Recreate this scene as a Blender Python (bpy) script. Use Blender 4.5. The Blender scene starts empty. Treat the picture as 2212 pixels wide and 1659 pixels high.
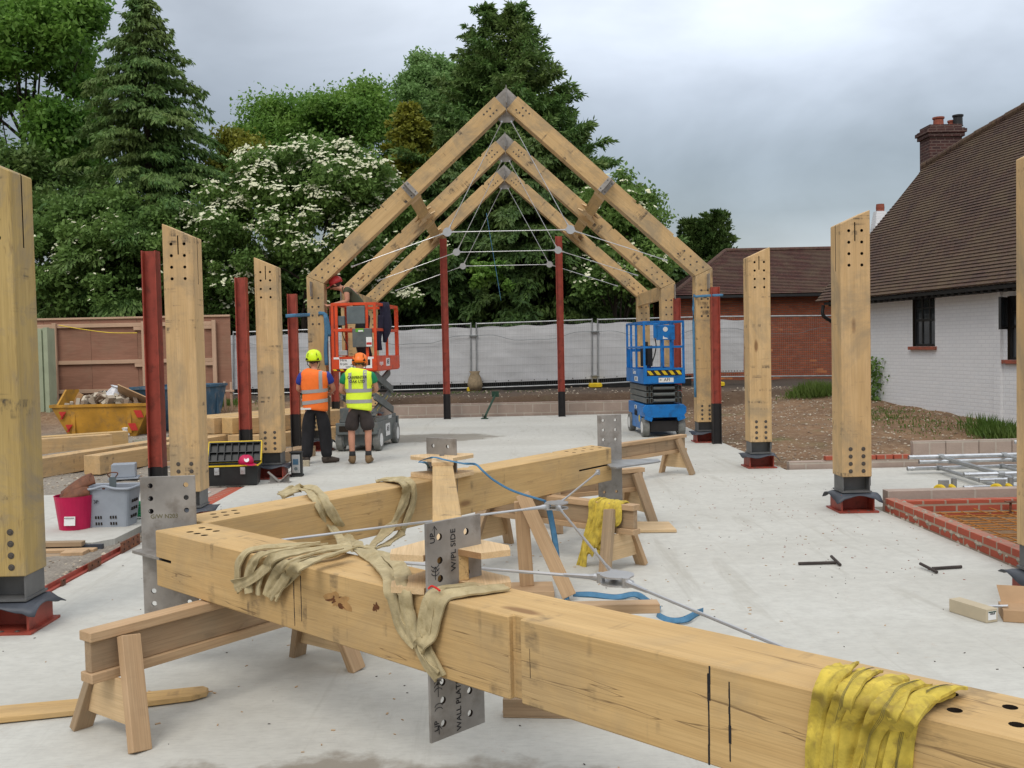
import bpy, bmesh, math, random
import numpy as np
from mathutils import Vector as VC, Matrix as MX
R = math.radians
rng = np.random.default_rng(7); random.seed(7)
sc = bpy.context.scene; COL = sc.collection

# ------------------------------------------------ camera (35 mm equivalent, eye height 1.75 m)
F = 2150.; CH = 1.75; TH = .021
YAW = math.atan(24.3/2150); PIT = math.atan(80/2150)
fw = VC((math.sin(YAW)*math.cos(PIT), math.cos(YAW)*math.cos(PIT), -math.sin(PIT)))
r0 = VC((math.cos(YAW), -math.sin(YAW), 0)); u0 = r0.cross(fw)
cr = r0*math.cos(TH)-u0*math.sin(TH); cu = u0*math.cos(TH)+r0*math.sin(TH)
CAM = VC((0, 0, CH))
cd = bpy.data.cameras.new('camera'); cam = bpy.data.objects.new('camera', cd); COL.objects.link(cam)
cam.matrix_world = MX(((cr.x, cu.x, -fw.x, 0), (cr.y, cu.y, -fw.y, 0), (cr.z, cu.z, -fw.z, CH), (0, 0, 0, 1)))
cd.sensor_width = 36; cd.lens = 36*F/2212; cd.clip_start = .05; cd.clip_end = 1500
sc.camera = cam
sc.view_settings.view_transform = 'Standard'; sc.view_settings.look = 'None'
sc.view_settings.exposure = 0.0; sc.view_settings.gamma = 1

# surveying helpers: sight lines from the viewpoint met with a level or an upright plane
def ray(x, y): return fw*F+cr*(x-1106)-cu*(y-829.5)
def G(x, y, z=0.): d = ray(x, y); return CAM+d*((z-CH)/d.z)
def VY(x, y, Y): d = ray(x, y); return CAM+d*(Y/d.y)
def onp(x, y, p, n, off=0.): d = ray(x, y); return CAM+d*(((p+n*off)-CAM).dot(n)/d.dot(n))

# ------------------------------------------------ node helper
class Gr:
    def __init__(s, nt): s.nt = nt; s.n = nt.nodes; s.l = nt.links
    def new(s, t, **k):
        n = s.n.new(t)
        for a, b in k.items(): setattr(n, a, b)
        return n
    def put(s, inp, v):
        if hasattr(v, 'is_output') or isinstance(v, bpy.types.NodeSocket): s.l.new(v, inp)
        else:
            try: inp.default_value = v
            except Exception: inp.default_value = tuple(v)+(1,) if len(v) == 3 else v
    def co(s, which='Object'): return s.new('ShaderNodeTexCoord').outputs[which]
    def pos(s): return s.new('ShaderNodeNewGeometry').outputs['Position']
    def island(s): return s.new('ShaderNodeNewGeometry').outputs['Random Per Island']
    def rnd(s): return s.new('ShaderNodeObjectInfo').outputs['Random']
    def mp(s, v, scale=(1, 1, 1), loc=(0, 0, 0), rot=(0, 0, 0)):
        n = s.new('ShaderNodeMapping'); s.put(n.inputs[0], v); n.inputs['Scale'].default_value = scale
        s.put(n.inputs['Location'], loc); n.inputs['Rotation'].default_value = rot; return n.outputs[0]
    def noise(s, v, sc_=1., det=4., ro=.55, dist=0.):
        n = s.new('ShaderNodeTexNoise'); s.put(n.inputs['Vector'], v); n.inputs['Scale'].default_value = sc_
        n.inputs['Detail'].default_value = det; n.inputs['Roughness'].default_value = ro; n.inputs['Distortion'].default_value = dist
        return n.outputs[0]
    def vor(s, v, sc_=1., out='Distance', rnd=1.):
        n = s.new('ShaderNodeTexVoronoi'); s.put(n.inputs['Vector'], v); n.inputs['Scale'].default_value = sc_
        n.inputs['Randomness'].default_value = rnd; return n.outputs[out]
    def ramp(s, f, pts, interp='LINEAR'):
        n = s.new('ShaderNodeValToRGB'); s.put(n.inputs[0], f); r = n.color_ramp; r.interpolation = interp
        while len(r.elements) < len(pts): r.elements.new(.5)
        for e, (p, c) in zip(r.elements, pts):
            e.position = p; e.color = (c, c, c, 1) if isinstance(c, (int, float)) else tuple(c)+(1,)
        return n.outputs[0]
    def mix(s, f, a, b, mode='MIX'):
        n = s.new('ShaderNodeMix', data_type='RGBA', blend_type=mode)
        s.put(n.inputs[0], f); s.put(n.inputs[6], a); s.put(n.inputs[7], b); return n.outputs[2]
    def m(s, op, a, b=0., c=None):
        n = s.new('ShaderNodeMath', operation=op); s.put(n.inputs[0], a); s.put(n.inputs[1], b)
        if c is not None: s.put(n.inputs[2], c)
        return n.outputs[0]
    def bump(s, h, st=.3, d=.01):
        n = s.new('ShaderNodeBump'); n.inputs['Strength'].default_value = st; n.inputs['Distance'].default_value = d
        s.put(n.inputs['Height'], h); return n.outputs[0]
def newmat(name):
    m = bpy.data.materials.new(name); m.use_nodes = True; g = Gr(m.node_tree)
    g.b = m.node_tree.nodes['Principled BSDF']; g.b.inputs['Roughness'].default_value = .7
    g.b.inputs['Specular IOR Level'].default_value = .35
    return m, g
def fin(g, col=None, rough=None, metal=None, bump=None):
    if col is not None: g.put(g.b.inputs['Base Color'], col)
    if rough is not None: g.put(g.b.inputs['Roughness'], rough)
    if metal is not None: g.put(g.b.inputs['Metallic'], metal)
    if bump is not None: g.put(g.b.inputs['Normal'], bump)
def S(r, g_, b):  # sRGB 0..255 -> linear
    return tuple(((c/255/12.92) if c/255 <= .04045 else ((c/255+.055)/1.055)**2.4) for c in (r, g_, b))
def sc3(c, k): return tuple(x*k for x in c)

def plain(name, c, rough=.6, metal=0., var=.25, scl=6., bump=.1, dirt=None):
    m, g = newmat(name); o = g.co(); o = g.mp(o, loc=(0, 0, 0))
    n = g.noise(o, scl, 5); n2 = g.noise(o, scl*9, 3)
    col = g.mix(g.ramp(n, [(.3, 0.), (.7, 1.)]), sc3(c, 1-var), sc3(c, 1+var*.5))
    if dirt: col = g.mix(g.m('MULTIPLY', g.ramp(g.noise(g.mp(o, loc=(5, 5, 5)), scl*1.7, 6, .65), [(.5, 0.), (.68, 1.)]), .75), col, dirt)
    fin(g, col, rough, metal, g.bump(n2, bump, .004)); return m

def woodmat(name, a, b, stain=.5, marks=.5, cracks=.6, knots=1., ply=False, rough=.75, gs=1.):
    m, g = newmat(name); o = g.co(); r = g.rnd()
    off = g.new('ShaderNodeCombineXYZ')
    g.put(off.inputs[0], g.m('MULTIPLY', r, 91.)); g.put(off.inputs[1], g.m('MULTIPLY', r, 37.)); g.put(off.inputs[2], g.m('MULTIPLY', r, 53.))
    v = g.new('ShaderNodeVectorMath', operation='ADD'); g.put(v.inputs[0], o); g.put(v.inputs[1], off.outputs[0]); v = v.outputs[0]
    big = g.noise(g.mp(v, (.9, 3, 3)), 1.2*gs, 4, .6, .6)
    gr = g.noise(g.mp(v, (.55, 15, 15)), 1.5*gs, 7, .62, .35)
    fine = g.noise(g.mp(v, (3, 160, 160)), 1, 3, .6)
    col = g.mix(g.ramp(gr, [(.3, 0.), (.72, 1.)]), b, a)
    col = g.mix(g.ramp(big, [(.35, .55), (.65, 0.)]), col, sc3(b, .86))
    col = g.mix(g.ramp(fine, [(.38, .3), (.55, 0.)]), col, sc3(b, .62))
    # knots with swirling halo
    kv = g.vor(g.mp(g.mp(v, (1, 1, 1)), (.75, 2.6, 2.6)), 1.25)
    kw = g.noise(v, 14, 3); kd = g.m('ADD', kv, g.m('MULTIPLY', kw, .05))
    if knots: col = g.mix(g.m('MULTIPLY', g.ramp(kd, [(.075, 1.), (.13, 0.)]), .8*knots), col, (.16, .07, .025))
    # grey-green weather stain patches
    st = g.noise(g.mp(v, (1.3, 1.6, 1.6), (9, 2, 4)), 1.1, 6, .7, .5)
    col = g.mix(g.m('MULTIPLY', g.ramp(st, [(.47, 0.), (.64, 1.)]), stain), col, sc3((.27, .215, .14), 1.))
    # dark bruises left by stacking battens, lying across the grain
    t1 = g.noise(g.mp(v, (9, .5, .5), (3, 8, 1)), 1., 3, .6, .25)
    t2 = g.noise(g.mp(v, (2, 5, 5), (1, 3, 7)), 1.6, 5, .7)
    tm = g.m('MULTIPLY', g.ramp(t1, [(.565, 0.), (.63, 1.)]), g.ramp(t2, [(.50, 0.), (.64, 1.)]))
    col = g.mix(g.m('MULTIPLY', tm, marks), col, (.045, .04, .035))
    # drying shakes
    c1 = g.noise(g.mp(v, (.7, 15, 15), (4, 4, 4)), 1., 3, .5, .15)
    cm = g.m('MULTIPLY', g.ramp(g.m('ABSOLUTE', g.m('SUBTRACT', c1, .5)), [(.0015, 1.), (.006, 0.)]), g.ramp(g.noise(g.mp(v, (1.1, 9, 9)), 1., 2), [(.52, 0.), (.6, 1.)]))
    col = g.mix(g.m('MULTIPLY', cm, cracks), col, (.13, .075, .035))
    h = g.m('SUBTRACT', g.m('ADD', gr, g.m('MULTIPLY', fine, .4)), g.m('MULTIPLY', cm, 1.5))
    fin(g, col, rough, None, g.bump(h, .35, .004)); return m

OAKL = (.67, .46, .24); OAKD = (.54, .35, .16)
M = {}
M['oak'] = woodmat('oak', OAKL, OAKD, .62, .85, .4)
M['oak_clean'] = woodmat('oak clean', (.66, .45, .205), (.53, .34, .14), .3, .55, .75, .9)
M['oak_frame'] = woodmat('oak frame', (.66, .455, .225), (.53, .345, .155), .75, .95, .4)
M['oak_post'] = woodmat('oak post', (.53, .385, .155), (.41, .285, .10), 1., .9, .4)
M['pine'] = woodmat('pine', (.60, .42, .25), (.46, .295, .16), .15, .15, .15, .9, gs=1.8)
M['pine_old'] = woodmat('pine weathered', (.47, .33, .20), (.32, .215, .125), .5, .3, .3, 1., gs=1.8)
M['ply'] = woodmat('plywood', (.72, .53, .31), (.62, .43, .23), .12, .05, 0., .3, gs=2.2)
M['plyedge'] = woodmat('plywood edge', (.50, .30, .14), (.36, .2, .09), .1, 0., .2, 0.)
M['pale'] = woodmat('pale batten', (.62, .42, .30), (.52, .34, .22), .2, .1, .1, .5)
M['tropply'] = woodmat('hoarding ply', (.37, .19, .125), (.28, .135, .085), .18, .1, .1, .2, gs=2.)
M['dark'] = plain('dark hole', (.022, .014, .008), .9)
M['ink'] = plain('marker ink', (.015, .015, .018), .8)
M['red'] = plain('red oxide paint', (.33, .06, .038), .5, 0, .22, 5, .1, (.13, .03, .02))
M['black'] = plain('bitumen paint', (.02, .018, .018), .6, 0, .3)
M['rust'] = plain('rusty steel', (.15, .06, .035), .85, 0, .4, 12, .4, (.3, .10, .03))
M['rebar'] = plain('rebar', (.42, .17, .035), .85, 0, .35, 20, .3)
M['rebar_dark'] = plain('dark rod', (.05, .04, .035), .8, 0, .3, 20, .3)
M['mill'] = plain('mill steel', (.34, .32, .295), .5, .35, .35, 4, .12, (.18, .155, .13))
M['galv'] = plain('galvanised steel', (.36, .37, .37), .42, .6, .25, 8, .1)
M['boltsteel'] = plain('bolt steel', (.11, .095, .08), .5, .4, .3)
M['shoe'] = plain('grey shoe steel', (.15, .15, .148), .5, .35, .25, 6, .1)
M['stainless'] = plain('stainless rod', (.52, .52, .52), .32, .7, .1, 8, .02)
M['alu'] = plain('aluminium tube', (.62, .63, .64), .3, .85, .25, 10, .1)
M['dpc'] = plain('damp proof membrane', (.055, .062, .075), .5, 0, .3)
M['blue'] = plain('blue lift paint', (.01, .17, .50), .4, 0, .2, 4, .05, (.02, .07, .18))
M['orange'] = plain('orange lift paint', (.68, .075, .02), .4, 0, .2, 4, .05, (.35, .06, .03))
M['greypaint'] = plain('grey lift paint', (.115, .13, .128), .45, 0, .3, 6, .1, (.16, .15, .13))
M['greypanel'] = plain('grey control box', (.12, .145, .15), .5)
M['rubber'] = plain('grey rubber', (.20, .20, .185), .85, 0, .3, 12, .3)
M['blackrub'] = plain('black rubber', (.025, .025, .025), .8)
M['white'] = plain('white paint', (.75, .75, .73), .5, 0, .1)
M['yellow'] = plain('yellow paint', (.72, .50, .02), .5, 0, .2)
M['khaki'] = plain('khaki webbing', (.45, .37, .21), .9, 0, .25, 14, .5, (.33, .26, .13))
M['slingy'] = plain('yellow webbing', (.60, .455, .07), .9, 0, .4, 14, .5, (.30, .21, .05))
M['bluestrap'] = plain('blue webbing', (.075, .20, .33), .8, 0, .2, 20, .3)
M['knotbrown'] = plain('brown knot', (.15, .055, .018), .8, 0, .6, 40)
M['knothalo'] = plain('knot halo', (.42, .24, .09), .8, 0, .3, 30)
M['stitch'] = plain('stitching', (.16, .14, .06), .9)
M['redstr'] = plain('red string', (.6, .03, .02), .8)
M['card'] = plain('cardboard', (.42, .27, .15), .85, 0, .15)
M['cardpale'] = plain('pale cardboard', (.47, .40, .28), .85, 0, .1)
M['pink'] = plain('pink plastic', (.48, .008, .07), .45, 0, .12)
M['greyplas'] = plain('grey plastic', (.30, .33, .37), .5, 0, .1)
M['leather'] = plain('brown leather', (.17, .065, .03), .6, 0, .4, 20, .4)
M['greenhose'] = plain('green rope', (.03, .30, .12), .6, 0, .3, 30, .4)
M['blackplas'] = plain('black plastic', (.022, .024, .024), .45, 0, .3, 8, .1)
M['skin'] = plain('skin', (.52, .25, .16), .55, 0, .12, 8, .05)
M['hivis_o'] = plain('hi-vis orange', (1.0, .20, .03), .7, 0, .12, 7, .3)
M['hivis_y'] = plain('hi-vis yellow', (.80, 1.0, .05), .7, 0, .12, 7, .3)
M['reflect'] = plain('reflective tape', (.36, .35, .34), .5, 0, .1)
M['helm_y'] = plain('helmet yellow', (.70, .92, .02), .35, 0, .06)
M['helm_o'] = plain('helmet orange', (.90, .19, .02), .35, 0, .06)
M['helm_r'] = plain('helmet red', (.55, .045, .045), .4, 0, .1)
M['trouser'] = plain('black trousers', (.018, .017, .019), .85, 0, .4, 9, .5)
M['shorts'] = plain('brown shorts', (.045, .035, .032), .85, 0, .35, 9, .5)
M['tshirt_g'] = plain('green t-shirt', (.012, .22, .09), .8, 0, .25, 9, .4)
M['tshirt_b'] = plain('blue t-shirt', (.03, .05, .30), .8, 0, .25, 9, .4)
M['tshirt_ol'] = plain('olive t-shirt', (.065, .07, .04), .85, 0, .3, 9, .4)
M['navy'] = plain('navy jacket', (.018, .016, .035), .85, 0, .35, 12, .5)
M['boot'] = plain('tan boot', (.20, .125, .06), .75, 0, .3)
M['bootd'] = plain('dark boot', (.06, .045, .035), .75, 0, .3)
M['hair'] = plain('hair', (.05, .03, .02), .8, 0, .3)
M['skipy'] = plain('skip yellow', (.46, .23, .025), .6, 0, .35, 2.5, .2, (.22, .13, .05))
M['skipb'] = plain('skip blue', (.05, .12, .19), .6, 0, .35, 3, .2, (.2, .2, .2))
M['signred'] = plain('red marking', (.55, .04, .03), .6)
M['green'] = plain('green prop', (.02, .06, .035), .6, 0, .3)
M['contgreen'] = plain('pale green container', (.33, .37, .25), .6, 0, .15, 3)
M['hessian'] = plain('hessian sack', (.30, .23, .14), .9, 0, .3, 15, .5)
M['iron'] = plain('black iron', (.02, .02, .02), .5)
M['limegreen'] = plain('green label', (.12, .4, .04), .6)
M['clay'] = plain('clay pot', (.32, .09, .055), .8, 0, .3, 6, .2, (.14, .07, .05))
M['mortar'] = plain('mortar', (.33, .29, .23), .9, 0, .25, 15, .5)
M['polythene'] = plain('polythene', (.6, .6, .62), .3, 0, .3, 12, .5)

# concrete slab
def mat_concrete():
    m, g = newmat('slab concrete'); p = g.pos()
    n1 = g.noise(g.mp(p, (.35, .9, 1)), 1., 6, .6, .4); n2 = g.noise(p, 9, 6, .65); n3 = g.noise(g.mp(p, (14, 60, 1), rot=(0, 0, .15)), 1., 3, .6)
    n4 = g.noise(p, 160, 2)
    col = g.mix(g.ramp(n1, [(.3, 0.), (.7, 1.)]), (.46, .45, .40), (.555, .55, .50))
    col = g.mix(g.ramp(n2, [(.35, .35), (.6, 0.)]), col, (.37, .36, .325))
    col = g.mix(g.ramp(n3, [(.3, .3), (.5, 0.)]), col, (.33, .32, .29))
    # crumbs, rust flecks, sawdust blotches
    col = g.mix(g.m('MULTIPLY', g.ramp(g.noise(g.mp(p, (1, 2.2, 1)), 4.5, 7, .75), [(.64, 0.), (.72, 1.)]), .5), col, (.42, .30, .19))
    col = g.mix(g.m('MULTIPLY', g.ramp(g.noise(p, 55, 5, .8), [(.66, 0.), (.71, 1.)]), .55), col, (.16, .14, .12))
    tr = g.noise(g.mp(p, (3.5, .35, 1), rot=(0, 0, -.5)), 1., 5, .7, .8)
    col = g.mix(g.ramp(tr, [(.56, 0.), (.70, .45)]), col, (.33, .31, .26))
    f1 = g.m('MULTIPLY', g.ramp(g.noise(g.mp(p, (1, 2.5, 1), (7, 3, 0)), 26, 4, .8), [(.62, 0.), (.66, 1.)]), g.ramp(g.noise(p, 1.1, 4, .6), [(.50, 0.), (.66, 1.)]))
    col = g.mix(g.m('MULTIPLY', f1, .8), col, (.36, .17, .08))
    # two damp patches on the slab
    def patch(cx, cy, sx, sy):
        q = g.mp(p, (1/sx, 1/sy, 0), (-cx/sx, -cy/sy, 0)); l = g.new('ShaderNodeVectorMath', operation='LENGTH'); g.put(l.inputs[0], q)
        return g.ramp(g.m('ADD', l.outputs['Value'], g.m('MULTIPLY', g.m('SUBTRACT', g.noise(p, 3.2, 5, .6), .5), .9)), [(.86, 1.), (1.0, 0.)])
    w = g.m('MAXIMUM', patch(-.75, 3.42, 1.75, .86), g.m('MULTIPLY', patch(-1.5, 19.5, 1.5, .95), .9))
    col = g.mix(g.m('MULTIPLY', w, .8), col, (.215, .185, .14))
    fin(g, col, g.ramp(w, [(0., .85), (1., .45)]), None, g.bump(g.m('ADD', n4, g.m('MULTIPLY', n3, .6)), .22, .004)); return m
M['concrete'] = mat_concrete()
def mat_ground():
    m, g = newmat('site soil'); p = g.pos(); sx = g.new('ShaderNodeSeparateXYZ'); g.put(sx.inputs[0], p)
    n1 = g.noise(p, .8, 6, .6, .5); n2 = g.noise(p, 7, 7, .7); n3 = g.noise(p, 40, 4, .7)
    soil = g.mix(g.ramp(n1, [(.35, 0.), (.65, 1.)]), (.105, .058, .032), (.20, .11, .055))
    soil = g.mix(g.ramp(n2, [(.4, 0.), (.7, .7)]), soil, (.30, .21, .12))
    grav = g.mix(g.ramp(n2, [(.3, 0.), (.7, 1.)]), (.24, .21, .17), (.36, .32, .26))
    grav = g.mix(g.ramp(n3, [(.35, .6), (.6, 0.)]), grav, (.12, .10, .085))
    left = g.ramp(g.m('ADD', sx.outputs[0], g.m('MULTIPLY', n1, .8)), [(0., 1.), (.01, 0.)])
    lw = g.m('MULTIPLY', left, g.ramp(g.m('MULTIPLY', sx.outputs[1], .04), [(.86, 1.), (.96, 0.)]))
    col = g.mix(lw, soil, grav)
    v = g.vor(p, 16, 'Distance'); vr = g.vor(p, 16, 'Color')
    sp = g.m('MULTIPLY', g.ramp(v, [(.2, 1.), (.3, 0.)]), g.ramp(vr, [(.5, 0.), (.6, 1.)]))
    msk = g.ramp(g.noise(p, .9, 4, .6), [(.4, .15), (.6, 1.)])
    col = g.mix(g.m('MULTIPLY', sp, msk), col, (.42, .36, .27))
    gm = g.ramp(g.noise(g.mp(p, loc=(3, 3, 0)), .7, 6, .7), [(.57, 0.), (.7, .8)])
    far = g.ramp(g.m('MULTIPLY', sx.outputs[1], .02), [(.5, 0.), (.56, 1.)])
    col = g.mix(g.m('MULTIPLY', gm, g.ramp(g.m('MULTIPLY', sx.outputs[1], .05), [(.72, 0.), (.95, 1.)])), col, (.09, .12, .035))
    col = g.mix(far, col, (.05, .05, .042))
    bank = g.ramp(g.m('MULTIPLY', sx.outputs[1], .02), [(.502, 0.), (.508, .65)]); col = g.mix(bank, col, (.07, .045, .03))
    fin(g, col, .95, None, g.bump(g.m('ADD', n2, g.m('MULTIPLY', n3, .5)), .8, .03)); return m
M['ground'] = mat_ground()
def mat_brick(name, c1, c2, mortar, bw=.225, rh=.075, ms=.011, noise=.5, bump=.4, axis='xz', white=False, odd=None):
    m, g = newmat(name); o = g.co(); s = g.new('ShaderNodeSeparateXYZ'); g.put(s.inputs[0], o)
    cb = g.new('ShaderNodeCombineXYZ'); ix = {'x': 0, 'y': 1, 'z': 2}
    g.put(cb.inputs[0], g.m('ADD', s.outputs[ix[axis[0]]], s.outputs[ix['y']]) if axis == 'xz' else s.outputs[ix[axis[0]]]); g.put(cb.inputs[1], s.outputs[ix[axis[1]]])
    b = g.new('ShaderNodeTexBrick'); g.put(b.inputs['Vector'], cb.outputs[0])
    b.inputs['Scale'].default_value = 1; b.inputs['Brick Width'].default_value = bw; b.inputs['Row Height'].default_value = rh
    b.inputs['Mortar Size'].default_value = ms; b.inputs['Mortar Smooth'].default_value = .2; b.inputs['Bias'].default_value = 0
    g.put(b.inputs['Color1'], c1); g.put(b.inputs['Color2'], c2); g.put(b.inputs['Mortar'], mortar)
    n = g.noise(o, 3, 6, .65); col = g.mix(g.ramp(n, [(.35, noise), (.65, 0.)]), b.outputs[0], sc3(c1, .45) if not white else sc3(c1, .8))
    if odd: 
        fl = g.new('ShaderNodeTexBrick'); g.put(fl.inputs['Vector'], cb.outputs[0]); fl.inputs['Scale'].default_value = 1
        for k, q in (('Brick Width', bw), ('Row Height', rh), ('Mortar Size', 0.), ('Bias', -.0)): fl.inputs[k].default_value = q
        g.put(fl.inputs['Color1'], (0, 0, 0)); g.put(fl.inputs['Color2'], (1, 1, 1)); 
        om = g.m('MULTIPLY', g.ramp(fl.outputs[0], [(.90, 0.), (.95, 1.)]), g.ramp(g.noise(o, .6, 3), [(.45, 0.), (.6, 1.)]))
        col = g.mix(om, col, odd)
    h = g.m('SUBTRACT', g.noise(o, 30, 3), g.m('MULTIPLY', b.outputs['Fac'], 1.3))
    fin(g, col, .85, None, g.bump(h, bump, .008)); return m
M['redbrick'] = mat_brick('red brick', (.36, .095, .04), (.24, .06, .03), (.15, .10, .07), odd=(.55, .20, .07))
M['newbrick'] = mat_brick('new red brick', (.40, .09, .05), (.33, .07, .04), (.34, .27, .2), noise=.25)
M['whitebrick'] = mat_brick('white painted brick', (.74, .745, .75), (.71, .72, .73), (.655, .66, .675), white=True, noise=.25, bump=.28)
M['block'] = mat_brick('concrete block', (.41, .32, .265), (.35, .27, .22), (.47, .41, .34), bw=.45, rh=.225, ms=.012, noise=.35)
M['chimbrick'] = mat_brick('sooty brick', (.10, .04, .033), (.05, .025, .025), (.17, .12, .10))
def mat_tile(name, c1, c2, c3):
    m, g = newmat(name); o = g.co()
    b = g.new('ShaderNodeTexBrick'); g.put(b.inputs['Vector'], o); b.inputs['Scale'].default_value = 1
    for k, q in (('Brick Width', .17), ('Row Height', .1), ('Mortar Size', .006), ('Bias', 0.)): b.inputs[k].default_value = q
    g.put(b.inputs['Color1'], c1); g.put(b.inputs['Color2'], c2); g.put(b.inputs['Mortar'], sc3(c1, .3))
    n = g.noise(o, 1.1, 6, .7, .5); n2 = g.noise(o, 14, 4, .7)
    col = g.mix(g.ramp(n, [(.42, 0.), (.62, .8)]), b.outputs[0], c3)
    col = g.mix(g.ramp(n2, [(.55, 0.), (.72, .5)]), col, (.17, .14, .06))
    fin(g, col, .9, None, g.bump(g.m('SUBTRACT', n2, b.outputs['Fac']), .5, .01)); return m
M['tile'] = mat_tile('clay tiles', (.098, .056, .040), (.064, .038, .031), (.105, .072, .042))
M['tile2'] = mat_tile('red clay tiles', (.105, .042, .034), (.07, .032, .028), (.10, .068, .045))
def mat_leaf(name, a, b, c, tr=.35):
    m, g = newmat(name); p = g.pos(); i = g.island(); n = g.noise(p, .55, 3, .6)
    col = g.mix(g.ramp(i, [(0., 0.), (1., 1.)]), a, b); col = g.mix(g.ramp(n, [(.42, 0.), (.62, .8)]), col, c)
    fin(g, col, .6, None); g.b.inputs['Specular IOR Level'].default_value = .25
    t = g.new('ShaderNodeBsdfTranslucent'); g.put(t.inputs[0], g.mix(.5, col, sc3(b, 1.6)))
    mx = g.new('ShaderNodeMixShader'); mx.inputs[0].default_value = tr
    out = m.node_tree.nodes['Material Output']; g.l.new(g.b.outputs[0], mx.inputs[1]); g.l.new(t.outputs[0], mx.inputs[2]); g.l.new(mx.outputs[0], out.inputs[0]); return m
M['leaf_oak'] = mat_leaf('leaf mid', (.055, .135, .022), (.13, .26, .045), (.19, .32, .055))
M['leaf_pale'] = mat_leaf('leaf pale', (.13, .23, .065), (.22, .36, .12), (.18, .28, .09))
M['leaf_mid'] = mat_leaf('leaf bright', (.08, .17, .032), (.15, .28, .05), (.20, .32, .06))
M['leaf_elder'] = mat_leaf('leaf elder', (.08, .15, .032), (.15, .25, .065), (.18, .28, .065))
M['leaf_con'] = mat_leaf('leaf conifer', (.055, .12, .03), (.12, .215, .05), (.15, .20, .055), .2)
M['leaf_dark'] = mat_leaf('leaf dark conifer', (.032, .07, .018), (.075, .135, .03), (.10, .15, .035), .15)
M['leaf_gold'] = mat_leaf('leaf gold', (.14, .165, .02), (.28, .27, .035), (.17, .19, .03), .25)
M['grassm'] = mat_leaf('grass', (.05, .10, .015), (.10, .17, .03), (.12, .16, .04), .3)
M['flower'] = plain('blossom', (.66, .66, .46), .8, 0, .25)
M['bark'] = plain('bark', (.055, .042, .03), .95, 0, .4, 12, .6)
def mat_sheet():
    m, g = newmat('fence sheeting'); o = g.co()
    s = g.new('ShaderNodeSeparateXYZ'); g.put(s.inputs[0], o)
    n = g.noise(o, 1.3, 5, .6, .4)
    w = g.m('ABSOLUTE', g.m('SUBTRACT', g.m('FRACT', g.m('MULTIPLY', s.outputs[0], 26.)), .5))
    h = g.m('ABSOLUTE', g.m('SUBTRACT', g.m('FRACT', g.m('MULTIPLY', s.outputs[2], 4.5)), .5))
    col = g.mix(g.ramp(n, [(.3, 0.), (.7, 1.)]), (.52, .525, .53), (.60, .605, .61))
    col = g.mix(g.ramp(w, [(.08, .3), (.2, 0.)]), col, (.25, .25, .26)); col = g.mix(g.ramp(h, [(.02, .25), (.05, 0.)]), col, (.25, .25, .26))
    fin(g, col, .55, None, g.bump(n, .25, .08)); return m
M['sheet'] = mat_sheet()
def mat_glass():
    m, g = newmat('window glass'); fin(g, (.03, .035, .04), .06); g.b.inputs['Specular IOR Level'].default_value = .8; return m
M['glass'] = mat_glass()

# ------------------------------------------------ world: overcast, cloud decks in the sky shader
wd = bpy.data.worlds.new('World'); sc.world = wd; wd.use_nodes = True
g = Gr(wd.node_tree); bg = wd.node_tree.nodes['Background']
sky = g.new('ShaderNodeTexSky', sky_type='NISHITA', sun_disc=False)
SUN_EL, SUN_AZ = R(52), R(205)     # azimuth clockwise from +Y
sky.sun_elevation = SUN_EL; sky.sun_rotation = SUN_AZ; sky.air_density = 1.5; sky.dust_density = 3
dv = g.co('Generated'); sx = g.new('ShaderNodeSeparateXYZ'); g.put(sx.inputs[0], dv)
el = sx.outputs[2]
n1 = g.noise(g.mp(dv, (1.8, 1.8, 3.6), (0, 0, .3)), 1.3, 5, .55, .5); n2 = g.noise(g.mp(dv, (3, 3, 6)), 1.5, 6, .5, .4)
base = g.ramp(el, [(0., (.47, .51, .56)), (.07, (.36, .40, .45)), (.125, (.215, .25, .30)), (.17, (.25, .285, .34)), (.24, (.43, .465, .535)), (.34, (.76, .80, .87)), (.5, (1.0, 1.03, 1.08)), (1., (1.25, 1.27, 1.3))])
cl = g.ramp(g.m('ADD', g.m('MULTIPLY', n1, .65), g.m('MULTIPLY', n2, .35)), [(.36, .70), (.64, 1.26)])
col = g.mix(1., base, cl, 'MULTIPLY')
# brighter towards the right (thinner cloud), heavier to the left
sidef = g.ramp(g.m('ADD', g.m('MULTIPLY', sx.outputs[0], .9), .5), [(.25, .64), (.72, 1.12)])
col = g.mix(1., col, sidef, 'MULTIPLY')
sk = g.mix(1., sky.outputs[0], (.04, .04, .04), 'MULTIPLY')
col = g.mix(1., col, sk, 'ADD')
g.put(bg.inputs[0], col); bg.inputs[1].default_value = 1.0
sd = bpy.data.lights.new('sun', 'SUN'); sd.energy = 1.2; sd.angle = R(25); sd.color = (1, .96, .9)
so = bpy.data.objects.new('sun', sd); COL.objects.link(so)
so.rotation_euler = VC((math.sin(SUN_AZ)*math.cos(SUN_EL), math.cos(SUN_AZ)*math.cos(SUN_EL), math.sin(SUN_EL))).to_track_quat('Z', 'Y').to_euler()
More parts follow.
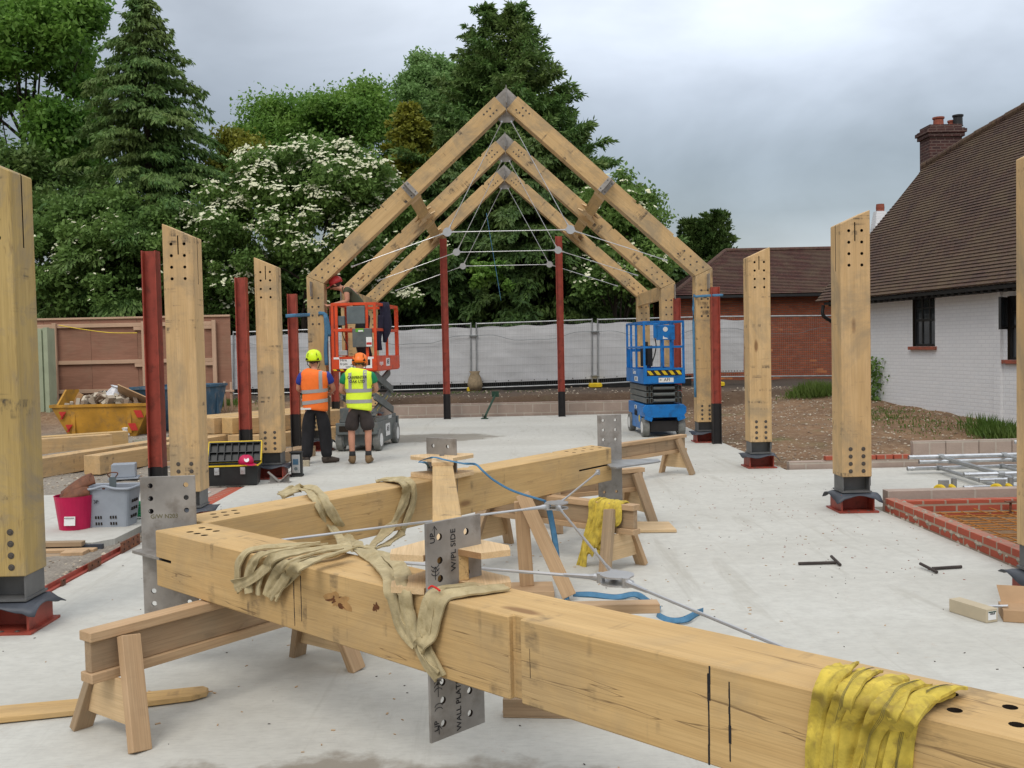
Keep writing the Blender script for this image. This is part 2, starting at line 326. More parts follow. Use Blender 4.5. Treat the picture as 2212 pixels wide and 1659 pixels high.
# ------------------------------------------------ mesh helpers
WM = {}
def tag(o, label=None, cat=None, group=None, kind=None):
    if label: o['label'] = label
    if cat: o['category'] = cat
    if group: o['group'] = group
    if kind: o['kind'] = kind
    return o
def link(o, Mw, parent=None):
    COL.objects.link(o)
    if parent is not None: o.parent = parent; o.matrix_basis = WM[parent.name].inverted() @ Mw
    else: o.matrix_basis = Mw
    WM[o.name] = Mw.copy(); return o
def empty(name, loc, label, cat, group=None, rz=0.):
    o = bpy.data.objects.new(name, None); o.empty_display_size = .2
    link(o, MX.Translation(VC(loc)) @ MX.Rotation(rz, 4, 'Z')); return tag(o, label, cat, group)
def frame(o, x, up=(0, 0, 1)):
    x = VC(x).normalized(); z = VC(up); z = (z-x*z.dot(x)).normalized(); y = z.cross(x)
    return MX(((x.x, y.x, z.x, o[0]), (x.y, y.y, z.y, o[1]), (x.z, y.z, z.z, o[2]), (0, 0, 0, 1)))
class MB:
    def __init__(s): s.v = []; s.f = []; s.m = []; s.mi = 0
    def add(s, vs, fs):
        b = len(s.v); s.v += [tuple(v) for v in vs]; s.f += [tuple(b+i for i in f) for f in fs]; s.m += [s.mi]*len(fs); return s
    def box(s, x0, x1, y0, y1, z0, z1, T=None):
        vs = [VC((x, y, z)) for x in (x0, x1) for y in (y0, y1) for z in (z0, z1)]
        if T: vs = [T @ v for v in vs]
        return s.add(vs, [(0, 1, 3, 2), (4, 6, 7, 5), (0, 4, 5, 1), (2, 3, 7, 6), (0, 2, 6, 4), (1, 5, 7, 3)])
    def bar(s, p0, p1, w, h, up=(0, 0, 1)):
        p0 = VC(p0); p1 = VC(p1); L = (p1-p0).length
        return s.box(0, L, -w/2, w/2, -h/2, h/2, frame(p0, p1-p0, up))
    def prism(s, poly, y0, y1, T=None):
        n = len(poly); vs = [VC((p[0], y, p[1])) for y in (y0, y1) for p in poly]
        if T: vs = [T @ v for v in vs]
        return s.add(vs, [tuple(range(n)), tuple(range(2*n-1, n-1, -1))]+[(i, n+i, n+(i+1) % n, (i+1) % n) for i in range(n)])
    def flat(s, poly, z0, z1, T=None):
        n = len(poly); vs = [VC((p[0], p[1], z)) for z in (z0, z1) for p in poly]
        if T: vs = [T @ v for v in vs]
        return s.add(vs, [tuple(range(n))[::-1], tuple(range(n, 2*n))]+[(i, (i+1) % n, n+(i+1) % n, n+i) for i in range(n)])
    def tube(s, p0, p1, r, r1=None, n=10): return s.path([p0, p1], [r, r if r1 is None else r1], n)
    def path(s, pts, r, n=8, flatn=None, cap=True, ry=None, wd=None):
        """swept tube; flatn: per-point width directions for straps (r = half width, ry = half thickness)"""
        pts = [VC(p) for p in pts]; N = len(pts)
        if not hasattr(r, '__len__'): r = [r]*N
        rings = []; prev = None
        for i, p in enumerate(pts):
            t = (pts[min(i+1, N-1)]-pts[max(i-1, 0)]).normalized()
            if wd is not None: a = VC(wd[i]) if hasattr(wd[0], '__len__') else VC(wd)
            elif prev is None: a = t.orthogonal()
            else: a = prev
            a = (a-t*a.dot(t)); a = a.normalized() if a.length > 1e-5 else t.orthogonal().normalized()
            b = t.cross(a); prev = a; rb = ry if ry is not None else r[i]
            if hasattr(ry, '__len__'): rb = ry[i]
            rings.append([p+a*math.cos(2*math.pi*k/n)*r[i]+b*math.sin(2*math.pi*k/n)*rb for k in range(n)])
        vs = [v for q in rings for v in q]; fs = []
        for i in range(N-1):
            for k in range(n): fs.append((i*n+k, i*n+(k+1) % n, (i+1)*n+(k+1) % n, (i+1)*n+k))
        if cap: fs += [tuple(range(n))[::-1], tuple(range((N-1)*n, N*n))]
        return s.add(vs, fs)
    def lathe(s, prof, T=None, n=20):
        vs = [VC((q[0]*math.cos(2*math.pi*k/n), q[0]*math.sin(2*math.pi*k/n), q[1])) for q in prof for k in range(n)]
        if T: vs = [T @ v for v in vs]
        N = len(prof); fs = [(i*n+k, i*n+(k+1) % n, (i+1)*n+(k+1) % n, (i+1)*n+k) for i in range(N-1) for k in range(n)]
        fs += [tuple(range(n))[::-1], tuple(range((N-1)*n, N*n))]
        return s.add(vs, fs)
    def build(s, name, mats, parent=None, Mw=None, smooth=False, bevel=0., sub=0, cut=None):
        me = bpy.data.meshes.new(name)
        vs = s.v
        if Mw is None:
            a = np.array(vs); c = VC(((a[:, 0].min()+a[:, 0].max())/2, (a[:, 1].min()+a[:, 1].max())/2, a[:, 2].min()))
            vs = [tuple(VC(v)-c) for v in vs]; Mw = MX.Translation(c)
        me.from_pydata(vs, [], s.f)
        if not isinstance(mats, (list, tuple)): mats = [mats]
        for m in mats: me.materials.append(M[m] if isinstance(m, str) else m)
        if len(mats) > 1: me.polygons.foreach_set('material_index', s.m)
        if bevel or cut:
            bm = bmesh.new(); bm.from_mesh(me); bmesh.ops.recalc_face_normals(bm, faces=bm.faces)
            if bevel:
                ed = [e for e in bm.edges if len(e.link_faces) == 2 and e.calc_face_angle(0) > .5 and e.calc_length() > bevel*3 and e.link_faces[0].material_index == 0]
                bmesh.ops.bevel(bm, geom=ed, offset=bevel, segments=1, affect='EDGES', clamp_overlap=True)
            bm.to_mesh(me); bm.free()
        o = bpy.data.objects.new(name, me); link(o, Mw, parent)
        if sub:
            mod = o.modifiers.new('s', 'SUBSURF'); mod.levels = sub; mod.render_levels = sub
        if smooth: me.polygons.foreach_set('use_smooth', [True]*len(me.polygons))
        if cut: boolean(o, cut)
        return o
def boolean(o, cmb):
    me = bpy.data.meshes.new('c'); me.from_pydata(cmb.v, [], cmb.f)
    bm = bmesh.new(); bm.from_mesh(me); bmesh.ops.recalc_face_normals(bm, faces=bm.faces); bm.to_mesh(me); bm.free()
    me.materials.append(M['dark'])
    c = bpy.data.objects.new('c', me); COL.objects.link(c); c.matrix_basis = WM[o.name]
    par, mb = o.parent, o.matrix_basis.copy(); o.parent = None; o.matrix_basis = WM[o.name]
    if len(o.data.materials) < 2: o.data.materials.append(M['dark'])
    mod = o.modifiers.new('b', 'BOOLEAN'); mod.object = c; mod.operation = 'DIFFERENCE'; mod.solver = 'EXACT'
    try: mod.material_mode = 'TRANSFER'
    except Exception: pass
    dg = bpy.context.evaluated_depsgraph_get(); dg.update()
    nm = bpy.data.meshes.new_from_object(o.evaluated_get(dg)); o.modifiers.clear()
    old = o.data; o.data = nm; nm.name = old.name
    bpy.data.objects.remove(c); bpy.data.meshes.remove(me)
    if par: o.parent = par; o.matrix_basis = mb
def timber(name, p0, p1, w, h, mat='pine', parent=None, up=(0, 0, 1), bev=.003):
    """one sawn timber, grain along its local X; w across, h up"""
    p0 = VC(p0); p1 = VC(p1); mb = MB().box(0, (p1-p0).length, -w/2, w/2, -h/2, h/2)
    return mb.build(name, mat, parent, frame(p0, p1-p0, up), bevel=bev)
def flatpoly(name, poly, th, mat, parent, Mw, bev=.002, cut=None):
    return MB().flat(poly, 0, th).build(name, mat, parent, Mw, bevel=bev, cut=cut)
def cyl(mb, c, ax, r, L, n=14):
    c = VC(c); ax = VC(ax).normalized(); return mb.path([c-ax*L/2, c+ax*L/2], r, n)
def smoothpath(pts, k=6):
    P = [VC(p) for p in pts]; P = [P[0]*2-P[1]]+P+[P[-1]*2-P[-2]]; out = []
    for i in range(1, len(P)-2):
        for j in range(k):
            t = j/k; a, b, c, d = P[i-1], P[i], P[i+1], P[i+2]
            out.append(.5*((2*b)+(c-a)*t+(2*a-5*b+4*c-d)*t*t+(3*b-a-3*c+d)*t**3))
    out.append(P[-2]); return out
FONTC = {}
def text(name, s_, size, Mw, mat, parent=None, th=.0015, align='CENTER', bold=0.):
    cu_ = bpy.data.curves.new(name, 'FONT'); cu_.body = s_; cu_.size = size; cu_.align_x = align; cu_.align_y = 'CENTER'; cu_.extrude = th; cu_.resolution_u = 3; cu_.offset = bold
    o = bpy.data.objects.new(name, cu_); COL.objects.link(o)
    dg = bpy.context.evaluated_depsgraph_get(); dg.update()
    me = bpy.data.meshes.new_from_object(o.evaluated_get(dg)); bpy.data.objects.remove(o); me.name = name
    me.materials.clear(); me.materials.append(M[mat]); t = bpy.data.objects.new(name, me); return link(t, Mw, parent)
def tframe(o, x, up):  # text frame: x along the reading direction, up = letters' up
    x = VC(x).normalized(); y = VC(up); y = (y-x*y.dot(x)).normalized(); z = x.cross(y)
    return MX(((x.x, y.x, z.x, o[0]), (x.y, y.y, z.y, o[1]), (x.z, y.z, z.z, o[2]), (0, 0, 0, 1)))
def dup(root, Mw, label=None, group=None):
    """a copy of a thing with copies of its parts and sub-parts (mesh data shared)"""
    def rec(o, par):
        c = o.copy(); COL.objects.link(c)
        if par is not None: c.parent = par
        for ch in list(kids.get(o.name, [])): rec(ch, c)
        return c
    kids = {}
    for o in list(bpy.data.objects):
        if o.parent: kids.setdefault(o.parent.name, []).append(o)
    c = rec(root, None); c.matrix_basis = Mw; WM[c.name] = Mw.copy()
    if label: c['label'] = label
    if group: c['group'] = group
    return c

# ------------------------------------------------ setting: ground, slab
def vnoise(x, y, s=1., seed=0):
    r = np.random.default_rng(seed); z = 0
    for k in range(5):
        a = r.uniform(0, 6.28, 3); f = s*(1.7**k)
        z = z+np.sin(x*f*math.cos(a[0])+y*f*math.sin(a[0])+a[1])*np.sin(y*f*math.cos(a[2])-x*f*math.sin(a[2])+a[0])/(1.5**k)
    return z
def sst(a, b, x): t = np.clip((x-a)/(b-a), 0, 1); return t*t*(3-2*t)
def gh(x, y):
    x = np.asarray(x, float); y = np.asarray(y, float)
    z = np.full(np.broadcast(x, y).shape, -.13)
    z = z+.08*sst(13.5, 16, y)*sst(3.5, 5, x)
    z = z+(.13+.12*sst(4.5, 8.3, x))*sst(14.5, 20, y)*sst(3.9, 5, x)+.22*sst(18, 23, y)*sst(5., 8., x)
    z = np.maximum(z, -.13+.13*sst(14, 18, y)*(x < -3.8)+.5*sst(22.5, 25.5, y)*(x < -5))
    z = np.maximum(z, -.05+.55*sst(25.3, 25.9, y)+.0*x)
    slab = ((x > -3.5) & (x < 3.85) & (y < 25.3)) | ((x > 3.7) & (x < 9.4) & (y > 10.4) & (y < 13.4))
    n = vnoise(x, y, 1.1, 1)*.022+vnoise(x, y, 5., 2)*.010
    big = vnoise(x, y, .5, 3)*.02*sst(14, 20, y)
    return np.where(slab, -.3, z+n+big)
xs = np.concatenate([[-400, -150, -60, -30, -20], np.arange(-14, 14.01, .14), [16, 20, 30, 60, 150, 400]])
ys = np.concatenate([[-60, -20, -5, 0], np.arange(3, 32.01, .14), [34, 38, 45, 60, 100, 200, 500]])
X, Y = np.meshgrid(xs, ys); Z = gh(X, Y)
# keep the heap's edges hidden just under the slab skirt
mb = MB(); mb.v = [tuple(p) for p in np.stack([X, Y, Z], -1).reshape(-1, 3)]
nx = len(xs); mb.f = [(j*nx+i, j*nx+i+1, (j+1)*nx+i+1, (j+1)*nx+i) for j in range(len(ys)-1) for i in range(nx-1)]; mb.m = [0]*len(mb.f)
tag(mb.build('ground', 'ground', Mw=MX(), smooth=True), kind='structure')
XL, XR = -3.38, 3.86
sl = MB().flat([(XL, -4), (XR, -4), (XR, 10.3), (9.5, 10.3), (9.5, 13.45), (XR, 13.45), (XR, 25.15), (XL, 25.15)], -.28, 0)
tag(sl.build('concrete_slab', 'concrete', Mw=MX()), kind='structure')
tag(MB().flat([(-6.6, 9.35), (-3.85, 9.32), (-3.72, 9.5), (-3.7, 12.6), (-6.6, 12.6)], -.28, 0.0).build('concrete_path', 'concrete', Mw=MX()), kind='structure')

def rocks(name, n, area, label, size=(.015, .05), mat='mortar', seed=3):
    r = np.random.default_rng(seed); mb = MB()
    for i in range(n):
        x, y = area(r); z = float(gh(x, y)); s = r.uniform(*size); q = [VC(r.normal(size=3)).normalized()*s*r.uniform(.6, 1.1) for _ in range(6)]
        d = [VC((s, 0, 0)), VC((0, s*.8, 0)), VC((-s*.9, .1*s, 0)), VC((0, -s, .1*s)), VC((0, 0, s*.6)), VC((0, 0, -s*.5))]
        a = r.uniform(0, 6.28); Rm = MX.Rotation(a, 3, 'Z')
        d = [Rm @ (k*r.uniform(.7, 1.2)) for k in d]; c = VC((x, y, z+s*.15))
        mb.add([c+k for k in d], [(0, 1, 4), (1, 2, 4), (2, 3, 4), (3, 0, 4), (1, 0, 5), (2, 1, 5), (3, 2, 5), (0, 3, 5)])
    return tag(mb.build(name, mat), label, 'rubble', kind='stuff')
m_, g_ = newmat('chalky stones'); fin(g_, g_.mix(g_.island(), (.18, .12, .08), (.50, .44, .34)), .9); M['stones'] = m_
rocks('loose_stones', 2300, lambda r: (r.uniform(3.95, 9.2), 13.9+13*r.random()**1.3), 'pale flinty stones strewn over the brown soil right of the slab', (.01, .04), 'stones')
rocks('gravel_stones', 3200, lambda r: (-3.5-6.5*r.random()**1.2, r.uniform(6.2, 22)), 'grey and white stones over the ground left of the slab', (.008, .032), 'stones', 5)
rocks('bank_stones', 450, lambda r: (r.uniform(-8, 5), r.uniform(25.4, 28.5)), 'pale stones in the cut soil bank behind the low block wall', (.012, .045), 'stones', 6)

def chips(name, n, area, label, mat, seed, L=(.006, .022)):
    r = np.random.default_rng(seed); mb = MB()
    for i in range(n):
        x, y = area(r); a = r.uniform(0, 6.28); l = r.uniform(*L); w = l*r.uniform(.2, .5)
        mb.box(-l, l, -w, w, .001, .004, MX.Translation((x, y, 0)) @ MX.Rotation(a, 4, 'Z'))
    return tag(mb.build(name, mat, Mw=MX()), label, 'debris', kind='stuff')
chips('wood_chips', 240, lambda r: (np.clip(r.normal(.2, 1.5), -3.2, 3.7), r.uniform(3.6, 11)), 'wood chips and shavings scattered over the slab round the saw horses', 'pine', 21, (.004, .013))
chips('grit', 420, lambda r: (r.uniform(-3.3, 3.8), 3.5+20*r.random()**1.5), 'dark crumbs and grit scattered over the slab', 'rebar_dark', 22, (.002, .007))
chips('brick_dust_crumbs', 160, lambda r: (r.normal(2.9, .5), r.uniform(7, 13)), 'brick-red crumbs on the slab near the brick pit corner', 'clay', 23, (.003, .009))
# ------------------------------------------------ portal frames
AL = R(42.3); HW = 3.54; HE = 3.05; CW = .30; RD = .295; CX = .2
SA, CA_ = math.sin(AL), math.cos(AL)
def hole_cut(mb, pts, T, r=.017, y0=-.25, y1=-.09):
    for (x, z) in pts: mb.path([T @ VC((x, y0, z)), T @ VC((x, y1, z))], r, 12)
def bolt_mesh():
    mb = MB(); mb.lathe([(.026, 0), (.026, .002), (.018, .003), (.014, .009), (.0, .009)], None, 10)
    me = bpy.data.meshes.new('bolt'); me.from_pydata(mb.v, [], mb.f); me.materials.append(M['boltsteel']); return me
BOLT = bolt_mesh()
def bolt(parent, p, nrm=(0, -1, 0), s=1.):
    o = bpy.data.objects.new('bolt', BOLT); q = VC(nrm).to_track_quat('Z', 'Y').to_matrix().to_4x4()
    return link(o, MX.Translation(VC(p)) @ q @ MX.Scale(s*.82, 4), parent)
WZ = .36
def column(root, s, yf, mat, portal=False, dep=.30):
    """s=-1 left / +1 right; yf = world Y of the face that looks at the viewpoint"""
    xo = CX+s*HW; yc = yf+dep/2
    dz = CW*math.tan(R(23.9))
    Mw = MX(((0, 0, -s, xo), (0, s, 0, yc), (1, 0, 0, 0), (0, 0, 0, 1)))  # local x up, z inward, y along +-Y
    a = -1 if s > 0 else 1
    T = MX(); F_ = -s*dep/2  # local y of the front face
    mb = MB().prism([(WZ, 0), (HE, 0), (HE-dz, CW), (WZ, CW)], -dep/2, dep/2)
    cut = MB()
    rows = [HE-.205-.115*i for i in range(4)]
    lo = [WZ+.06+.075*i for i in range(4)]
    fy0, fy1 = (F_*1.02, F_*.6)
    if not portal:
        for z in rows:
            for c in (.085, .215): cut.path([VC((z, fy0, c)), VC((z, fy1, c))], .016, 10)
        cut.box(HE-.31, HE-.12, min(fy0, fy1), max(fy0, fy1), .148, .160)            # short slit in the face
        cut.box(HE-.60, HE+.1, -.008, .008, CW-.08, CW+.05)                               # flitch slot on the inner face
    o = mb.build('post', [mat, 'dark'], root, Mw, bevel=.006, cut=cut if cut.v else None)
    ys = -1
    for z in lo:
        for c in (.085, .215): bolt(root, (xo-s*c, yf-.001, z))
    if portal:
        for z in [HE-.38-.15*i for i in range(4)]:
            for c in (.09, .20): bolt(root, (xo-s*c, yf-.001, z), s=.9)
    # steel shoe, membrane, red plinth
    xc = xo-s*CW/2
    mb = MB().box(xc-.15, xc+.15, yf+.0, yf+.30, .20, .216).box(xc-.13, xc+.13, yc-.006, yc+.006, .216, WZ)
    mb.box(xc-.13, xc+.13, yf+.02, yf+.034, .216, WZ-.002) if False else None
    for q in (-1, 1): mb.box(xc+q*.135-.005, xc+q*.135+.005, yf+.02, yf+.28, .216, WZ-.001)
    mb.box(xo+s*.001, xo+s*.011, yf+.06, yf+.24, WZ-.1, WZ+.40)
    mb.build('shoe', 'shoe', root)
    pl = MB()
    pl.box(xc-.20, xc+.20, yf-.06, yf+.36, 0.001, .018); pl.box(xc-.17, xc+.17, yf-.02, yf+.32, .165, .18)
    for q in (-1, 1): pl.box(xc+q*.162-.007, xc+q*.162+.007, yf-.02, yf+.32, .018, .165)
    pl.box(xc-.155, xc+.155, yc-.005, yc+.005, .018, .165)
    p = pl.build('plinth', 'red', root)
    for i in range(3): bolt(p, (xc-.1+.1*i, yf-.03, .018), (0, 0, 1), .8)
    # limp membrane sheet between plinth and shoe
    n = 12; vs = []; w = .235
    r = random.Random(int((yf+s*40)*100))
    ph = r.uniform(0, 6)
    for i in range(n+1):
        for j in range(n+1):
            u = -1+2*i/n; v = -1+2*j/n; e = max(0, abs(u)-.68)+max(0, abs(v)-.75)
            vs.append((xc+u*w, yc+v*.23, .1905-e*.10*(1+.8*math.sin(u*4+ph+v*3))))
    fs = [(i*(n+1)+j, (i+1)*(n+1)+j, (i+1)*(n+1)+j+1, i*(n+1)+j+1) for i in range(n) for j in range(n)]
    me = MB().add(vs, fs).build('membrane', 'dpc', root, smooth=True); md = me.modifiers.new('t', 'SOLIDIFY'); md.thickness = .006
YF = [6.3, 10.0, 13.7, 17.4, 21.1, 24.75]
lab = {(-1, 0): 'nearest oak post on the left, cropped by the photo edge, mould-green low down',
       (-1, 1): 'free-standing oak post behind the first red stanchion, black strap marks near its foot',
       (-1, 2): 'free-standing oak post behind the open toolbox, grey stained down its middle',
       (1, 0): 'nearest oak post on the right, only its edge showing beside the cardboard boxes',
       (1, 1): 'free-standing oak post at the corner of the brick pit, in front of the white house',
       (1, 2): 'free-standing oak post in front of the red brick wall with dark band marks at its foot'}
for s in (-1, 1):
    for k in range(3):
        t = empty('timber_column', (CX+s*(HW-.15), YF[k]+.15, 0), lab[(s, k)], 'oak post', 'free-standing oak posts')
        column(t, s, YF[k], 'oak_post' if s < 0 and k == 0 else 'oak')

def plate_holes(root, name, Mw, w0, w1, h0, h1, holes, mat='mill', th=.012, slot=None, r=.014):
    """steel plate in local x (width) / y (length), real drilled holes"""
    mb = MB().box(w0, w1, h0, h1, -th/2, th/2); cut = MB()
    for x, y in holes: cut.path([VC((x, y, -.05)), VC((x, y, .05))], r, 12)
    return mb.build(name, [mat, 'mill'], root, Mw, bevel=.0015, cut=cut)
FINH = [(a, b) for a in (.10, .25) for b in (-.34, -.25, -.16, .16, .25, .34)]
def frame2(PF, root, al, inner_len, mats, rafter_kw, yoff=None, tie=True, fins=True, bolts=True, eavefin=True):
    """rafters, flitch plates, fins and tie rods. PF(u, v, t) -> world, origin = inner apex corner"""
    s_, c_ = math.sin(al), math.cos(al)
    uax = (PF(1, 0, 0)-PF(0, 0, 0)); vax = (PF(0, 1, 0)-PF(0, 0, 0)); tax = (PF(0, 0, 1)-PF(0, 0, 0))
    for q in (-1, 1):
        d = uax*(q*c_)-vax*s_; n = uax*(q*s_)+vax*c_          # down the slope / outward
        # local x = d, z = n, y = z x x
        y = n.cross(d)
        o = PF(0, 0, 0); Mw = MX(((d.x, y.x, n.x, o.x), (d.y, y.y, n.y, o.y), (d.z, y.z, n.z, o.z), (0, 0, 0, 1)))
        L = inner_len; e = RD*math.tan(math.pi/4-al/2+R(0)) if False else RD*.445
        def notch(x0, w=.055, dp=.028): return [(x0, RD), (x0, RD-dp), (x0+w, RD-dp), (x0+w, RD)]
        poly = [(0.004, 0), (0.004, RD)]
        for x0 in rafter_kw['notch']: poly += notch(x0)
        poly += [(L+e, RD), (L, 0)]
        fs = 1 if y.dot(tax) > 0 else -1      # local y sign of the face on the -t side
        cut = MB(); hs = []
        hd = [(L-.05-.145*i+j*.05, z) for i in range(4) for j, z in enumerate((.09, .20))]
        ht = [(.14+.075*i+j*.06, z) for i in range(3) for j, z in enumerate((.10, .20))]
        face = rafter_kw['face']              # +1: holes open on +t face, -1: on -t face
        fy = fs*face*RD/2
        holes = rafter_kw['holes']
        if holes:
            for x, z in hd+ht: cut.path([VC((x, fy*1.05, z)), VC((x, fy*.75, z))], .019, 14)
            cut.box(-.05, .17, -.007, .007, -.05, RD+.05)
            cut.box(L-.55, L+.3, -.007, .007, -.05, RD*.6)
        rf = MB().prism(poly, -RD/2, RD/2).build('rafter', [mats[0 if q < 0 else 1], 'dark'], root, Mw, bevel=.005, cut=cut if holes else None)
        if bolts:
            for x, z in hd+ht: bolt(rf, Mw @ VC((x, fy+fs*face*.001, z)), tax*face, .8)
        # mid-rafter fin and its seat plates
        if fins:
            for side in ((1, -1) if fins == 'both' else (face,)):
                pass
            F0 = MX(((n.x, tax.x, 0, 0), (n.y, tax.y, 0, 0), (n.z, tax.z, 0, 0), (0, 0, 0, 1)))
            dd = n.cross(tax); c = o+d*2.18
            Fm = MX(((n.x, tax.x, dd.x, c.x), (n.y, tax.y, dd.y, c.y), (n.z, tax.z, dd.z, c.z), (0, 0, 0, 1)))
            for t0, t1 in rafter_kw['fin'][q]:
                plate_holes(root, 'fin_plate', Fm, .0, .285, t0, t1, [(a, b) for a, b in [(w, t) for w in (.08, .22) for t in (-.36, -.27, -.20, .20, .27, .36)] if t0 < b < t1])
                sg = 1 if t1 > .2 else -1
                MB().box(.0, .285, sg*(RD/2+.001), sg*(RD/2+.010), -.075, .075).build('seat_plate', 'mill', root, Fm, bevel=.001)
                for a in (.05, .235):
                    for b in (-.05, .05): bolt(root, Fm @ VC((a, sg*(RD/2+.010), b)), tax*sg, .6)
    # ridge: in-plane flitch + upright fin
    Fr = MX(((uax.x, vax.x, tax.x, PF(0, 0, 0).x), (uax.y, vax.y, tax.y, PF(0, 0, 0).y), (uax.z, vax.z, tax.z, PF(0, 0, 0).z), (0, 0, 0, 1)))
    hh = RD/c_
    MB().flat([(-.10, -.20), (.10, -.20), (.16, -.13), (.055, -.02), (.22, .20), (.0, hh+.01), (-.22, .20), (-.055, -.02), (-.16, -.13)], -.008, .008).build('ridge_flitch', 'mill', root, Fr, bevel=.001)
    Fv = MX(((vax.x, tax.x, uax.x, Fr[0][3]), (vax.y, tax.y, uax.y, Fr[1][3]), (vax.z, tax.z, uax.z, Fr[2][3]), (0, 0, 0, 1)))
    plate_holes(root, 'ridge_fin', Fv, .05, .345, -.41, .41, [(a, b) for a in (.10, .29) for b in (-.36, -.29, -.22, .22, .29, .36)], slot=True)
    # tie rods with ring nodes
    if tie:
        nd = [PF(-1.08, -2.085, 0), PF(1.08, -2.085, 0)]
        ap = [PF(-.075, -.17, 0), PF(.075, -.17, 0)]; ev = [PF(-2.78, -2.66, 0), PF(2.78, -2.66, 0)]
        def rod(a, b):
            a = VC(a); b = VC(b); d = (b-a).normalized(); r_ = rafter_kw.get('rod', .007)
            mb = MB().tube(a+d*.11, b-d*.11, r_, n=8)
            for p, e in ((a, d), (b, -d)):
                mb.path([p+e*.015, p+e*.05, p+e*.075, p+e*.2], [r_*2.1, r_*2.3, r_*1.7, r_*1.2], 10)
                cyl(mb, p+e*.02, tax, r_*2.6, .045, 12)
            mb.build('tie_rod', 'stainless', root, smooth=False)
        for q in (0, 1):
            rod(ap[q], nd[q]+(ap[q]-nd[q]).normalized()*.06); rod(ev[q], nd[q]+(ev[q]-nd[q]).normalized()*.06)
            mb = MB()
            for k in (-1, 1): mb.lathe([(.045, -.004), (.078, -.004), (.078, .004), (.045, .004)], frame(nd[q]+tax*(.018*k), uax, tax), 24)
            mb.v = mb.v; mb.build('node_disc', 'stainless', root)
        rod(nd[0]+uax*.06, nd[1]-uax*.06)
IV = HE+(HW-.2)*math.tan(AL)-RD*CA_   # height of the inner apex corner
plab = ['nearest erected oak portal frame, the man in the orange lift works at its corner',
        'middle one of the three erected oak portal frames, second from the front',
        'farthest erected oak portal frame, against the trees']
IL = (HW-CW)/CA_-0.0
for k in range(3):
    y0 = YF[3+k]; yc = y0+.15
    t = empty('oak_portal', (CX, yc, 0), plab[k], 'timber frame', 'erected oak portal frames')
    for s in (-1, 1): column(t, s, y0, 'oak_frame', True)
    f = (lambda yc: (lambda u, v, w: VC((CX+u, yc+w, IV+v))))(yc)
    fins = {-1: [(-.42, -.149)], 1: [(-.42, -.149)]} if k == 0 else {-1: [], 1: []}
    frame2(f, t, AL, IL, ('oak_frame', 'oak_frame'), dict(notch=([.42, 2.75, 3.62] if k else [2.75, 3.62]), holes=False, face=-1, fin=fins))
    for s in (-1, 1):
        if k == 0: MB().box(CX+s*(HW-.10)-.004, CX+s*(HW-.10)+.004, y0-.22, y0-.002, HE-.36, HE-.10).build('eave_fin', 'mill', t)
        else: MB().box(CX+s*(HW-.03), CX+s*(HW-.022), y0-.16, y0-.002, HE-.36, HE-.05).build('eave_fin', 'mill', t)

# dumbbell struts: flared plywood cheeks above and below a timber web
def strut(root, Mw, L=3.36, hw=.075, cut=None):
    def cheek(z0):
        e = .23; n = hw; a = .30; b = .52; g_ = .018
        for q in (1, -1):
            def P(x): return x if q > 0 else L-x
            poly = [(P(.0), .06), (P(-.0), g_), (P(.20), g_), (P(.20), -g_), (P(0), -g_), (P(0), -.06), (P(.07), -e), (P(.16), -e), (P(a+.06), -n), (P(b+.08), -n), (P(b+.08), n), (P(a+.06), n), (P(.16), e), (P(.07), e)]
            if q < 0: poly = poly[::-1]
            MB().flat(poly, z0, z0+.024).build('plywood_cheek', 'ply', root, Mw, bevel=.0, cut=cut if q > 0 else None).data.materials.append(M['plyedge'])
    cheek(.0); cheek(.125)
    MB().box(.12, L-.12, -hw+.005, hw-.005, .0245, .1245).build('web', 'oak_clean', root, Mw, bevel=.003)
sl_ = [('left', -1), ('right', 1)]
for s in (-1, 1):
    for k in (0, 1):
        d = VC((s*CA_, 0, -SA)); n = VC((s*SA, 0, CA_))
        c = VC((CX, 0, IV))+d*2.18+n*.145
        y0 = YF[3+k]+.30; p = VC((c.x, y0+.02, c.z))
        Mw = MX.Translation(p-n*.075) @ frame((0, 0, 0), (0, 1, 0), n)
        t = empty('purlin_strut', p, 'oak strut with flared plywood ends bridging the %s rafters of the %s frames' % ('left' if s < 0 else 'right', ('first and second', 'second and third')[k]), 'strut', 'struts between the frames')
        strut(t, Mw, hw=.115)
    p = VC((CX+s*(HW-.25), YF[4]+.302, HE-.21))
    o = timber('eave_plank', p, p+VC((0, 3.34, 0)), .09, .29, 'oak_frame'); tag(o, 'deep oak eave plank between the %s posts of the middle and far frames' % ('left' if s < 0 else 'right'), 'eave plank', 'eave planks')

# the frame lying flat on trestles in the foreground
C0 = VC((-1.64, 5.47, .6725)); UL = VC((-.0718, .9974, 0)); VL = VC((-.9974, -.0718, 0)); AL2 = R(41.0)
t = empty('oak_truss', (C0.x, C0.y, .525), 'big oak rafter frame lying flat on trestles in the foreground', 'timber frame')
def PL(u, v, w): return C0+UL*u+VL*v+VC((0, 0, w))
frame2(PL, t, AL2, 4.38, ('oak_clean', 'oak_clean'), dict(notch=[2.62, 3.80], holes=True, face=1, fin={-1: [(-.42, .42)], 1: [(-.42, .42)]}, rod=.0075), bolts=False)
LIE = t
dA = UL*(-math.cos(AL2))-VL*math.sin(AL2); nA = UL*(-math.sin(AL2))+VL*math.cos(AL2)
dB = UL*math.cos(AL2)-VL*math.sin(AL2); nB = UL*math.sin(AL2)+VL*math.cos(AL2)
def PA(s, q, h): return C0+dA*s+nA*q+VC((0, 0, -.1475+h))
def PB(s, q, h): return C0+dB*s+nB*q+VC((0, 0, -.1475+h))
# eave plates on the far end
c = PB(4.46, .16, .1475)
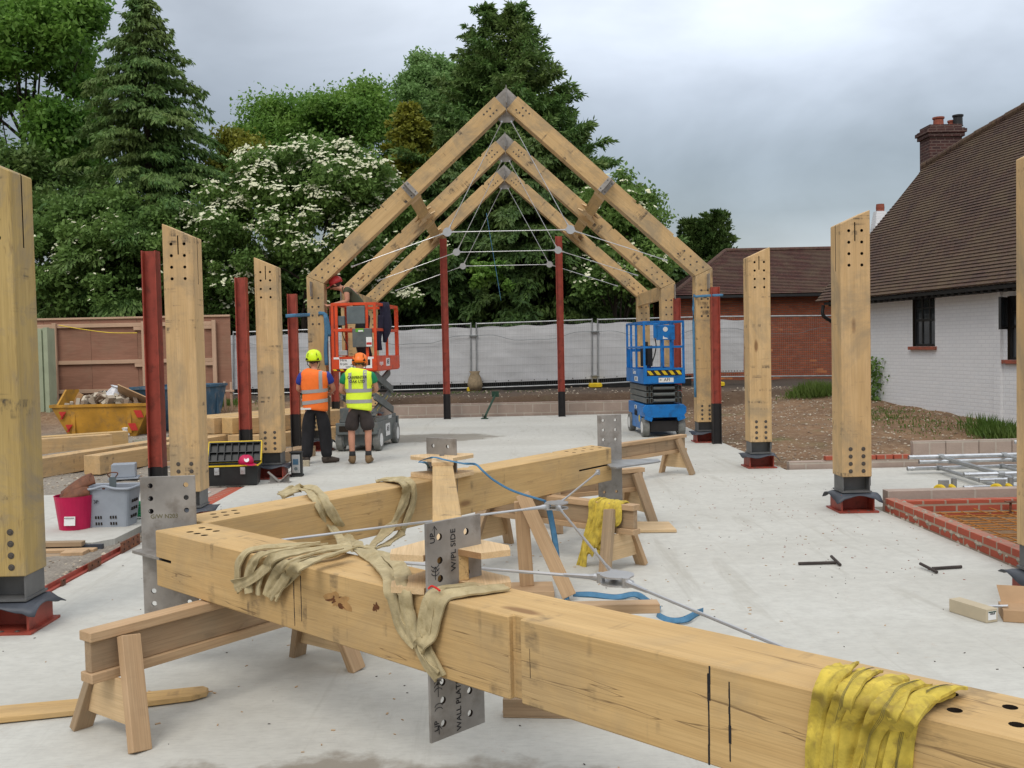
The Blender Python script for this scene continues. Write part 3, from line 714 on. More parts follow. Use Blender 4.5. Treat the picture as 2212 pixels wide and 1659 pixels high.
# Upright fin at the far eave and the flitch tongue that the post will take
Fm = MX(((UL.x*0+.93, 0, -.36, c.x), (-.36*-1*0+.36, 0, .93, c.y), (0, 1, 0, c.z), (0, 0, 0, 1)))
x_ = VC((.97, .25, 0)).normalized(); z_ = x_.cross(VC((0, 0, 1)))
e0 = G(1290, 1000, .67)+VC((0.02, .12, 0))
Fm = MX(((x_.x, 0, z_.x, e0.x), (x_.y, 0, z_.y, e0.y), (0, 1, 0, e0.z), (0, 0, 0, 1)))
plate_holes(t, 'eave_fin', Fm, 0, .235, -.43, .43, [(a, b) for a in (.055, .175) for b in (-.38, -.29, .20, .29, .38)])
tp = [G(x, y, .672) for x, y in ((1317, 1001), (1421, 993), (1427, 998), (1418, 999), (1322, 1010))]
MB().flat([(p.x, p.y) for p in (G(1319, 1010, .672), G(1332, 1011, .672), G(1418, 999, .672), G(1427, 997, .672), G(1421, 992, .672), G(1300, 997, .672)+VC((0, .08, 0)))], .666, .678).build('eave_flitch', 'galv', t, MX())
# timber marks and handwriting
for s_, h0, h1, w in ((1.30, .02, .285, .006), (1.355, .05, .25, .007), (3.43, .0, .27, .007), (3.435, .19, .292, .005), (3.50, .03, .26, .008), (2.72, .1, .2, .002)):
    z = h0; mk = MB()
    while z < h1:
        L_ = random.uniform(.02, .07); jw = w*random.uniform(.45, 1.1); js = random.uniform(-.0008, .0008)
        a = PA(s_+js, RD+.0006, z); b = PA(s_+js, RD+.0006, min(z+L_, h1)); mk.bar(a, b, jw, .0008, nA); z += L_-.001
    mk.build('marker_line', 'ink', t)

tA = UL*0+VC((0, 0, 1))
cF = C0+dA*2.18; fn = dA*-1
nn = nA
def onfin(w, h): return cF+nA*w+VC((0, 0, h))+fn*0
fnn = -dA if (-dA).dot(CAM-cF) > 0 else dA
def fp(w, h): return cF+nA*w+VC((0, 0, h))+fnn*.0075
text('handwriting', 'W/PL SIDE', .036, tframe(fp(.15, .30), (0, 0, 1), nA), 'ink', t, .0004)
text('handwriting', 'UP', .034, tframe(fp(.255, .36), (0, 0, 1), nA), 'ink', t, .0004)
text('handwriting', 'WALL PLATE SIDE', .035, tframe(fp(.14, -.27), (0, 0, 1), nA), 'ink', t, .0004)
text('handwriting', 'UP', .034, tframe(fp(.255, -.36), (0, 0, 1), nA), 'ink', t, .0004)
def arc(w, h, r=.018, k=1):
    MB().path([fp(w+r*math.cos(a)*1., h+k*r*.7*math.sin(a)) for a in np.linspace(.25, math.pi-.25, 7)], .0013, 4).build('pen_arc', 'ink', t)
for h in (.29, .275, .26, .19, .175, .16): arc(.245, h-.03, .02, -1)
for h in (-.2, -.215, -.23, -.29, -.305): arc(.245, h, .02, 1)
for h0, h1 in ((.20, .25), (.37, .405), (-.25, -.19), (-.395, -.36)):
    hw = MB(); hw.path([fp(.245, h0), fp(.245, h1), fp(.257, h1-.016), fp(.245, h1), fp(.233, h1-.016)], .0013, 4).build('pen_arrow', 'ink', t)
def blotch(s_, h, w_, hh_, mat, seed, tilt=0.):
    r = random.Random(seed); n = 26; c = PA(s_, RD+.0008, h); P = []
    for i in range(n):
        a = 2*math.pi*i/n; k = 1+.35*math.sin(2*a+seed)+.25*math.sin(5*a+seed*2)+.12*r.gauss(0, 1)
        x = w_*k*math.cos(a); y = hh_*k*math.sin(a)+tilt*x; P.append(c+dA*x+VC((0, 0, y)))
    MB().add([c+nA*.0004]+P, [(0, 1+i, 1+(i+1) % n) for i in range(n)]).build('knot', mat, t)
blotch(1.60, .185, .045, .022, 'knotbrown', 3, .3); blotch(1.645, .175, .05, .013, 'knotbrown', 5, -.35); blotch(1.625, .185, .075, .035, 'knothalo', 9, .1); blotch(1.88, .20, .016, .02, 'knotbrown', 7)
af = PL(0, .25, 0)
text('handwriting', 'G/W N203', .032, tframe(PL(-.0075, .22, .19), -VL*1., (0, 0, 1)), 'stitch', t, .0004)
# strut lying across both rafters
a = PA(2.18, .16, .297); b = PB(2.18, .14, .297)
dr = (b-a).normalized(); t = empty('loose_strut', a, 'oak strut with flared plywood ends laid across both rafters of the lying frame', 'strut')
Mz = MX.Translation(a-dr*.10) @ frame((0, 0, 0), dr); dd_ = nA.cross(VC((0, 0, 1))); sg_ = 1 if dd_.dot(CAM-cF) > 0 else -1
Fz = MX(((nA.x, 0, dd_.x, cF.x), (nA.y, 0, dd_.y, cF.y), (nA.z, 1, dd_.z, cF.z), (0, 0, 0, 1)))
lo_, hi_ = sorted((-.010*sg_, .45*sg_))
strut(t, Mz, (b-a).length+.2, cut=MB().box(.125, .292, .1, .6, lo_, hi_, Mz.inverted() @ Fz))
for o in t.children:
    if o.name.startswith('plywood_cheek') and len(o.data.materials) > 2: o.data.materials[1] = M['plyedge']

# ------------------------------------------------ red steel stanchions
def stanchion(x, y, top, label, blk=.72, w=.145, group='red steel stanchions'):
    t = empty('steel_stanchion', (x, y, 0), label, 'steel post', group)
    for nm, mt, z0, z1, e in (('upper_section', 'red', blk, top, 0), ('lower_section', 'black', 0.0, blk, .002)):
        f = .007; h = w/2
        poly = [(-h-e, -h-e), (-h+f*1.6+e, -h-e), (-h+f*1.6+e, -f/2-e), (h-f*1.6-e, -f/2-e), (h-f*1.6-e, -h-e), (h+e, -h-e), (h+e, h+e), (h-f*1.6-e, h+e), (h-f*1.6-e, f/2+e), (-h+f*1.6+e, f/2+e), (-h+f*1.6+e, h+e), (-h-e, h+e)]
        MB().flat(poly, z0, z1).build(nm, mt, t, MX.Translation((x, y, 0)))
for x, y, l in ((-3.53, 10.2, 'first red stanchion from the left front, between the drilled plate and an oak post'),
                (-3.50, 13.62, 'red stanchion rising behind the open toolbox'),
                (-3.45, 16.7, 'red stanchion tied by a blue strap to the first portal frame on the left'),
                (-3.42, 20.6, 'red stanchion seen through the orange lift basket'),
                (3.72, 17.15, 'red stanchion tied by a blue strap at the right of the first portal frame'),
                (3.76, 21.1, 'red stanchion behind the blue lift, half hidden by an oak post')):
    stanchion(x, y, {10.2: 2.80, 13.62: 2.77}.get(y, 2.71), l, .60 if y < 11 else .70)
for x, l in ((-1.34, 'tall red gable post left of centre in front of the white fence'), (1.50, 'tall red gable post right of centre in front of the white fence')):
    stanchion(x, 24.62, 4.45, l, .62, .165, 'tall red gable posts')

# ------------------------------------------------ saw horses
def sawhorse(A, B, label, H=.52, mat='pine', lm='pine_old', w=.05, inset=.22, splay=.17, gus=(1, 1), both=True):
    A = VC((A[0], A[1], 0)); B = VC((B[0], B[1], 0)); d = (B-A).normalized(); n = VC((-d.y, d.x, 0)); L = (B-A).length; up = VC((0, 0, 1))
    t = empty('saw_horse', (A+B)/2, label, 'saw horse', 'timber saw horses')
    timber('top_chord', A+up*(H-.022), B+up*(H-.022), .095, .044, mat, t)
    timber('web_board', A+d*.01+up*(H-.1155), B-d*.01+up*(H-.1155), .05, .142, lm, t)
    timber('bottom_chord', A+up*(H-.209), B+up*(H-.209), .095, .044, mat, t)
    for i, (P, e) in enumerate(((A+d*inset, -d), (B-d*inset, d))):
        for q in (-1, 1):
            top = P+n*(q*.072)+up*(H-.045); bot = P+n*(q*(.075+splay))+e*.07+up*.0
            leg = timber('leg', bot, top, .095, .044, lm if q > 0 else mat, t, up=n*q)
        c = P+e*-.026+up*(H-.33)
        hw_ = .055+splay*.45
        poly = [(-.10, .10), (.10, .10), (.10+splay*.62, -.10), (-.10-splay*.62, -.10)]
        MB().prism(poly, -.008, .008).build('gusset', 'ply', t, frame(P+e*.052+up*(H-.33), n, up), bevel=.001)
    return t
sawhorse((-1.88, 4.42), (-.95, 5.62), 'saw horse in the left foreground carrying the near rafter of the lying frame', mat='pine', lm='pine_old', inset=.17)
sawhorse((1.02, 7.58), (-.22, 8.75), 'saw horse under the far rafter with the yellow sling hung over its end', inset=.2)
sawhorse((2.47, 13.45), (1.15, 12.05), 'empty saw horse out on the slab in front of the blue lift', inset=.25)
sawhorse((1.40, 9.92), (.35, 9.4), 'saw horse behind the upright plate carrying the tip of the far rafter', inset=.12)
# near trestle under the near rafter (only its foot shows) and propping trestle
t = empty('low_trestle', (.35, 3.25, 0), 'low timber trestle foot under the near rafter beside its notch', 'trestle')
pq = G(1088, 1550); pr_ = G(1190, 1548)
timber('foot', pq+VC((0, .02, .045)), pq+VC((.62, -.05, .045)), .05, .09, 'pine_old', t)
timber('stem', pq+VC((.42, .05, .09)), pq+VC((.42, .05, .50)), .09, .045, 'pine', t)
timber('head', pq+VC((.1, .05, .5)), pq+VC((.75, .05, .5)), .09, .045, 'pine', t)
t = empty('prop_trestle', (.25, 6.9, 0), 'raw pine trestle with one raking leg standing between the two rafters', 'trestle')
timber('foot', (-.02, 6.95, .03), (.34, 6.95, .03), .3, .06, 'pine', t)
timber('upright', (.155, 6.99, .06), (.125, 6.99, .66), .10, .045, 'pine', t, up=(0, 1, 0))
timber('raking_leg', (.44, 6.78, .03), (.135, 6.93, .72), .10, .075, 'pine', t, up=(0, -1, .1))

# ------------------------------------------------ slings and straps
TOPZ = .8225
def sp(k, x, y, off=.008):
    if k == 't': return G(x, y, TOPZ+off)
    if k == 'a': return onp(x, y, PA(0, RD, 0), nA, off+.004)
    if k == 'b': return onp(x, y, PB(0, 0, 0), -nB, off+.004)
    if isinstance(k, (int, float)): return G(x, y, k)
def ribbon(P, wv, ws, th, fold, seed, n=9):
    """flat woven strap: thin edges, lengthwise creases that wander"""
    r = random.Random(seed); p1, p2, p3 = r.uniform(0, 6), r.uniform(0, 6), r.uniform(0, 6); N = len(P); vs = []; fs = []; acc = 0
    for i, p in enumerate(P):
        if i: acc += (P[i]-P[i-1]).length
        tg = (P[min(i+1, N-1)]-P[max(i-1, 0)]).normalized(); a = wv[i]-tg*wv[i].dot(tg); a = a.normalized() if a.length > 1e-4 else tg.orthogonal().normalized(); b = tg.cross(a)
        tw = .22*math.sin(acc*9+p3); a, b = a*math.cos(tw)+b*math.sin(tw), b*math.cos(tw)-a*math.sin(tw)
        w = ws*(1+.14*math.sin(acc*17+p1)); row = []
        for j in range(n):
            x = -1+2*j/(n-1); f = fold*(.9*math.sin(2.6*x+p1+acc*6)+.7*math.sin(5.5*x+p2+acc*11)*(1-.3*abs(x)))+.0012*math.sin(acc*70+x*3)
            row.append((x, f))
        for sg in (1, -1):
            rr_ = row if sg > 0 else row[::-1]
            for x, f in rr_: vs.append(p+a*(w*x)+b*(f+sg*th))
    m = 2*n
    for i in range(N-1):
        for k in range(m): fs.append((i*m+k, i*m+(k+1) % m, (i+1)*m+(k+1) % m, (i+1)*m+k))
    fs += [tuple(range(m))[::-1], tuple(range((N-1)*m, N*m))]
    return MB().add(vs, fs)
def webbing(name, strands, mat, label, cat='sling', w=.032, th=.006, group=None, stitch=False):
    """strands: list of (width-dir, [(face, x, y, off), ...])"""
    t = empty(name, (0, 0, 0), label, cat, group); first = None
    rr = random.Random(3)
    for wd_, pts in strands:
        P = [sp(*p) if not isinstance(p, VC) else p for p in pts]; P = smoothpath(P, 12); n = len(P)
        ph = rr.uniform(0, 6); ws = [w*(.82+.25*math.sin(i*.21+ph)) for i in range(n)]; ts = [th*(1.2+.45*math.sin(i*.33+ph*2)) for i in range(n)]
        wv = []
        for i, p in enumerate(P):
            if isinstance(wd_, list):
                k = i/(n-1)*(len(wd_)-1); a = int(min(k, len(wd_)-2)); f = k-a; wv.append(VC(wd_[a])*(1-f)+VC(wd_[a+1])*f)
            else: wv.append(VC(wd_))
        tt = ribbon(P, wv, w*1.02, .0038, th*.62, len(pts)*7+int(ph*10)).build('webbing', mat, t, smooth=True)
        es = tt.modifiers.new('e', 'EDGE_SPLIT'); es.split_angle = R(50)
        if first is None: first = P[0]
        if stitch:
            mb = MB()
            for o_ in ((-.12, 0, .12) if strands.index((wd_, pts)) in (1, 3, 5) else ()):
                Q = []
                for i, p in enumerate(P):
                    tg = (P[min(i+1, n-1)]-P[max(i-1, 0)]).normalized(); a = wv[i]-tg*wv[i].dot(tg); a = a.normalized() if a.length > 1e-4 else tg.orthogonal(); b = tg.cross(a)
                    if b.dot(CAM-p) < 0: b = -b
                    Q.append(p+a*(ws[i]*o_)+b*(th*.6+.004))
                mb.path(Q, .0006, 4)
            if mb.v: mb.build('stitching', 'stitch', tt)
    return t
D = lambda v: VC(v)
al = dA; ab = dB
K = []
for i in range(5):
    x = i*26; o = .012+.006*i
    K.append(([al, al, nA*.3+al, al, al, al], [('t', 690+x*.6, 1172+i*4, .012+.01*i), ('t', 610+x*.75, 1178+i*7, .016+.008*i), ('t', 545+x*.95, 1186+i*10, .014+.006*i), ('a', 517+x*1.05, 1212+i*9, .016), ('a', 512+x*.9, 1250+i*6, .02), ('a', 517+x*.75, 1279+i*3, .028)]))
K.append(([al, al, al, al], [('a', 505, 1264, .03), ('a', 545, 1250, .034), ('a', 590, 1215, .022), ('t', 625, 1199, .02), ('t', 690, 1186, .03), ('t', 757, 1178, .03)]))
K.append(([al, al, al, al], [('a', 582, 1290, .022), ('a', 606, 1262, .026), ('a', 632, 1222, .02), ('t', 660, 1207, .016), ('t', 715, 1200, .02), ('t', 760, 1181, .03)]))
webbing('lifting_sling', K, 'khaki', 'khaki sling gathered in loose folds over the edge of the near rafter at left', group='khaki slings', w=.024)
K = [([ab, ab, ab, ab], [('t', 606, 1070, .0), ('t', 640, 1057, .02), ('t', 668, 1060, .03), ('t', 682, 1076, .014), ('b', 693, 1100, .012), ('b', 718, 1140, .012), (.62, 745, 1175), (.80, 775, 1188)]),
     ([ab, ab, ab, ab], [('t', 608, 1070, .014), ('t', 660, 1052, .035), ('t', 692, 1066, .03), ('b', 706, 1090, .014), ('b', 728, 1124, .014), ('b', 748, 1158, .012), (.66, 770, 1176), (.83, 790, 1190)]),
     ([al, al, al, al], [(.84, 757, 1180), ('t', 790, 1192, .02), ('t', 815, 1213, .014), ('t', 838, 1240, .012), ('a', 846, 1278, .012), ('a', 857, 1330, .012), ('a', 872, 1362, .012), ('a', 898, 1388, .016)]),
     ([al, al, al, al], [(.84, 775, 1180), ('t', 822, 1192, .02), ('t', 852, 1212, .016), ('t', 868, 1236, .014), ('a', 872, 1270, .016), ('a', 880, 1320, .016), ('a', 892, 1364, .016), ('a', 905, 1388, .02)]),
     ([al, al, al, al], [('t', 1085, 1264, .01), ('t', 1030, 1263, .018), ('t', 965, 1268, .018), ('t', 938, 1280, .014), ('a', 927, 1305, .012), ('a', 919, 1350, .012), ('a', 916, 1388, .014), ('a', 925, 1412, .018), ('a', 940, 1438, .014), ('a', 952, 1462, .006)]),
     ([al, al, al, al], [('t', 1090, 1267, .012), ('t', 1020, 1275, .02), ('t', 970, 1284, .016), ('a', 948, 1300, .014), ('a', 938, 1335, .014), ('a', 932, 1372, .014), ('a', 913, 1392, .03), ('a', 906, 1402, .02), ('a', 920, 1432, .014), ('a', 945, 1462, .008)])]
ts = webbing('lifting_sling', K, 'khaki', 'khaki sling choked round the near rafter by the fin plate, trailing over the far rafter', group='khaki slings', stitch=False)
MB().path(smoothpath([sp('t', 925, 1272, .035), sp('t', 932, 1266, .045), sp('t', 942, 1270, .04), sp('t', 950, 1276, .035)], 5), .004, 6).build('red_cord', 'redstr', ts)
K = [([ab]*4, [('t', 812, 1040, .004), ('t', 835, 1036, .014), ('t', 864, 1040, .02), ('t', 874, 1049, .012), ('b', 878, 1066, .012), ('b', 866, 1100, .012), ('b', 845, 1135, .012), (.55, 812, 1172), (.62, 790, 1188)]),
     ([ab]*4, [('t', 820, 1036, .01), ('t', 860, 1034, .022), ('t', 884, 1040, .018), ('b', 893, 1055, .012), ('b', 893, 1085, .012), ('b', 878, 1130, .012), ('b', 866, 1153, .012), (.52, 838, 1174), (.58, 812, 1186)])]
webbing('lifting_sling', K, 'khaki', 'khaki sling looped over the far rafter beside the plywood strut end', group='khaki slings')
# yellow sling, front right
K = []
for i in range(5):
    o = .006*(i % 2)
    K.append(([al, al*.9+nA*.2, al, al], [('t', 1836+i*50, 1437+i*13, .012), ('t', 1822+i*48, 1440+i*14, .040-.003*i), ('t', 1803+i*46, 1452+i*14, .058-.005*i), ('t', 1788+i*46, 1474+i*14, .045-.003*i+o), ('t', 1778+i*44, 1500+i*13, .020+o), ('a', 1771+i*39, 1545+i*9, .012+o), ('a', 1768+i*36, 1600+i*6, .016+o), ('a', 1764+i*34, 1665, .012+o), ('a', 1760+i*33, 1740, .012+o)]))
K.append(([al, al, al, al], [('t', 2064, 1490, .008), ('t', 2040, 1488, .028), ('t', 2010, 1497, .034), ('t', 1985, 1517, .022), ('t', 1968, 1538, .012), ('a', 1955, 1570, .012), ('a', 1945, 1615, .014), ('a', 1938, 1665, .012), ('a', 1934, 1740, .012)]))
webbing('lifting_sling', K, 'slingy', 'dirty yellow sling piled over the near rafter at the right edge of the photo', w=.030, th=.010, stitch=True, group='yellow slings')
# yellow sling on the saw horse end
dH = (VC((1.02, 7.58, 0))-VC((-.22, 8.75, 0))).normalized(); nH = VC((dH.y, -dH.x, 0)); 
if nH.y > 0: nH = -nH
hp = VC((1.02, 7.58, .5))-dH*.28
K = []
for i in range(6):
    a = hp+dH*(-.11+.052*i); ln = [.50, .36, .30, .33, .26, .22][i]; sh = [-.10, -.06, -.05, -.04, -.10, -.09][i]
    K.append(([dH]*3, [a-nH*.07-VC((0, 0, .10)), a-nH*.05+VC((0, 0, .01)), a+VC((0, 0, .035)), a+nH*.052+VC((0, 0, .012)), a+nH*.068-VC((0, 0, .10)), a+nH*.075+dH*sh*.6-VC((0, 0, ln*.65)), a+nH*.085+dH*(sh-.02)-VC((0, 0, ln)), a+nH*.10+dH*(sh+.03)-VC((0, 0, ln+.02)), a+nH*.09+dH*(sh+.05)-VC((0, 0, ln*.6))]))
webbing('lifting_sling', K, 'slingy', 'yellow sling hung in loops over the end of the middle saw horse', w=.029, th=.009, group='yellow slings')
# blue ratchet straps
def strap(pts, label, wd_=(0, 0, 1), w=.012, th=.0012, name='ratchet_strap', mat='bluestrap', k=8):
    P = smoothpath(pts, k); return tag(MB().path(P, w, 6, ry=th, wd=wd_).build(name, mat, smooth=True), label, 'strap', 'blue ratchet straps')
strap([G(928, 1012, .85), G(920, 1000, .975), G(905, 997, .98), G(935, 988, .985), G(960, 993, .99), G(1000, 1001, .985), G(1027, 1003, .97), G(1043, 1017, .93), G(1068, 1038, .86), G(1110, 1061, .78), G(1180, 1083, .69)], 'blue strap round the far plywood strut end, its tail hanging to the rod joint', (.7, .5, .5), .008)
strap([G(1180, 1084, .69), G(1186, 1100, .62), VC((.35, 6.84, .42)), VC((.37, 6.8, .2)), VC((.40, 6.78, .10)), VC((.42, 6.75, .012))], 'blue strap tail hanging straight down from the rod joint', (1, 0, .2), .020)
strap([G(1238, 1285, .01), G(1275, 1284, .02), G(1330, 1290, .015), G(1372, 1284, .035), G(1400, 1300, .03), G(1425, 1317, .012), G(1420, 1328, .012), G(1445, 1340, .012), G(1480, 1338, .03), G(1505, 1325, .04), G(1519, 1320, .012)], 'blue strap lying twisted on the slab under the tie rod', (.3, .6, .7), .022)
xl = CX-HW; yy = YF[3]
strap([VC((-3.55, 16.62, 2.34)), VC((-3.38, 16.60, 2.35)), VC((-3.33, 17.37, 2.38)), VC((-3.05, 17.37, 2.40)), VC((-2.98, 17.36, 2.25)), VC((-2.95, 17.36, 2.0))], 'blue strap tying the left red stanchion to the nearest portal frame', (0, 0, 1), .030, .003, k=4)
strap([VC((-3.02, 17.36, 2.38)), VC((-3.01, 17.36, 2.1)), VC((-3.03, 17.36, 1.75)), VC((-3.02, 17.35, 1.5))], 'blue strap end hanging down the left portal post behind the lift', (1, 0, 0), .035, .003, k=4)
strap([VC((3.40, 17.36, .8)), VC((3.39, 17.36, 1.6)), VC((3.39, 17.36, 2.52)), VC((3.44, 17.36, 2.56)), VC((3.72, 17.03, 2.56)), VC((3.84, 17.05, 2.56))], 'blue strap tying the right red stanchion to the nearest portal frame', (0, 0, 1), .022, .003, k=4)
strap([VC((-.26, 24.6, 5.05)), VC((-.2, 24.6, 4.6)), VC((-.05, 24.6, 3.6)), VC((.05, 24.6, 2.9))], 'thin blue strap dangling from the left rafter of the farthest frame', (1, 0, 0), .006, .003, k=4)
# ------------------------------------------------ low walls and the brick pit
def wallbox(name, x0, x1, y0, y1, z0, z1, mat, label, cat='wall', group=None, parent=None):
    o = MB().box(0, x1-x0, 0, y1-y0, 0, z1-z0).build(name, mat, parent, MX.Translation((x0, y0, z0)), bevel=.004)
    return tag(o, label, cat, group) if parent is None else o
wallbox('block_wall', -3.7, 4.3, 25.18, 25.32, -.15, .34, 'block', 'low wall of pink-grey concrete blocks along the far edge of the slab')
wallbox('block_wall', 3.95, 9.5, 10.12, 10.27, -.15, .19, 'block', 'low concrete block wall behind the brick pit')
wallbox('block_wall', 3.92, 8.8, 13.5, 13.64, -.15, .10, 'block', 'lowest concrete block course behind the second slab, right of the posts')
t = empty('loose_blocks', (6.2, 13.7, .10), 'row of upright concrete blocks set on the far block course', 'blocks')
for i in range(4): wallbox('block', 5.62+i*.455, 5.62+i*.455+.445, 13.5, 13.6, .102, .345, 'block', None, parent=t)
t = empty('brick_course', (4.8, 13.6, .10), 'course of red bricks laid on the far block course', 'bricks')
for i in range(5): wallbox('brick', 4.42+i*.235, 4.42+i*.235+.215, 13.5, 13.6, .102, .167, 'newbrick', None, parent=t)
wallbox('end_block', 5.62, 6.1, 10.13, 10.26, .20, .40, 'block', 'single concrete block standing on the low wall behind the pit', 'block')
t = empty('brick_pit_wall', (3.95, 8, -.1), 'new red brick wall round the rebar pit, mortar squeezed from its joints', 'wall')
MB().box(0, .11, 0, 7.0, 0, .29).build('side_wall', 'newbrick', t, MX.Translation((3.87, 3.0, -.15)), bevel=.004)
MB().box(0, 5.6, 0, .11, 0, .27).build('back_wall', 'newbrick', t, MX.Translation((3.99, 9.89, -.15)), bevel=.004)
rr = random.Random(5); mb = MB()
for i in range(95):
    y = rr.uniform(4, 9.9); s = rr.uniform(.012, .03); c = VC((3.866, y, rr.choice([.06, .0, .065]))); q = [VC((rr.gauss(0, .006), rr.gauss(0, 1)*s, rr.gauss(0, .5)*s)) for _ in range(6)]
    mb.add([c+VC((-.012, 0, 0)), c+VC((.004, s*1.6, .2*s)), c+VC((.004, .2*s, s)), c+VC((.004, -s*1.5, 0)), c+VC((.004, 0, -s))]+[], [(0, 1, 2), (0, 2, 3), (0, 3, 4), (0, 4, 1)])
for i in range(60):
    y = rr.uniform(4, 9.9); s = rr.uniform(.015, .04); x = rr.uniform(3.885, 3.965); c = VC((x, y, .141))
    mb.add([c+VC((0, 0, .012)), c+VC((s*.6, 0, 0)), c+VC((0, s, 0)), c+VC((-s*.6, 0, 0)), c+VC((0, -s, 0))], [(0, 1, 2), (0, 2, 3), (0, 3, 4), (0, 4, 1)])
mb.build('mortar_snots', 'mortar', t)
t = empty('rebar_mesh', (5.2, 8, -.05), 'rusty orange reinforcing mesh lying in the brick pit', 'rebar mesh')
mb = MB()
for i in range(42):
    y = 4.2+i*.14+rr.uniform(-.02, .02); mb.tube((4.0, y, .012+rr.uniform(-.01, .01)), (6.6, y+rr.uniform(-.03, .03), .012+rr.uniform(-.02, .02)), .006, n=5)
mb.build('cross_bars', 'rebar', t); mb = MB()
for i in range(16): x = 4.08+i*.16+rr.uniform(-.02, .02); mb.tube((x, 4.2, .025), (x+rr.uniform(-.05, .05), 9.85, .025+rr.uniform(-.02, .02)), .006, n=5)
mb.build('long_bars', 'rebar', t)
tag(MB().tube((5.05, 9.8, -.02), (5.05, 9.8, .10), .012, n=6).box(5.0, 5.1, 9.77, 9.83, .1, .112).build('spacer', 'rust'), 'small rusty T-shaped spacer against the back wall of the pit', 'spacer')

# ------------------------------------------------ scaffold frames
def scaff(x, y, z, label, L=3.0, W=1.75, rungs=(.42, 1.25, 2.1), sk=.06):
    t = empty('scaffold_ladder', (x, y, z), label, 'scaffold frame', 'aluminium scaffold frames')
    a = VC((x, y, z)); ux = VC((1, .03, 0)).normalized(); uy = VC((sk, 1, 0)).normalized()
    for q in (0, 1):
        mb = MB().tube(a+uy*(q*W), a+uy*(q*W)+ux*L, .0255, n=12); c = a+uy*(q*W)
        for f in (.0, .05): mb.tube(c+ux*(f), c+ux*(f+.02), .029, n=12)
        mb.build('stile', 'alu', t)
    for r_ in rungs:
        mb = MB().tube(a+ux*r_+uy*.02, a+ux*(r_+.0)+uy*(W-.02), .022, n=10)
        for q in (0.0, 1.0): mb.tube(a+ux*(r_-.035)+uy*(q*W), a+ux*(r_+.035)+uy*(q*W), .033, n=10)
        mb.build('rung', 'galv', t)
scaff(5.12, 10.95, .225, 'uppermost aluminium scaffold frame lying on the second slab'); scaff(5.28, 10.93, .165, 'aluminium scaffold frame directly beneath the top one', sk=.04); scaff(5.14, 11.0, .07, 'lowest aluminium scaffold frame on the second slab', sk=.05)
for i in range(7):
    a = VC((6.75+.02*i, 13.0-.11*i, .36+.05*(i % 2))); o = MB().tube(a, a+VC((2.6, -.9, -.02)), .026, n=10).build('scaffold_pole', 'alu'); tag(o, ['backmost tube of the bundle', 'second tube from the back of the bundle', 'third tube from the back of the bundle', 'middle tube of the bundle', 'fifth tube from the back of the bundle', 'sixth tube from the back of the bundle', 'frontmost tube of the bundle'][i]+' resting on the scaffold frames', 'scaffold tube', 'bundled scaffold tubes')
tag(MB().tube((7.9, 13.9, .45), (10, 13.5, .45), .026, n=10).build('scaffold_pole', 'alu'), 'upper lone scaffold tube at the right edge behind the bundle', 'scaffold tube')
tag(MB().tube((7.6, 13.4, .40), (9.8, 13.0, .40), .03, n=10).build('scaffold_pole', 'alu'), 'lower lone scaffold tube at the right edge behind the bundle', 'scaffold tube')
def castor(x, y, label):
    t = empty('castor_wheel', (x, y, 0), label, 'castor wheel', 'yellow castor wheels'); 
    for i, dx in enumerate((0, .11)):
        o = MB().lathe([(.03, -.02), (.085, -.022), (.10, -.012), (.10, .012), (.085, .022), (.03, .02)], frame((x+dx, y, .10), (0, .25, 1), (1, .35, 0)), 22).build('tyre', 'yellow', t, smooth=False)
    mb = MB().box(x+.10, x+.26, y-.03, y+.05, .06, .12).box(x+.0, x+.10, y+.0, y+.04, .10, .24).tube((x+.16, y+.02, .1), (x+.16, y+.02, .26), .03); mb.build('fork', 'galv', t)
castor(4.63, 10.45, 'yellow-rimmed castor nearest the post, left behind the block wall'); castor(5.22, 10.42, 'yellow-rimmed castor below the scaffold frame stile'); 

# ------------------------------------------------ red bricks and rail at the slab's left edge
t = empty('paving_bricks', (-3.6, 12.4, -.06), 'rows of pinkish paving bricks at the slab edge beside the toolbox', 'bricks')
for i in range(16):
    for j in range(3):
        y = 11.2+i*.115
        MB().box(0, .205, 0, .103, 0, .06).build('brick', 'block' if j else 'newbrick', t, MX.Translation((-3.60-.213*j*1.0, y, -.07)) , bevel=.004) if (i+j) % 1 == 0 else None
t = empty('edge_rail', (-3.42, 8.5, 0), 'rusty red steel angle rail with drilled cleats along the slab edge', 'steel rail')
a0 = VC((-3.40, 6.9, .0)); a1 = VC((-3.41, 9.15, .0))
MB().box(-3.43, -3.385, 6.9, 9.15, -.05, .012).box(-3.43, -3.42, 6.9, 9.15, .012, .045).build('angle', 'red', t)
for y0, y1, z1 in ((8.75, 9.2, .10), (8.05, 8.3, .07), (7.55, 7.62, .05)):
    Mw = MX(((0, 0, 1, -3.375), (1, 0, 0, y0), (0, 1, 0, .0), (0, 0, 0, 1))); n_ = int((y1-y0)/.1)
    plate_holes(t, 'cleat', Mw, 0, y1-y0, -.01, z1, [((i+.5)*(y1-y0)/max(n_, 1), h) for i in range(max(n_, 1)) for h in ((.03, .075) if z1 > .08 else (.04,))], 'rust', r=.01)

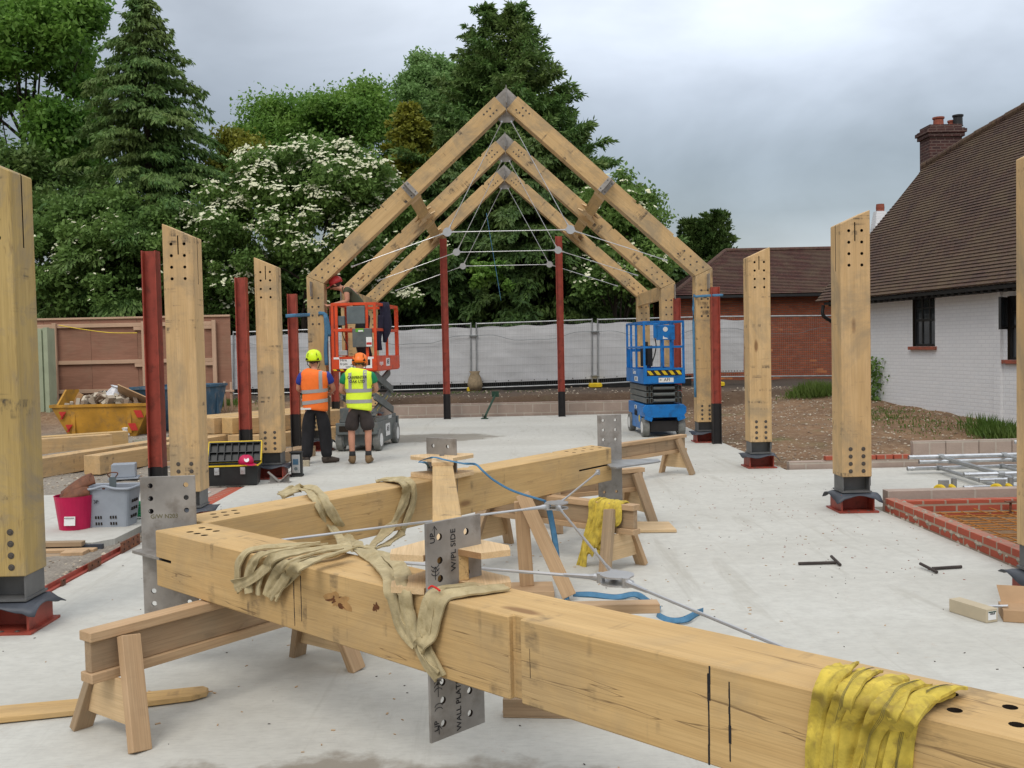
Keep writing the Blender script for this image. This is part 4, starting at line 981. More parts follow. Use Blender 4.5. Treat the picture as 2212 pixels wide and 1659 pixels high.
# ------------------------------------------------ things left of the slab
p = G(148, 1147, 0)+VC((0, .16, 0))
t = empty('tub', p, 'crimson plastic builder\'s tub with a white label and a leather tool belt in it', 'tub')
MB().lathe([(.15, 0), (.19, .33), (.195, .34), (.187, .34), (.145, .01), (.0, .01)], MX.Translation(p), 28).build('bucket', 'pink', t, smooth=False)
lb = p+VC((.02, -.172, .10)); MB().box(-.055, .055, -.002, .002, -.045, .045, MX.Translation(lb) @ MX.Rotation(-.13, 4, 'X')).build('paper_label', 'white', t)
mb = MB()
for i in range(10): cyl(mb, lb+VC((-.045+.01*i, -.008, .032+.0)), (0, 1, 0), .004, .004, 6); cyl(mb, lb+VC((-.045+.01*i, -.002, -.034)), (0, 1, 0), .004, .004, 6)
mb.build('label_print', 'ink', t)
mb = MB()
tb = empty('tool_belt', p+VC((0, 0, .29)), 'brown leather tool belt heaped in the crimson tub', 'tool belt')
for a, pts in ((0, [(-.12, 0, 0), (-.04, -.05, .06), (.05, -.02, .11), (.13, .04, .15), (.17, .06, .16)]), (1, [(-.13, .05, .02), (-.02, .05, .10), (.08, .06, .16), (.14, .05, .18)]), (2, [(-.10, -.06, -.02), (.0, -.09, .03), (.09, -.08, .06), (.15, -.03, .06)])):
    MB().path(smoothpath([p+VC(q)*1.1+VC((0, 0, .31)) for q in pts], 5), .055, 10, ry=.022, wd=(0, .6, .8)).build('pouch', 'leather', tb, smooth=True)
# shopping basket
p = G(230, 1139, 0)+VC((0, .15, 0)); w = .255; dd = .18; hh_ = .39
t = empty('basket', p, 'grey plastic shopping basket holding a saw and chisels beside the crimson tub', 'basket')
def ringpts(w_, d_, z, n=10):
    o = []; 
    for cx, cy, a0_ in ((w_-.04, d_-.04, 0), (-w_+.04, d_-.04, 90), (-w_+.04, -d_+.04, 180), (w_-.04, -d_+.04, 270)):
        for k in range(4): a = R(a0_+k*30); o.append(p+VC((cx+.04*math.cos(a), cy+.04*math.sin(a), z)))
    return o
r1 = ringpts(w*.84, dd*.8, .0); r2 = ringpts(w, dd, hh_); r3 = ringpts(w-.012, dd-.012, hh_); r4 = ringpts(w*.82, dd*.78, .02); n_ = len(r1)
fs = []
for a in range(3): fs += [(a*n_+k, a*n_+(k+1) % n_, (a+1)*n_+(k+1) % n_, (a+1)*n_+k) for k in range(n_)]
MB().add(r1+r2+r3+r4, fs+[tuple(range(3*n_, 4*n_))]).build('tray', 'greyplas', t)
rim = [q+VC((0, 0, .012+.03*math.exp(-((q.x-p.x)/.08)**2)*(1 if q.y < p.y else 0))) for q in ringpts(w+.016, dd+.016, hh_)]
RM = []
for i in range(n_):
    a, b = rim[i], rim[(i+1) % n_]; m_ = max(1, int((b-a).length/.03)); RM += [a.lerp(b, k/m_) for k in range(m_)]
RM = [VC((q.x, q.y, p.z+hh_+.005+(.03*math.exp(-((q.x-p.x)/.08)**2) if q.y < p.y-.1 else 0))) for q in RM]
MB().path(RM+[RM[0]], .011, 8, ry=.017, wd=(0, 0, 0), cap=False).build('rim', 'greyplas', t, smooth=True) if False else MB().path(RM+[RM[0]], .014, 8).build('rim', 'greyplas', t, smooth=True)
mb = MB()
for i in range(3):
    for q in (-1, 1):
        for z in (.035, .10): x = p.x+q*.075+(i-1)*.026; mb.box(x-.007, x+.007, p.y-dd*.8-.035*(z/.33)-.006+(0.0), p.y-dd*.8+.03, z-.011, z+.017)
for z in (.08, .16, .24): 
    for k in range(3): mb.box(p.x+w*.84+.032*z/.33-.02, p.x+w*.86+.036*z/.33+.004, p.y-.08+k*.06, p.y-.05+k*.06, z, z+.03)
mb.build('slots', 'dark', t)
text('basket_mark', '3P', .05, tframe(p+VC((-.085, -dd-.0, .265)), (1, 0, 0), (0, -.15, 1)), 'ink', t, .002)
o = p+VC((.01, .03, .30))
s_ = empty('hand_saw', o, 'dark saw blade with a loop handle standing in the grey basket', 'saw')
MB().box(-.036, .036, -.002, .002, -.24, .19, MX.Translation(o)).build('blade', 'greypanel', s_)
MB().path(smoothpath([o+VC(q) for q in ((-.028, 0, .19), (-.05, 0, .215), (-.03, 0, .235), (.03, 0, .238), (.055, 0, .225), (.03, 0, .19))], 5), .006, 6).build('handle', 'rust', s_)
o = p+VC((-.075, 0, .27)); tag(MB().box(-.012, .012, -.01, .01, -.2, .13, MX.Translation(o)).tube(o+VC((0, 0, .13)), o+VC((0, 0, .14)), .014).build('chisel', 'rust'), 'brown-handled tool upright in the grey basket', 'chisel')
# green rope
pts = []
for i in range(60): a = i*.62; pts.append(G(291, 1122, 0)+VC((.07*math.cos(a)*(1+.2*math.sin(i)), .05*math.sin(a)+.05, .018+.0028*i)))
tag(MB().path(smoothpath(pts, 3), .016, 8).build('coiled_rope', 'greenhose', smooth=True), 'bright green rope coiled beside the grey basket', 'rope')
# electrical box
p = G(262, 1035, -.0); t = empty('steel_box', p, 'pale grey steel electrical box on a flange at the edge of the gravel', 'box')
T_ = MX.Translation(p+VC((0, .12, 0))) @ MX.Rotation(.25, 4, 'Z')
MB().box(-.16, .16, -.12, .12, .02, .21, T_).build('housing', 'greyplas', t, bevel=.008); MB().box(-.20, .20, -.17, .15, 0, .018, T_).build('flange', 'greyplas', t)
# offcuts on the gravel below the path
for i, (x0, y0, z, L_, w_, h_, a, mt, lb) in enumerate(((-4.62, 9.15, -.05, .85, .10, .05, .02, 'pine', 'long pale timber offcut lying under the edge of the concrete path'),
        (-4.7, 8.95, -.085, .75, .10, .09, .03, 'pine_old', 'thick weathered timber offcut nearest the first post'),
        (-4.6, 9.27, .005, .68, .09, .045, -.01, 'pine_old', 'weathered batten on top of the offcut pile'),
        (-4.0, 9.02, -.06, .20, .16, .09, .05, 'pine', 'short timber block at the end of the offcut pile'))):
    d = VC((math.cos(a), math.sin(a), 0)); o = timber('timber_offcut', VC((x0, y0, z)), VC((x0, y0, z))+d*L_, w_, h_, mt); tag(o, lb, 'offcut', 'timber offcuts')
tag(MB().box(-6, -3.75, 9.27, 9.31, -.12, -.01).build('plastic_sheet', 'dpc'), 'strip of dark membrane hanging over the concrete path edge', 'membrane')
# stacked beams, left
def beam(p0, L_, a, z, lb, w=.29, grp='stacked oak beams', mt='oak', mitre=False):
    p0 = VC((p0[0], p0[1], z+w/2)); d = VC((math.cos(a), math.sin(a), 0))
    if mitre: o = MB().flat([(0, -w/2), (L_, -w/2), (L_, w/2), (w, w/2)], -w/2, w/2).build('oak_beam', mt, None, frame(p0, d), bevel=.005)
    else: o = timber('oak_beam', p0, p0+d*L_, w, w, mt, bev=.005)
    return tag(o, lb, 'oak beam', grp)
a_ = math.atan2(3.6, 1.15)
beam((-6.98, 14.85), 5.6, 1.26, -.05, 'long oak beam on the gravel with a mitred end, left of its twin', mitre=True)
beam((-6.22, 15.1), 4.3, 1.27, -.05, 'long oak beam on the gravel with a square end behind the grey electrical box')
beam((-9.9, 17.0), 3.1, .62, -.02, 'shorter oak beam ending behind the nearest left post')
beam((-10.1, 17.5), 3.4, .62, -.02, 'shorter oak beam lying behind its twin near the skip', mt='oak_clean')
pn = ['leftmost', 'second from the left', 'third from the left', 'fourth from the left', 'rightmost']
for i in range(5): beam((-6.15+.36*i, 18.7-.10*i), 3.4, .95, .26, pn[i]+' beam in the top layer of the pile behind the red stanchions', mt=('oak', 'oak_clean')[i % 2])
for i in range(4): beam((-5.7+.40*i, 18.35-.10*i), 3.2, .95, -.04, pn[i]+' beam in the bottom layer of the pile behind the red stanchions', mt='oak')
beam((-3.95, 14.6), 2.2, 1.25, -.12, 'weathered beam end low behind the third post and the man in orange', mt='pine_old')
tag(timber('batten', (-5.4, 15.6, .03), (-3.9, 16.1, .03), .06, .06, 'pine'), 'thin bearer under the long oak beams', 'batten')

# ------------------------------------------------ skips
def skip(c, rz, L_, W_, H_, body, label, zb=0.02):
    T_ = MX.Translation(c) @ MX.Rotation(rz, 4, 'Z'); t = empty('skip', c, label, 'skip', 'rubbish skips', rz)
    e = L_*.17
    def rg(dx, w_, z, i=0.): return [T_ @ VC(q) for q in ((-dx+i, -w_+i, z), (dx-i, -w_+i, z), (dx-i, w_-i, z), (-dx+i, w_-i, z))]
    b0 = rg(L_/2-e, W_/2*.88, zb); b1 = rg(L_/2, W_/2, H_); i1 = rg(L_/2, W_/2, H_, .03); i0 = rg(L_/2-e, W_/2*.88, zb+.03, .03)
    fs = [(3, 2, 1, 0)]
    for a in range(3): fs += [(a*4+k, a*4+(k+1) % 4, (a+1)*4+(k+1) % 4, (a+1)*4+k) for k in range(4)]
    fs.append((12, 13, 14, 15)); MB().add(b0+b1+i1+i0, fs).build('body', body, t)
    mb = MB()
    for k in range(4): mb.bar(b1[k]+VC((0, 0, -.02)), b1[(k+1) % 4]+VC((0, 0, -.02)), .05, .06)
    for dx in (-L_*.28, L_*.28): mb.box(dx-.04, dx+.04, -W_/2*.93-.03, -W_/2*.93, .15*H_, H_-.08, T_)
    mb.build('rim', body, t); return t, T_
t, T_ = skip((-8.70, 22.3, -.05), .02, 2.15, 1.3, .74, 'skipy', 'battered yellow skip full of rubble with red chevrons')
for q in (-1, 1):
    for k in (0, 1):
        x = q*(.80-.13*k); 
        MB().add([T_ @ VC(v) for v in ((x-.09, -.668+.0, .60-.28*k), (x+.07, -.668, .60-.28*k-.0), (x+.10*q+.02, -.655, .44-.28*k), (x-.02, -.655, .44-.28*k))]+[T_ @ VC(v) for v in ((x-.09, -.66+.0, .60-.28*k), (x+.07, -.66, .60-.28*k), (x+.10*q+.02, -.645, .44-.28*k), (x-.02, -.645, .44-.28*k))], [(0, 1, 2, 3), (4, 7, 6, 5), (0, 4, 5, 1), (1, 5, 6, 2), (2, 6, 7, 3), (3, 7, 4, 0)]).build('chevron', 'signred', t)
MB().add([T_ @ VC(v) for v in ((-.99, .66, .70), (.99, .66, .70), (.99, .70, 1.02), (-.99, .70, 1.02), (-.99, .63, .70), (.99, .63, .70), (.99, .67, 1.02), (-.99, .67, 1.02))], [(0, 1, 2, 3), (7, 6, 5, 4), (0, 4, 5, 1), (2, 6, 7, 3), (0, 3, 7, 4), (1, 5, 6, 2)]).build('raised_end', 'skipy', t) if False else None
for q in (-1, 1): MB().prism([(-.60, 0), (.60, 0), (.62, .34), (-.05, .36)], -.02, .02, T_ @ MX.Translation((q*.97, 0, .70)) @ MX.Rotation(R(90), 4, 'Z')).build('raised_side', 'skipy', t)
tr = empty('rubble_heap', (-8.85, 22.7, .6), 'heap of broken board, polythene and rubble filling the yellow skip', 'rubble')
mb = MB(); rr = random.Random(9)
for i in range(130):
    x, y = rr.uniform(-.8, .8), rr.uniform(-.5, .5); z = .62+.28*math.exp(-(x*x*2+y*y*3))+rr.uniform(0, .06)
    Tm = T_ @ MX.Translation((x, y, z)) @ MX.Rotation(rr.uniform(0, 3), 4, VC((rr.gauss(0, 1), rr.gauss(0, 1), rr.gauss(0, 1))).normalized()); a, b, c = rr.uniform(.03, .14), rr.uniform(.02, .09), rr.uniform(.01, .05)
    mb.box(-a, a, -b, b, -c, c, Tm)
tag(mb.build('broken_pieces', 'stones', tr), kind='stuff')
MB().box(-.36, .36, -.25, .25, -.012, .012, T_ @ MX.Translation((.55, -.2, .86)) @ MX.Rotation(.45, 4, 'Y') @ MX.Rotation(-.7, 4, 'X')).build('board', 'card', tr)
MB().box(-.06, .06, -.02, .02, -.2, .2, T_ @ MX.Translation((-.6, -.4, .8)) @ MX.Rotation(.5, 4, 'Y')).build('board', 'plyedge', tr)
mb = MB(); mb.lathe([(.02, .0), (.22, .03), (.16, .16), (.10, .27), (.14, .30), (.0, .26)], T_ @ MX.Translation((.08, -.1, .82)) @ MX.Rotation(.3, 4, 'Y'), 9); mb.build('polythene_bundle', 'polythene', tr)
mb = MB(); mb.lathe([(.02, .0), (.2, .02), (.22, .12), (.12, .22), (.0, .24)], T_ @ MX.Translation((-.15, 0, .78)), 8); mb.build('black_bag', 'blackrub', tr)
skip((-7.45, 23.2, 0), 1.35, 2.0, 1.3, 1.02, 'skipb', 'scuffed blue skip behind the red stanchion, right of the yellow one')
# container corner
p = G(105, 928, -.05); mb = MB()
for i in range(9): mb.box(p.x-2.2+.25*i, p.x-2.08+.25*i, p.y-.02, p.y+.02, 0.0, 2.42)
mb.box(p.x-2.3, p.x+.06, p.y+.02, p.y+.4, -.05, 2.45).box(p.x-.02, p.x+.08, p.y-.06, p.y+.08, -.05, 2.47)
tag(mb.build('site_container', 'contgreen'), 'pale green steel container corner peeping from behind the nearest left post', 'container')
tag(MB().box(-.1, .12, -.1, .1, 0, .12, MX.Translation(G(275, 940, 0)) @ MX.Rotation(.5, 4, 'Z')).lathe([(.1, .1), (.13, .16), (.05, .2), (0, .2)], MX.Translation(G(275, 940, 0)), 10).build('cement_sack', 'white'), 'crumpled white sack on the beams in front of the yellow skip', 'sack')

# ------------------------------------------------ plywood hoarding
t = empty('hoarding', (-9, 26, .4), 'hoarding of reddish plywood sheets with pale studs and rails', 'hoarding')
hy = 26.3; x0h = -13.4; x1h = (500-1080)/2150*26.3+.02
npan = 5; wp = 1.22
x = x1h; i = 0
while x > x0h:
    MB().box(0, wp-.006, 0, .018, 0, 2.2).build('panel', 'tropply', t, MX.Translation((x-wp, hy, .50+.01*(i % 2))) , bevel=.002); x -= wp; i += 1
for px in (468, 318, 128, -40):
    x = (px-1080)/2150*hy; timber('stud', (x, hy-.09, .40), (x, hy-.09, 2.62), .10, .075, 'pale', t, up=(0, 1, 0))
for z, dz in ((2.52, .02), (1.60, -.02), (.82, 0)):
    for a, b in ((-40, 128), (128, 318), (318, 468)):
        xa, xb = (a-1080)/2150*hy+.05, (b-1080)/2150*hy-.05; timber('rail', (xa, hy-.035, z+dz), (xb, hy-.035, z+dz), .05, .10, 'pale', t)
        timber('packer', (xb-.22, hy-.045, z+dz-.10), (xb, hy-.045, z+dz-.10), .05, .09, 'pale', t)
timber('capping', (x0h, hy-.01, 2.73), (x1h, hy-.01, 2.73), .07, .05, 'pale', t)
tag(MB().path(smoothpath([VC(((q-1080)/2150*26.1, 26.15, 1.75+(760-y)*26.1/2150)) for q, y in ((133, 693), (180, 702), (240, 711), (300, 713))], 6), .012, 5).build('orange_cord', 'yellow'), 'thin orange cord slung along the top of the hoarding', 'cord')
for px, y1 in ((482, 820), (494, 820)): pass
p = VC(((485-1080)/2150*24.5, 24.5, 0)); t = empty('profile_board', p, 'pair of small stakes with a cross rail in the grass by the fence end', 'stakes')
for dx in (0, .16): timber('stake', p+VC((dx, 0, .1)), p+VC((dx, 0, 1.05-.1*dx)), .05, .05, 'pale', t, up=(0, 1, 0))
timber('cross_rail', p+VC((-.06, -.04, .82)), p+VC((.24, -.04, .82)), .04, .05, 'pale', t)

# ------------------------------------------------ sheeted mesh fence
fy = 29.0
def fz(px): return VY(px, 0, fy).x
def fpt(px, py): return VY(px, py, fy)
posts = [-60, 498, 762, 1023, 1285, 1547, 1809, 2071]
tops = {498: 718, 762: 709, 1023: 699.5, 1285: 690.5, 1547: 684, 1809: 682, 2071: 684}
bots = {498: 851, 762: 845, 1023: 838, 1285: 829, 1547: 814, 1809: 812, 2071: 806}
fl = {498: 'leftmost white sheeted fence panel next to the hoarding', 762: 'white sheeted fence panel behind the orange lift', 1023: 'middle white sheeted fence panel between the red gable posts', 1285: 'white sheeted fence panel behind the blue lift', 1547: 'bare mesh fence panel in front of the brick outbuilding', 1809: 'bare mesh fence panel beside the white house'}
cable = []
for a, b in zip(posts[1:-1], posts[2:]):
    pa, pb, qa, qb = fpt(a+6, tops[a]), fpt(b-6, tops[b]), fpt(a+6, bots[a]), fpt(b-6, bots[b])
    t = empty('site_fence', (pa.x, fy, qa.z-.05), fl[a], 'fence panel', 'mesh fence panels')
    mb = MB()
    for u, v in ((pa, pb), (qa, qb), (pa+VC((0, 0, .04)), qa-VC((0, 0, .12))), (pb+VC((0, 0, .04)), qb-VC((0, 0, .12)))): mb.tube(u, v, .021, n=8)
    mb.build('tube_frame', 'galv', t)
    mb = MB(); nw = 60
    for i in range(1, nw): f = i/nw; u = pa.lerp(pb, f); v = qa.lerp(qb, f); mb.tube(u, v, .0016, n=3)
    for i in range(1, 9): f = i/9; mb.tube(pa.lerp(qa, f), pb.lerp(qb, f), .0016, n=3)
    mb.build('wire_mesh', 'galv', t)
    for z in (tops[a]+26, bots[a]-18):
        q = fpt(a, z)
        if a > 498: MB().box(q.x-.12, q.x+.12, fy-.04, fy+.04, q.z-.02, q.z+.02).build('clamp', 'galv', t)
    if a < 1547 or a == 1547:
        nx_, nz_ = 60, 20; vs = []
        f1 = 1.0 if a < 1547 else .22
        for i in range(nx_+1):
            for j in range(nz_+1):
                f = -.024+i/nx_*(f1+(.048 if a < 1547 else .02)); h = .055+.87*j/nz_; u = pa.lerp(pb, f).lerp(qa.lerp(qb, f), h)
                sag = .018*math.sin(f*22+a)*(1-j/nz_)
                vs.append(u+VC((0, .03+.014*float(vnoise(np.array(u.x*1.1), np.array(u.z*1.6), 1.3, 11)), sag)))
        fs = [(i*(nz_+1)+j, (i+1)*(nz_+1)+j, (i+1)*(nz_+1)+j+1, i*(nz_+1)+j+1) for i in range(nx_) for j in range(nz_)]
        o = MB().add(vs, fs).build('white_sheet', 'sheet', t, MX(), smooth=True)
        mb = MB()
        for i in range(9): f = (i+.5)/9*f1; u = pa.lerp(pb, f).lerp(qa.lerp(qb, f), .905); cyl(mb, u+VC((0, .0, 0)), (0, 1, 0), .016, .01, 8)
        mb.build('eyelets', 'dark', t)
    cable += [fpt(a+i*(b-a)/6, (tops[a]*(6-i)+tops[b]*i)/6+26+(12 if i in (2, 3, 4) else 0)) for i in range(6)]
tag(MB().path([c-VC((0, .06, 0)) for c in smoothpath(cable, 3)], .007, 4).build('slack_cable', 'greypanel'), 'thin cable drooping along the white fence sheeting', 'cable')
lf = {762: 'yellow fence foot hidden behind the men', 1023: 'yellow fence foot under the hessian sack', 1285: 'yellow fence foot right of the right gable post', 1547: 'yellow fence foot at the end of the white sheeting'}
for a, l in lf.items():
    p = fpt(a, bots[a]+3); zz = float(gh(p.x, fy)); 
    tag(MB().box(-.16, .16, -.32, .12, 0, .12, MX.Translation((p.x, fy, zz))).box(-.19, .19, -.28, .08, .03, .09, MX.Translation((p.x, fy, zz))).build('fence_foot', 'yellow', bevel=.01) if False else MB().prism([(-.17, 0), (.17, 0), (.19, .04), (.17, .12), (-.17, .12), (-.19, .04)], -.32, .12, MX.Translation((p.x, fy, zz))).build('ballast_block', 'yellow', bevel=.012), l, 'ballast block', 'yellow fence feet')
p = fpt(1025, 826); tag(MB().lathe([(.19, -.22), (.22, -.05), (.19, .12), (.12, .26), (.16, .33), (.06, .30), (0, .29)], MX.Translation((p.x+.02, fy-.22, p.z)), 14).build('hessian_sack', 'hessian', smooth=True), 'beige sack pulled over the fence foot left of centre', 'sack')
mb = MB(); mb.box(-9, 5.6, 29.15, 29.25, .38, .80); tag(mb.build('gravel_board', 'blackrub'), 'dark board running along the ground behind the white fence', 'board')
# green push-pull prop
a = G(1047, 905, 0); b = VY(1070, 853, 25.05); t = empty('push_prop', a, 'dark green steel prop leaning on the low block wall', 'prop')
MB().tube(a+VC((0, 0, .04)), b, .028, n=8).build('tube', 'green', t); MB().box(a.x-.09, a.x+.09, a.y-.07, a.y+.07, .002, .02).box(a.x-.05, a.x-.03, a.y-.05, a.y+.05, .02, .12).box(a.x+.03, a.x+.05, a.y-.05, a.y+.05, .02, .12).build('foot_plate', 'green', t); MB().box(b.x-.09, b.x+.09, b.y-.02, b.y+.02, b.z-.05, b.z+.09).build('head_plate', 'green', t)

# ------------------------------------------------ white house on the right
dw = VC((.16, -.987, 0)).normalized(); nw_ = VC((-.987, -.16, 0)).normalized(); E0 = VC((7.8, 24.24, 2.77))
t = empty('white_house', (9, 20, .2), 'white painted brick house with a steep tiled roof and chimney', 'house')
W0 = E0-nw_*.35+dw*.45; W0.z = 0.
Hm = MX(((dw.x, -nw_.x, 0, W0.x), (dw.y, -nw_.y, 0, W0.y), (0, 0, 1, -.1), (0, 0, 0, 1)))   # x along wall, y into house
def hx(px, py): q = Hm.inverted() @ onp(px, py, W0, nw_); return q.x, q.z
x1, z1 = hx(1971, 641); x2, z2 = hx(2020, 748); x3, z3 = hx(2176, 640); x4, z4 = hx(2240, 778); xp, _ = hx(2152, 650); xq, _ = hx(2167, 650); zt = 2.95
LW = 17.
cut = MB().box(x1, x2, -.1, .14, z2, z1).box(x3, x4+.35, -.1, .14, z4, z3)
MB().box(0, LW, 0, .3, -.3, zt).build('front_wall', 'whitebrick', t, Hm, cut=cut)
MB().box(0, .3, .301, 6.5, -.3, zt-.1).build('end_wall', 'whitebrick', t, Hm)
MB().box(xp, xq, -.06, -.001, -.3, zt-.06).build('pilaster', 'whitebrick', t, Hm, bevel=.003)
def win(xa, xb, za, zb, openl=False):
    w = MB(); f = .05
    w.box(xa, xb, .05, .10, zb-f, zb).box(xa, xb, .05, .10, za, za+f).box(xa, xa+f, .05, .10, za+f, zb-f).box(xb-f, xb, .05, .10, za+f, zb-f)
    for k in (1, 2): x = xa+(xb-xa)*k/3; w.box(x-.018, x+.018, .055, .095, za+f, zb-f)
    zm = za+(zb-za)*.52; w.box(xa+f, xb-f, .052, .098, zm-.025, zm+.025); z5 = za+(zb-za)*.76; w.box(xa+f, xb-f, .06, .09, z5-.012, z5+.012)
    o = w.build('window', 'iron', t, Hm); MB().box(xa+f, xb-f, .072, .078, za+f, zb-f).build('pane', 'glass', o, Hm)
    MB().box(xa+f, xb-f, .13, .135, za+f, za+(zb-za)*.66).build('reflection_panel', 'white', o, Hm); MB().box(xa-.08, xb+.06, -.07, .05, za-.07, za-.002).build('sill', 'clay', o, Hm, bevel=.005); return o  # white panel added behind the lower panes to imitate their bright reflection
win(x1, x2, z2, z1); w2 = win(x3, x3+(x2-x1)*1.5, z4, z3)
hh = Hm @ MX.Translation((x3+.02, -.02, z4+.55)) @ MX.Rotation(-.9, 4, 'Z')
MB().box(0, .45, -.02, .02, 0, .05).box(0, .45, -.02, .02, z3-z4-.62, z3-z4-.57).box(0, .04, -.02, .02, 0.05, z3-z4-.62).box(.41, .45, -.02, .02, .05, z3-z4-.62).build('open_casement', 'iron', w2, hh); MB().box(.04, .41, -.004, .004, .05, z3-z4-.62).build('casement_pane', 'glass', w2, hh)
# roof slope: overlapping tile courses clipped to the outline that the hip and ridge give it
ups = (-nw_)*math.cos(R(45))+VC((0, 0, math.sin(R(45)))); rn = dw.cross(ups); rn = rn if rn.z > 0 else -rn
Rm = MX(((dw.x, ups.x, rn.x, E0.x), (dw.y, ups.y, rn.y, E0.y), (dw.z, ups.z, rn.z, E0.z), (0, 0, 0, 1)))
if Rm.to_3x3().determinant() < 0: rn = -rn; Rm = MX(((dw.x, ups.x, rn.x, E0.x), (dw.y, ups.y, rn.y, E0.y), (dw.z, ups.z, rn.z, E0.z), (0, 0, 0, 1)))
sgn = 1 if rn.z > 0 else -1
out_ = [Rm.inverted() @ onp(x, y, E0, rn) for x, y in ((1769, 645), (1822, 575), (1881, 505), (1919, 459), (1972, 398), (1995, 362), (2079, 312), (2110, 293), (2212, 234))]
ou = [(q.x, q.y) for q in out_]; ou[0] = (0, 0)
xe = np.array([q[1] for q in ou]); xx = np.array([q[0] for q in ou]); ymax = ou[-1][1]+1.3
xe = np.append(xe, ymax); xx = np.append(xx, ou[-1][0]+3.5)
def xl_(y): return float(np.interp(y, xe, xx))
mb = MB(); y = -.12; pit = .105
rk = random.Random(4)
while y < ymax-.02:
    y2 = min(y+pit, ymax); a = xl_(max(y, 0)); b = xl_(max(y2, 0)); xr = LW
    mb.add([(a, y, .034*sgn), (xr, y, .034*sgn), (xr, y2+.01, .010*sgn), (b, y2+.01, .010*sgn), (a, y, .004*sgn), (xr, y, .004*sgn)], [(0, 1, 2, 3), (4, 5, 1, 0)]); y = y2
roof = mb.build('roof', 'tile', t, Rm)
MB().flat([(q[0]+.02, q[1]) for q in ou]+[(ou[-1][0]+3.5, ymax), (LW, ymax), (LW, 0)], -.08, -.005).build('roof_deck', 'dark', roof, Rm)
rid = [Rm @ VC((q[0], q[1], .03*sgn)) for q in ou[5:]]+[Rm @ VC((ou[-1][0]+3.5, ymax, .03*sgn)), Rm @ VC((LW, ymax, .03*sgn))]
P = []
for a, b in zip(rid[:-1], rid[1:]):
    k = max(1, int((b-a).length/.33)); P += [a.lerp(b, i/k) for i in range(k)]
mb = MB()
for a, b in zip(P[:-1], P[1:]): mb.tube(a, b+(b-a)*.04, .10, .085, 10)
mb.build('ridge_tiles', 'tile', roof)
# far slopes close the volume
q5 = Rm @ VC((ou[5][0], ou[5][1], 0)); q8 = Rm @ VC((ou[-1][0]+3.5, ymax, 0)); qn = Rm @ VC((LW, ymax, 0)); q0 = Rm @ VC((0, 0, 0)); back = -nw_*9.5
MB().add([q0, q5, VC((q0.x, q0.y, q0.z))+back, q8, qn, Rm @ VC((LW, 0, 0))+back, q8+VC((0, 0, -.02))], [(0, 1, 2), (1, 3, 5, 2), (3, 4, 5)]).build('back_slope', 'tile', roof, MX())
mb = MB().box(-.1, LW, -.36, -.24, 2.60+.1, 2.66+.1)
for i in range(int(LW/.2)): mb.box(i*.2, i*.2+.06, -.30, -.01, 2.62+.1, 2.70+.1)
MB().box(-.1, LW, -.40, -.30, 2.70, 2.76).build('gutter', 'iron', t, Hm); mb.build('rafter_feet', 'iron', t, Hm) if False else None
mb = MB()
for i in range(int(LW/.22)): mb.prism([(i*.22, 2.66), (i*.22+.10, 2.66), (i*.22+.08, 2.78), (i*.22+.02, 2.78)], -.34, -.01)
mb.build('rafter_ends', 'iron', t, Hm)
pd = Hm @ VC((-.25, -.34, 2.7)); mb = MB().path(smoothpath([pd, pd+VC((.0, 0, -.25)), pd+VC((.30, .1, -.45)), pd+VC((.36, .1, -.7)), pd+VC((.36, .1, -2.9))], 5), .045, 8); mb.build('downpipe', 'iron', t)
cB = onp(2003, 350, E0, rn); c0 = VY(2044, 350, 25.6)
def chim(parent, cx, cy, z0, z1, w, d_, mat, capm):
    MB().box(-w/2, w/2, -d_/2, d_/2, 0, z1-z0).build('stack', mat, parent, MX.Translation((cx, cy, z0)), bevel=.005)
    MB().box(-w/2-.05, w/2+.05, -d_/2-.05, d_/2+.05, z1-z0-.32, z1-z0-.10).box(-w/2-.09, w/2+.09, -d_/2-.09, d_/2+.09, z1-z0-.22, z1-z0-.13).build('oversailing_courses', mat, parent, MX.Translation((cx, cy, z0)))
Yc = 25.8; a = VY(2008, 290, Yc); b = VY(2078, 290, Yc); zt_ = VY(2044, 268, Yc).z
ch = empty('chimney', (0, 0, 0), None, None); ch.parent = t; ch.matrix_basis = WM[t.name].inverted() @ MX.Translation(((a.x+b.x)/2, Yc, 5)); WM[ch.name] = MX.Translation(((a.x+b.x)/2, Yc, 5))
chim(ch, (a.x+b.x)/2, Yc+.3, 4.6, zt_+.0, b.x-a.x, .62, 'chimbrick', 'chimbrick')
for px, mt, h_, w_ in ((2027, 'clay', 252, .13), (2061, 'clay', 256, .09), (2069, 'iron', 247, .12)):
    q = VY(px, h_, Yc+.2); MB().lathe([(w_*1.1, 0), (w_, .04), (w_*.95, q.z-zt_-.06), (w_*1.15, q.z-zt_-.04), (w_*1.15, q.z-zt_), (w_*.8, q.z-zt_), (w_*.8, .1), (0, .1)], MX.Translation((q.x, Yc+.2+(.15 if px == 2061 else 0), zt_-.02)), 14).build('chimney_pot', mt, ch)
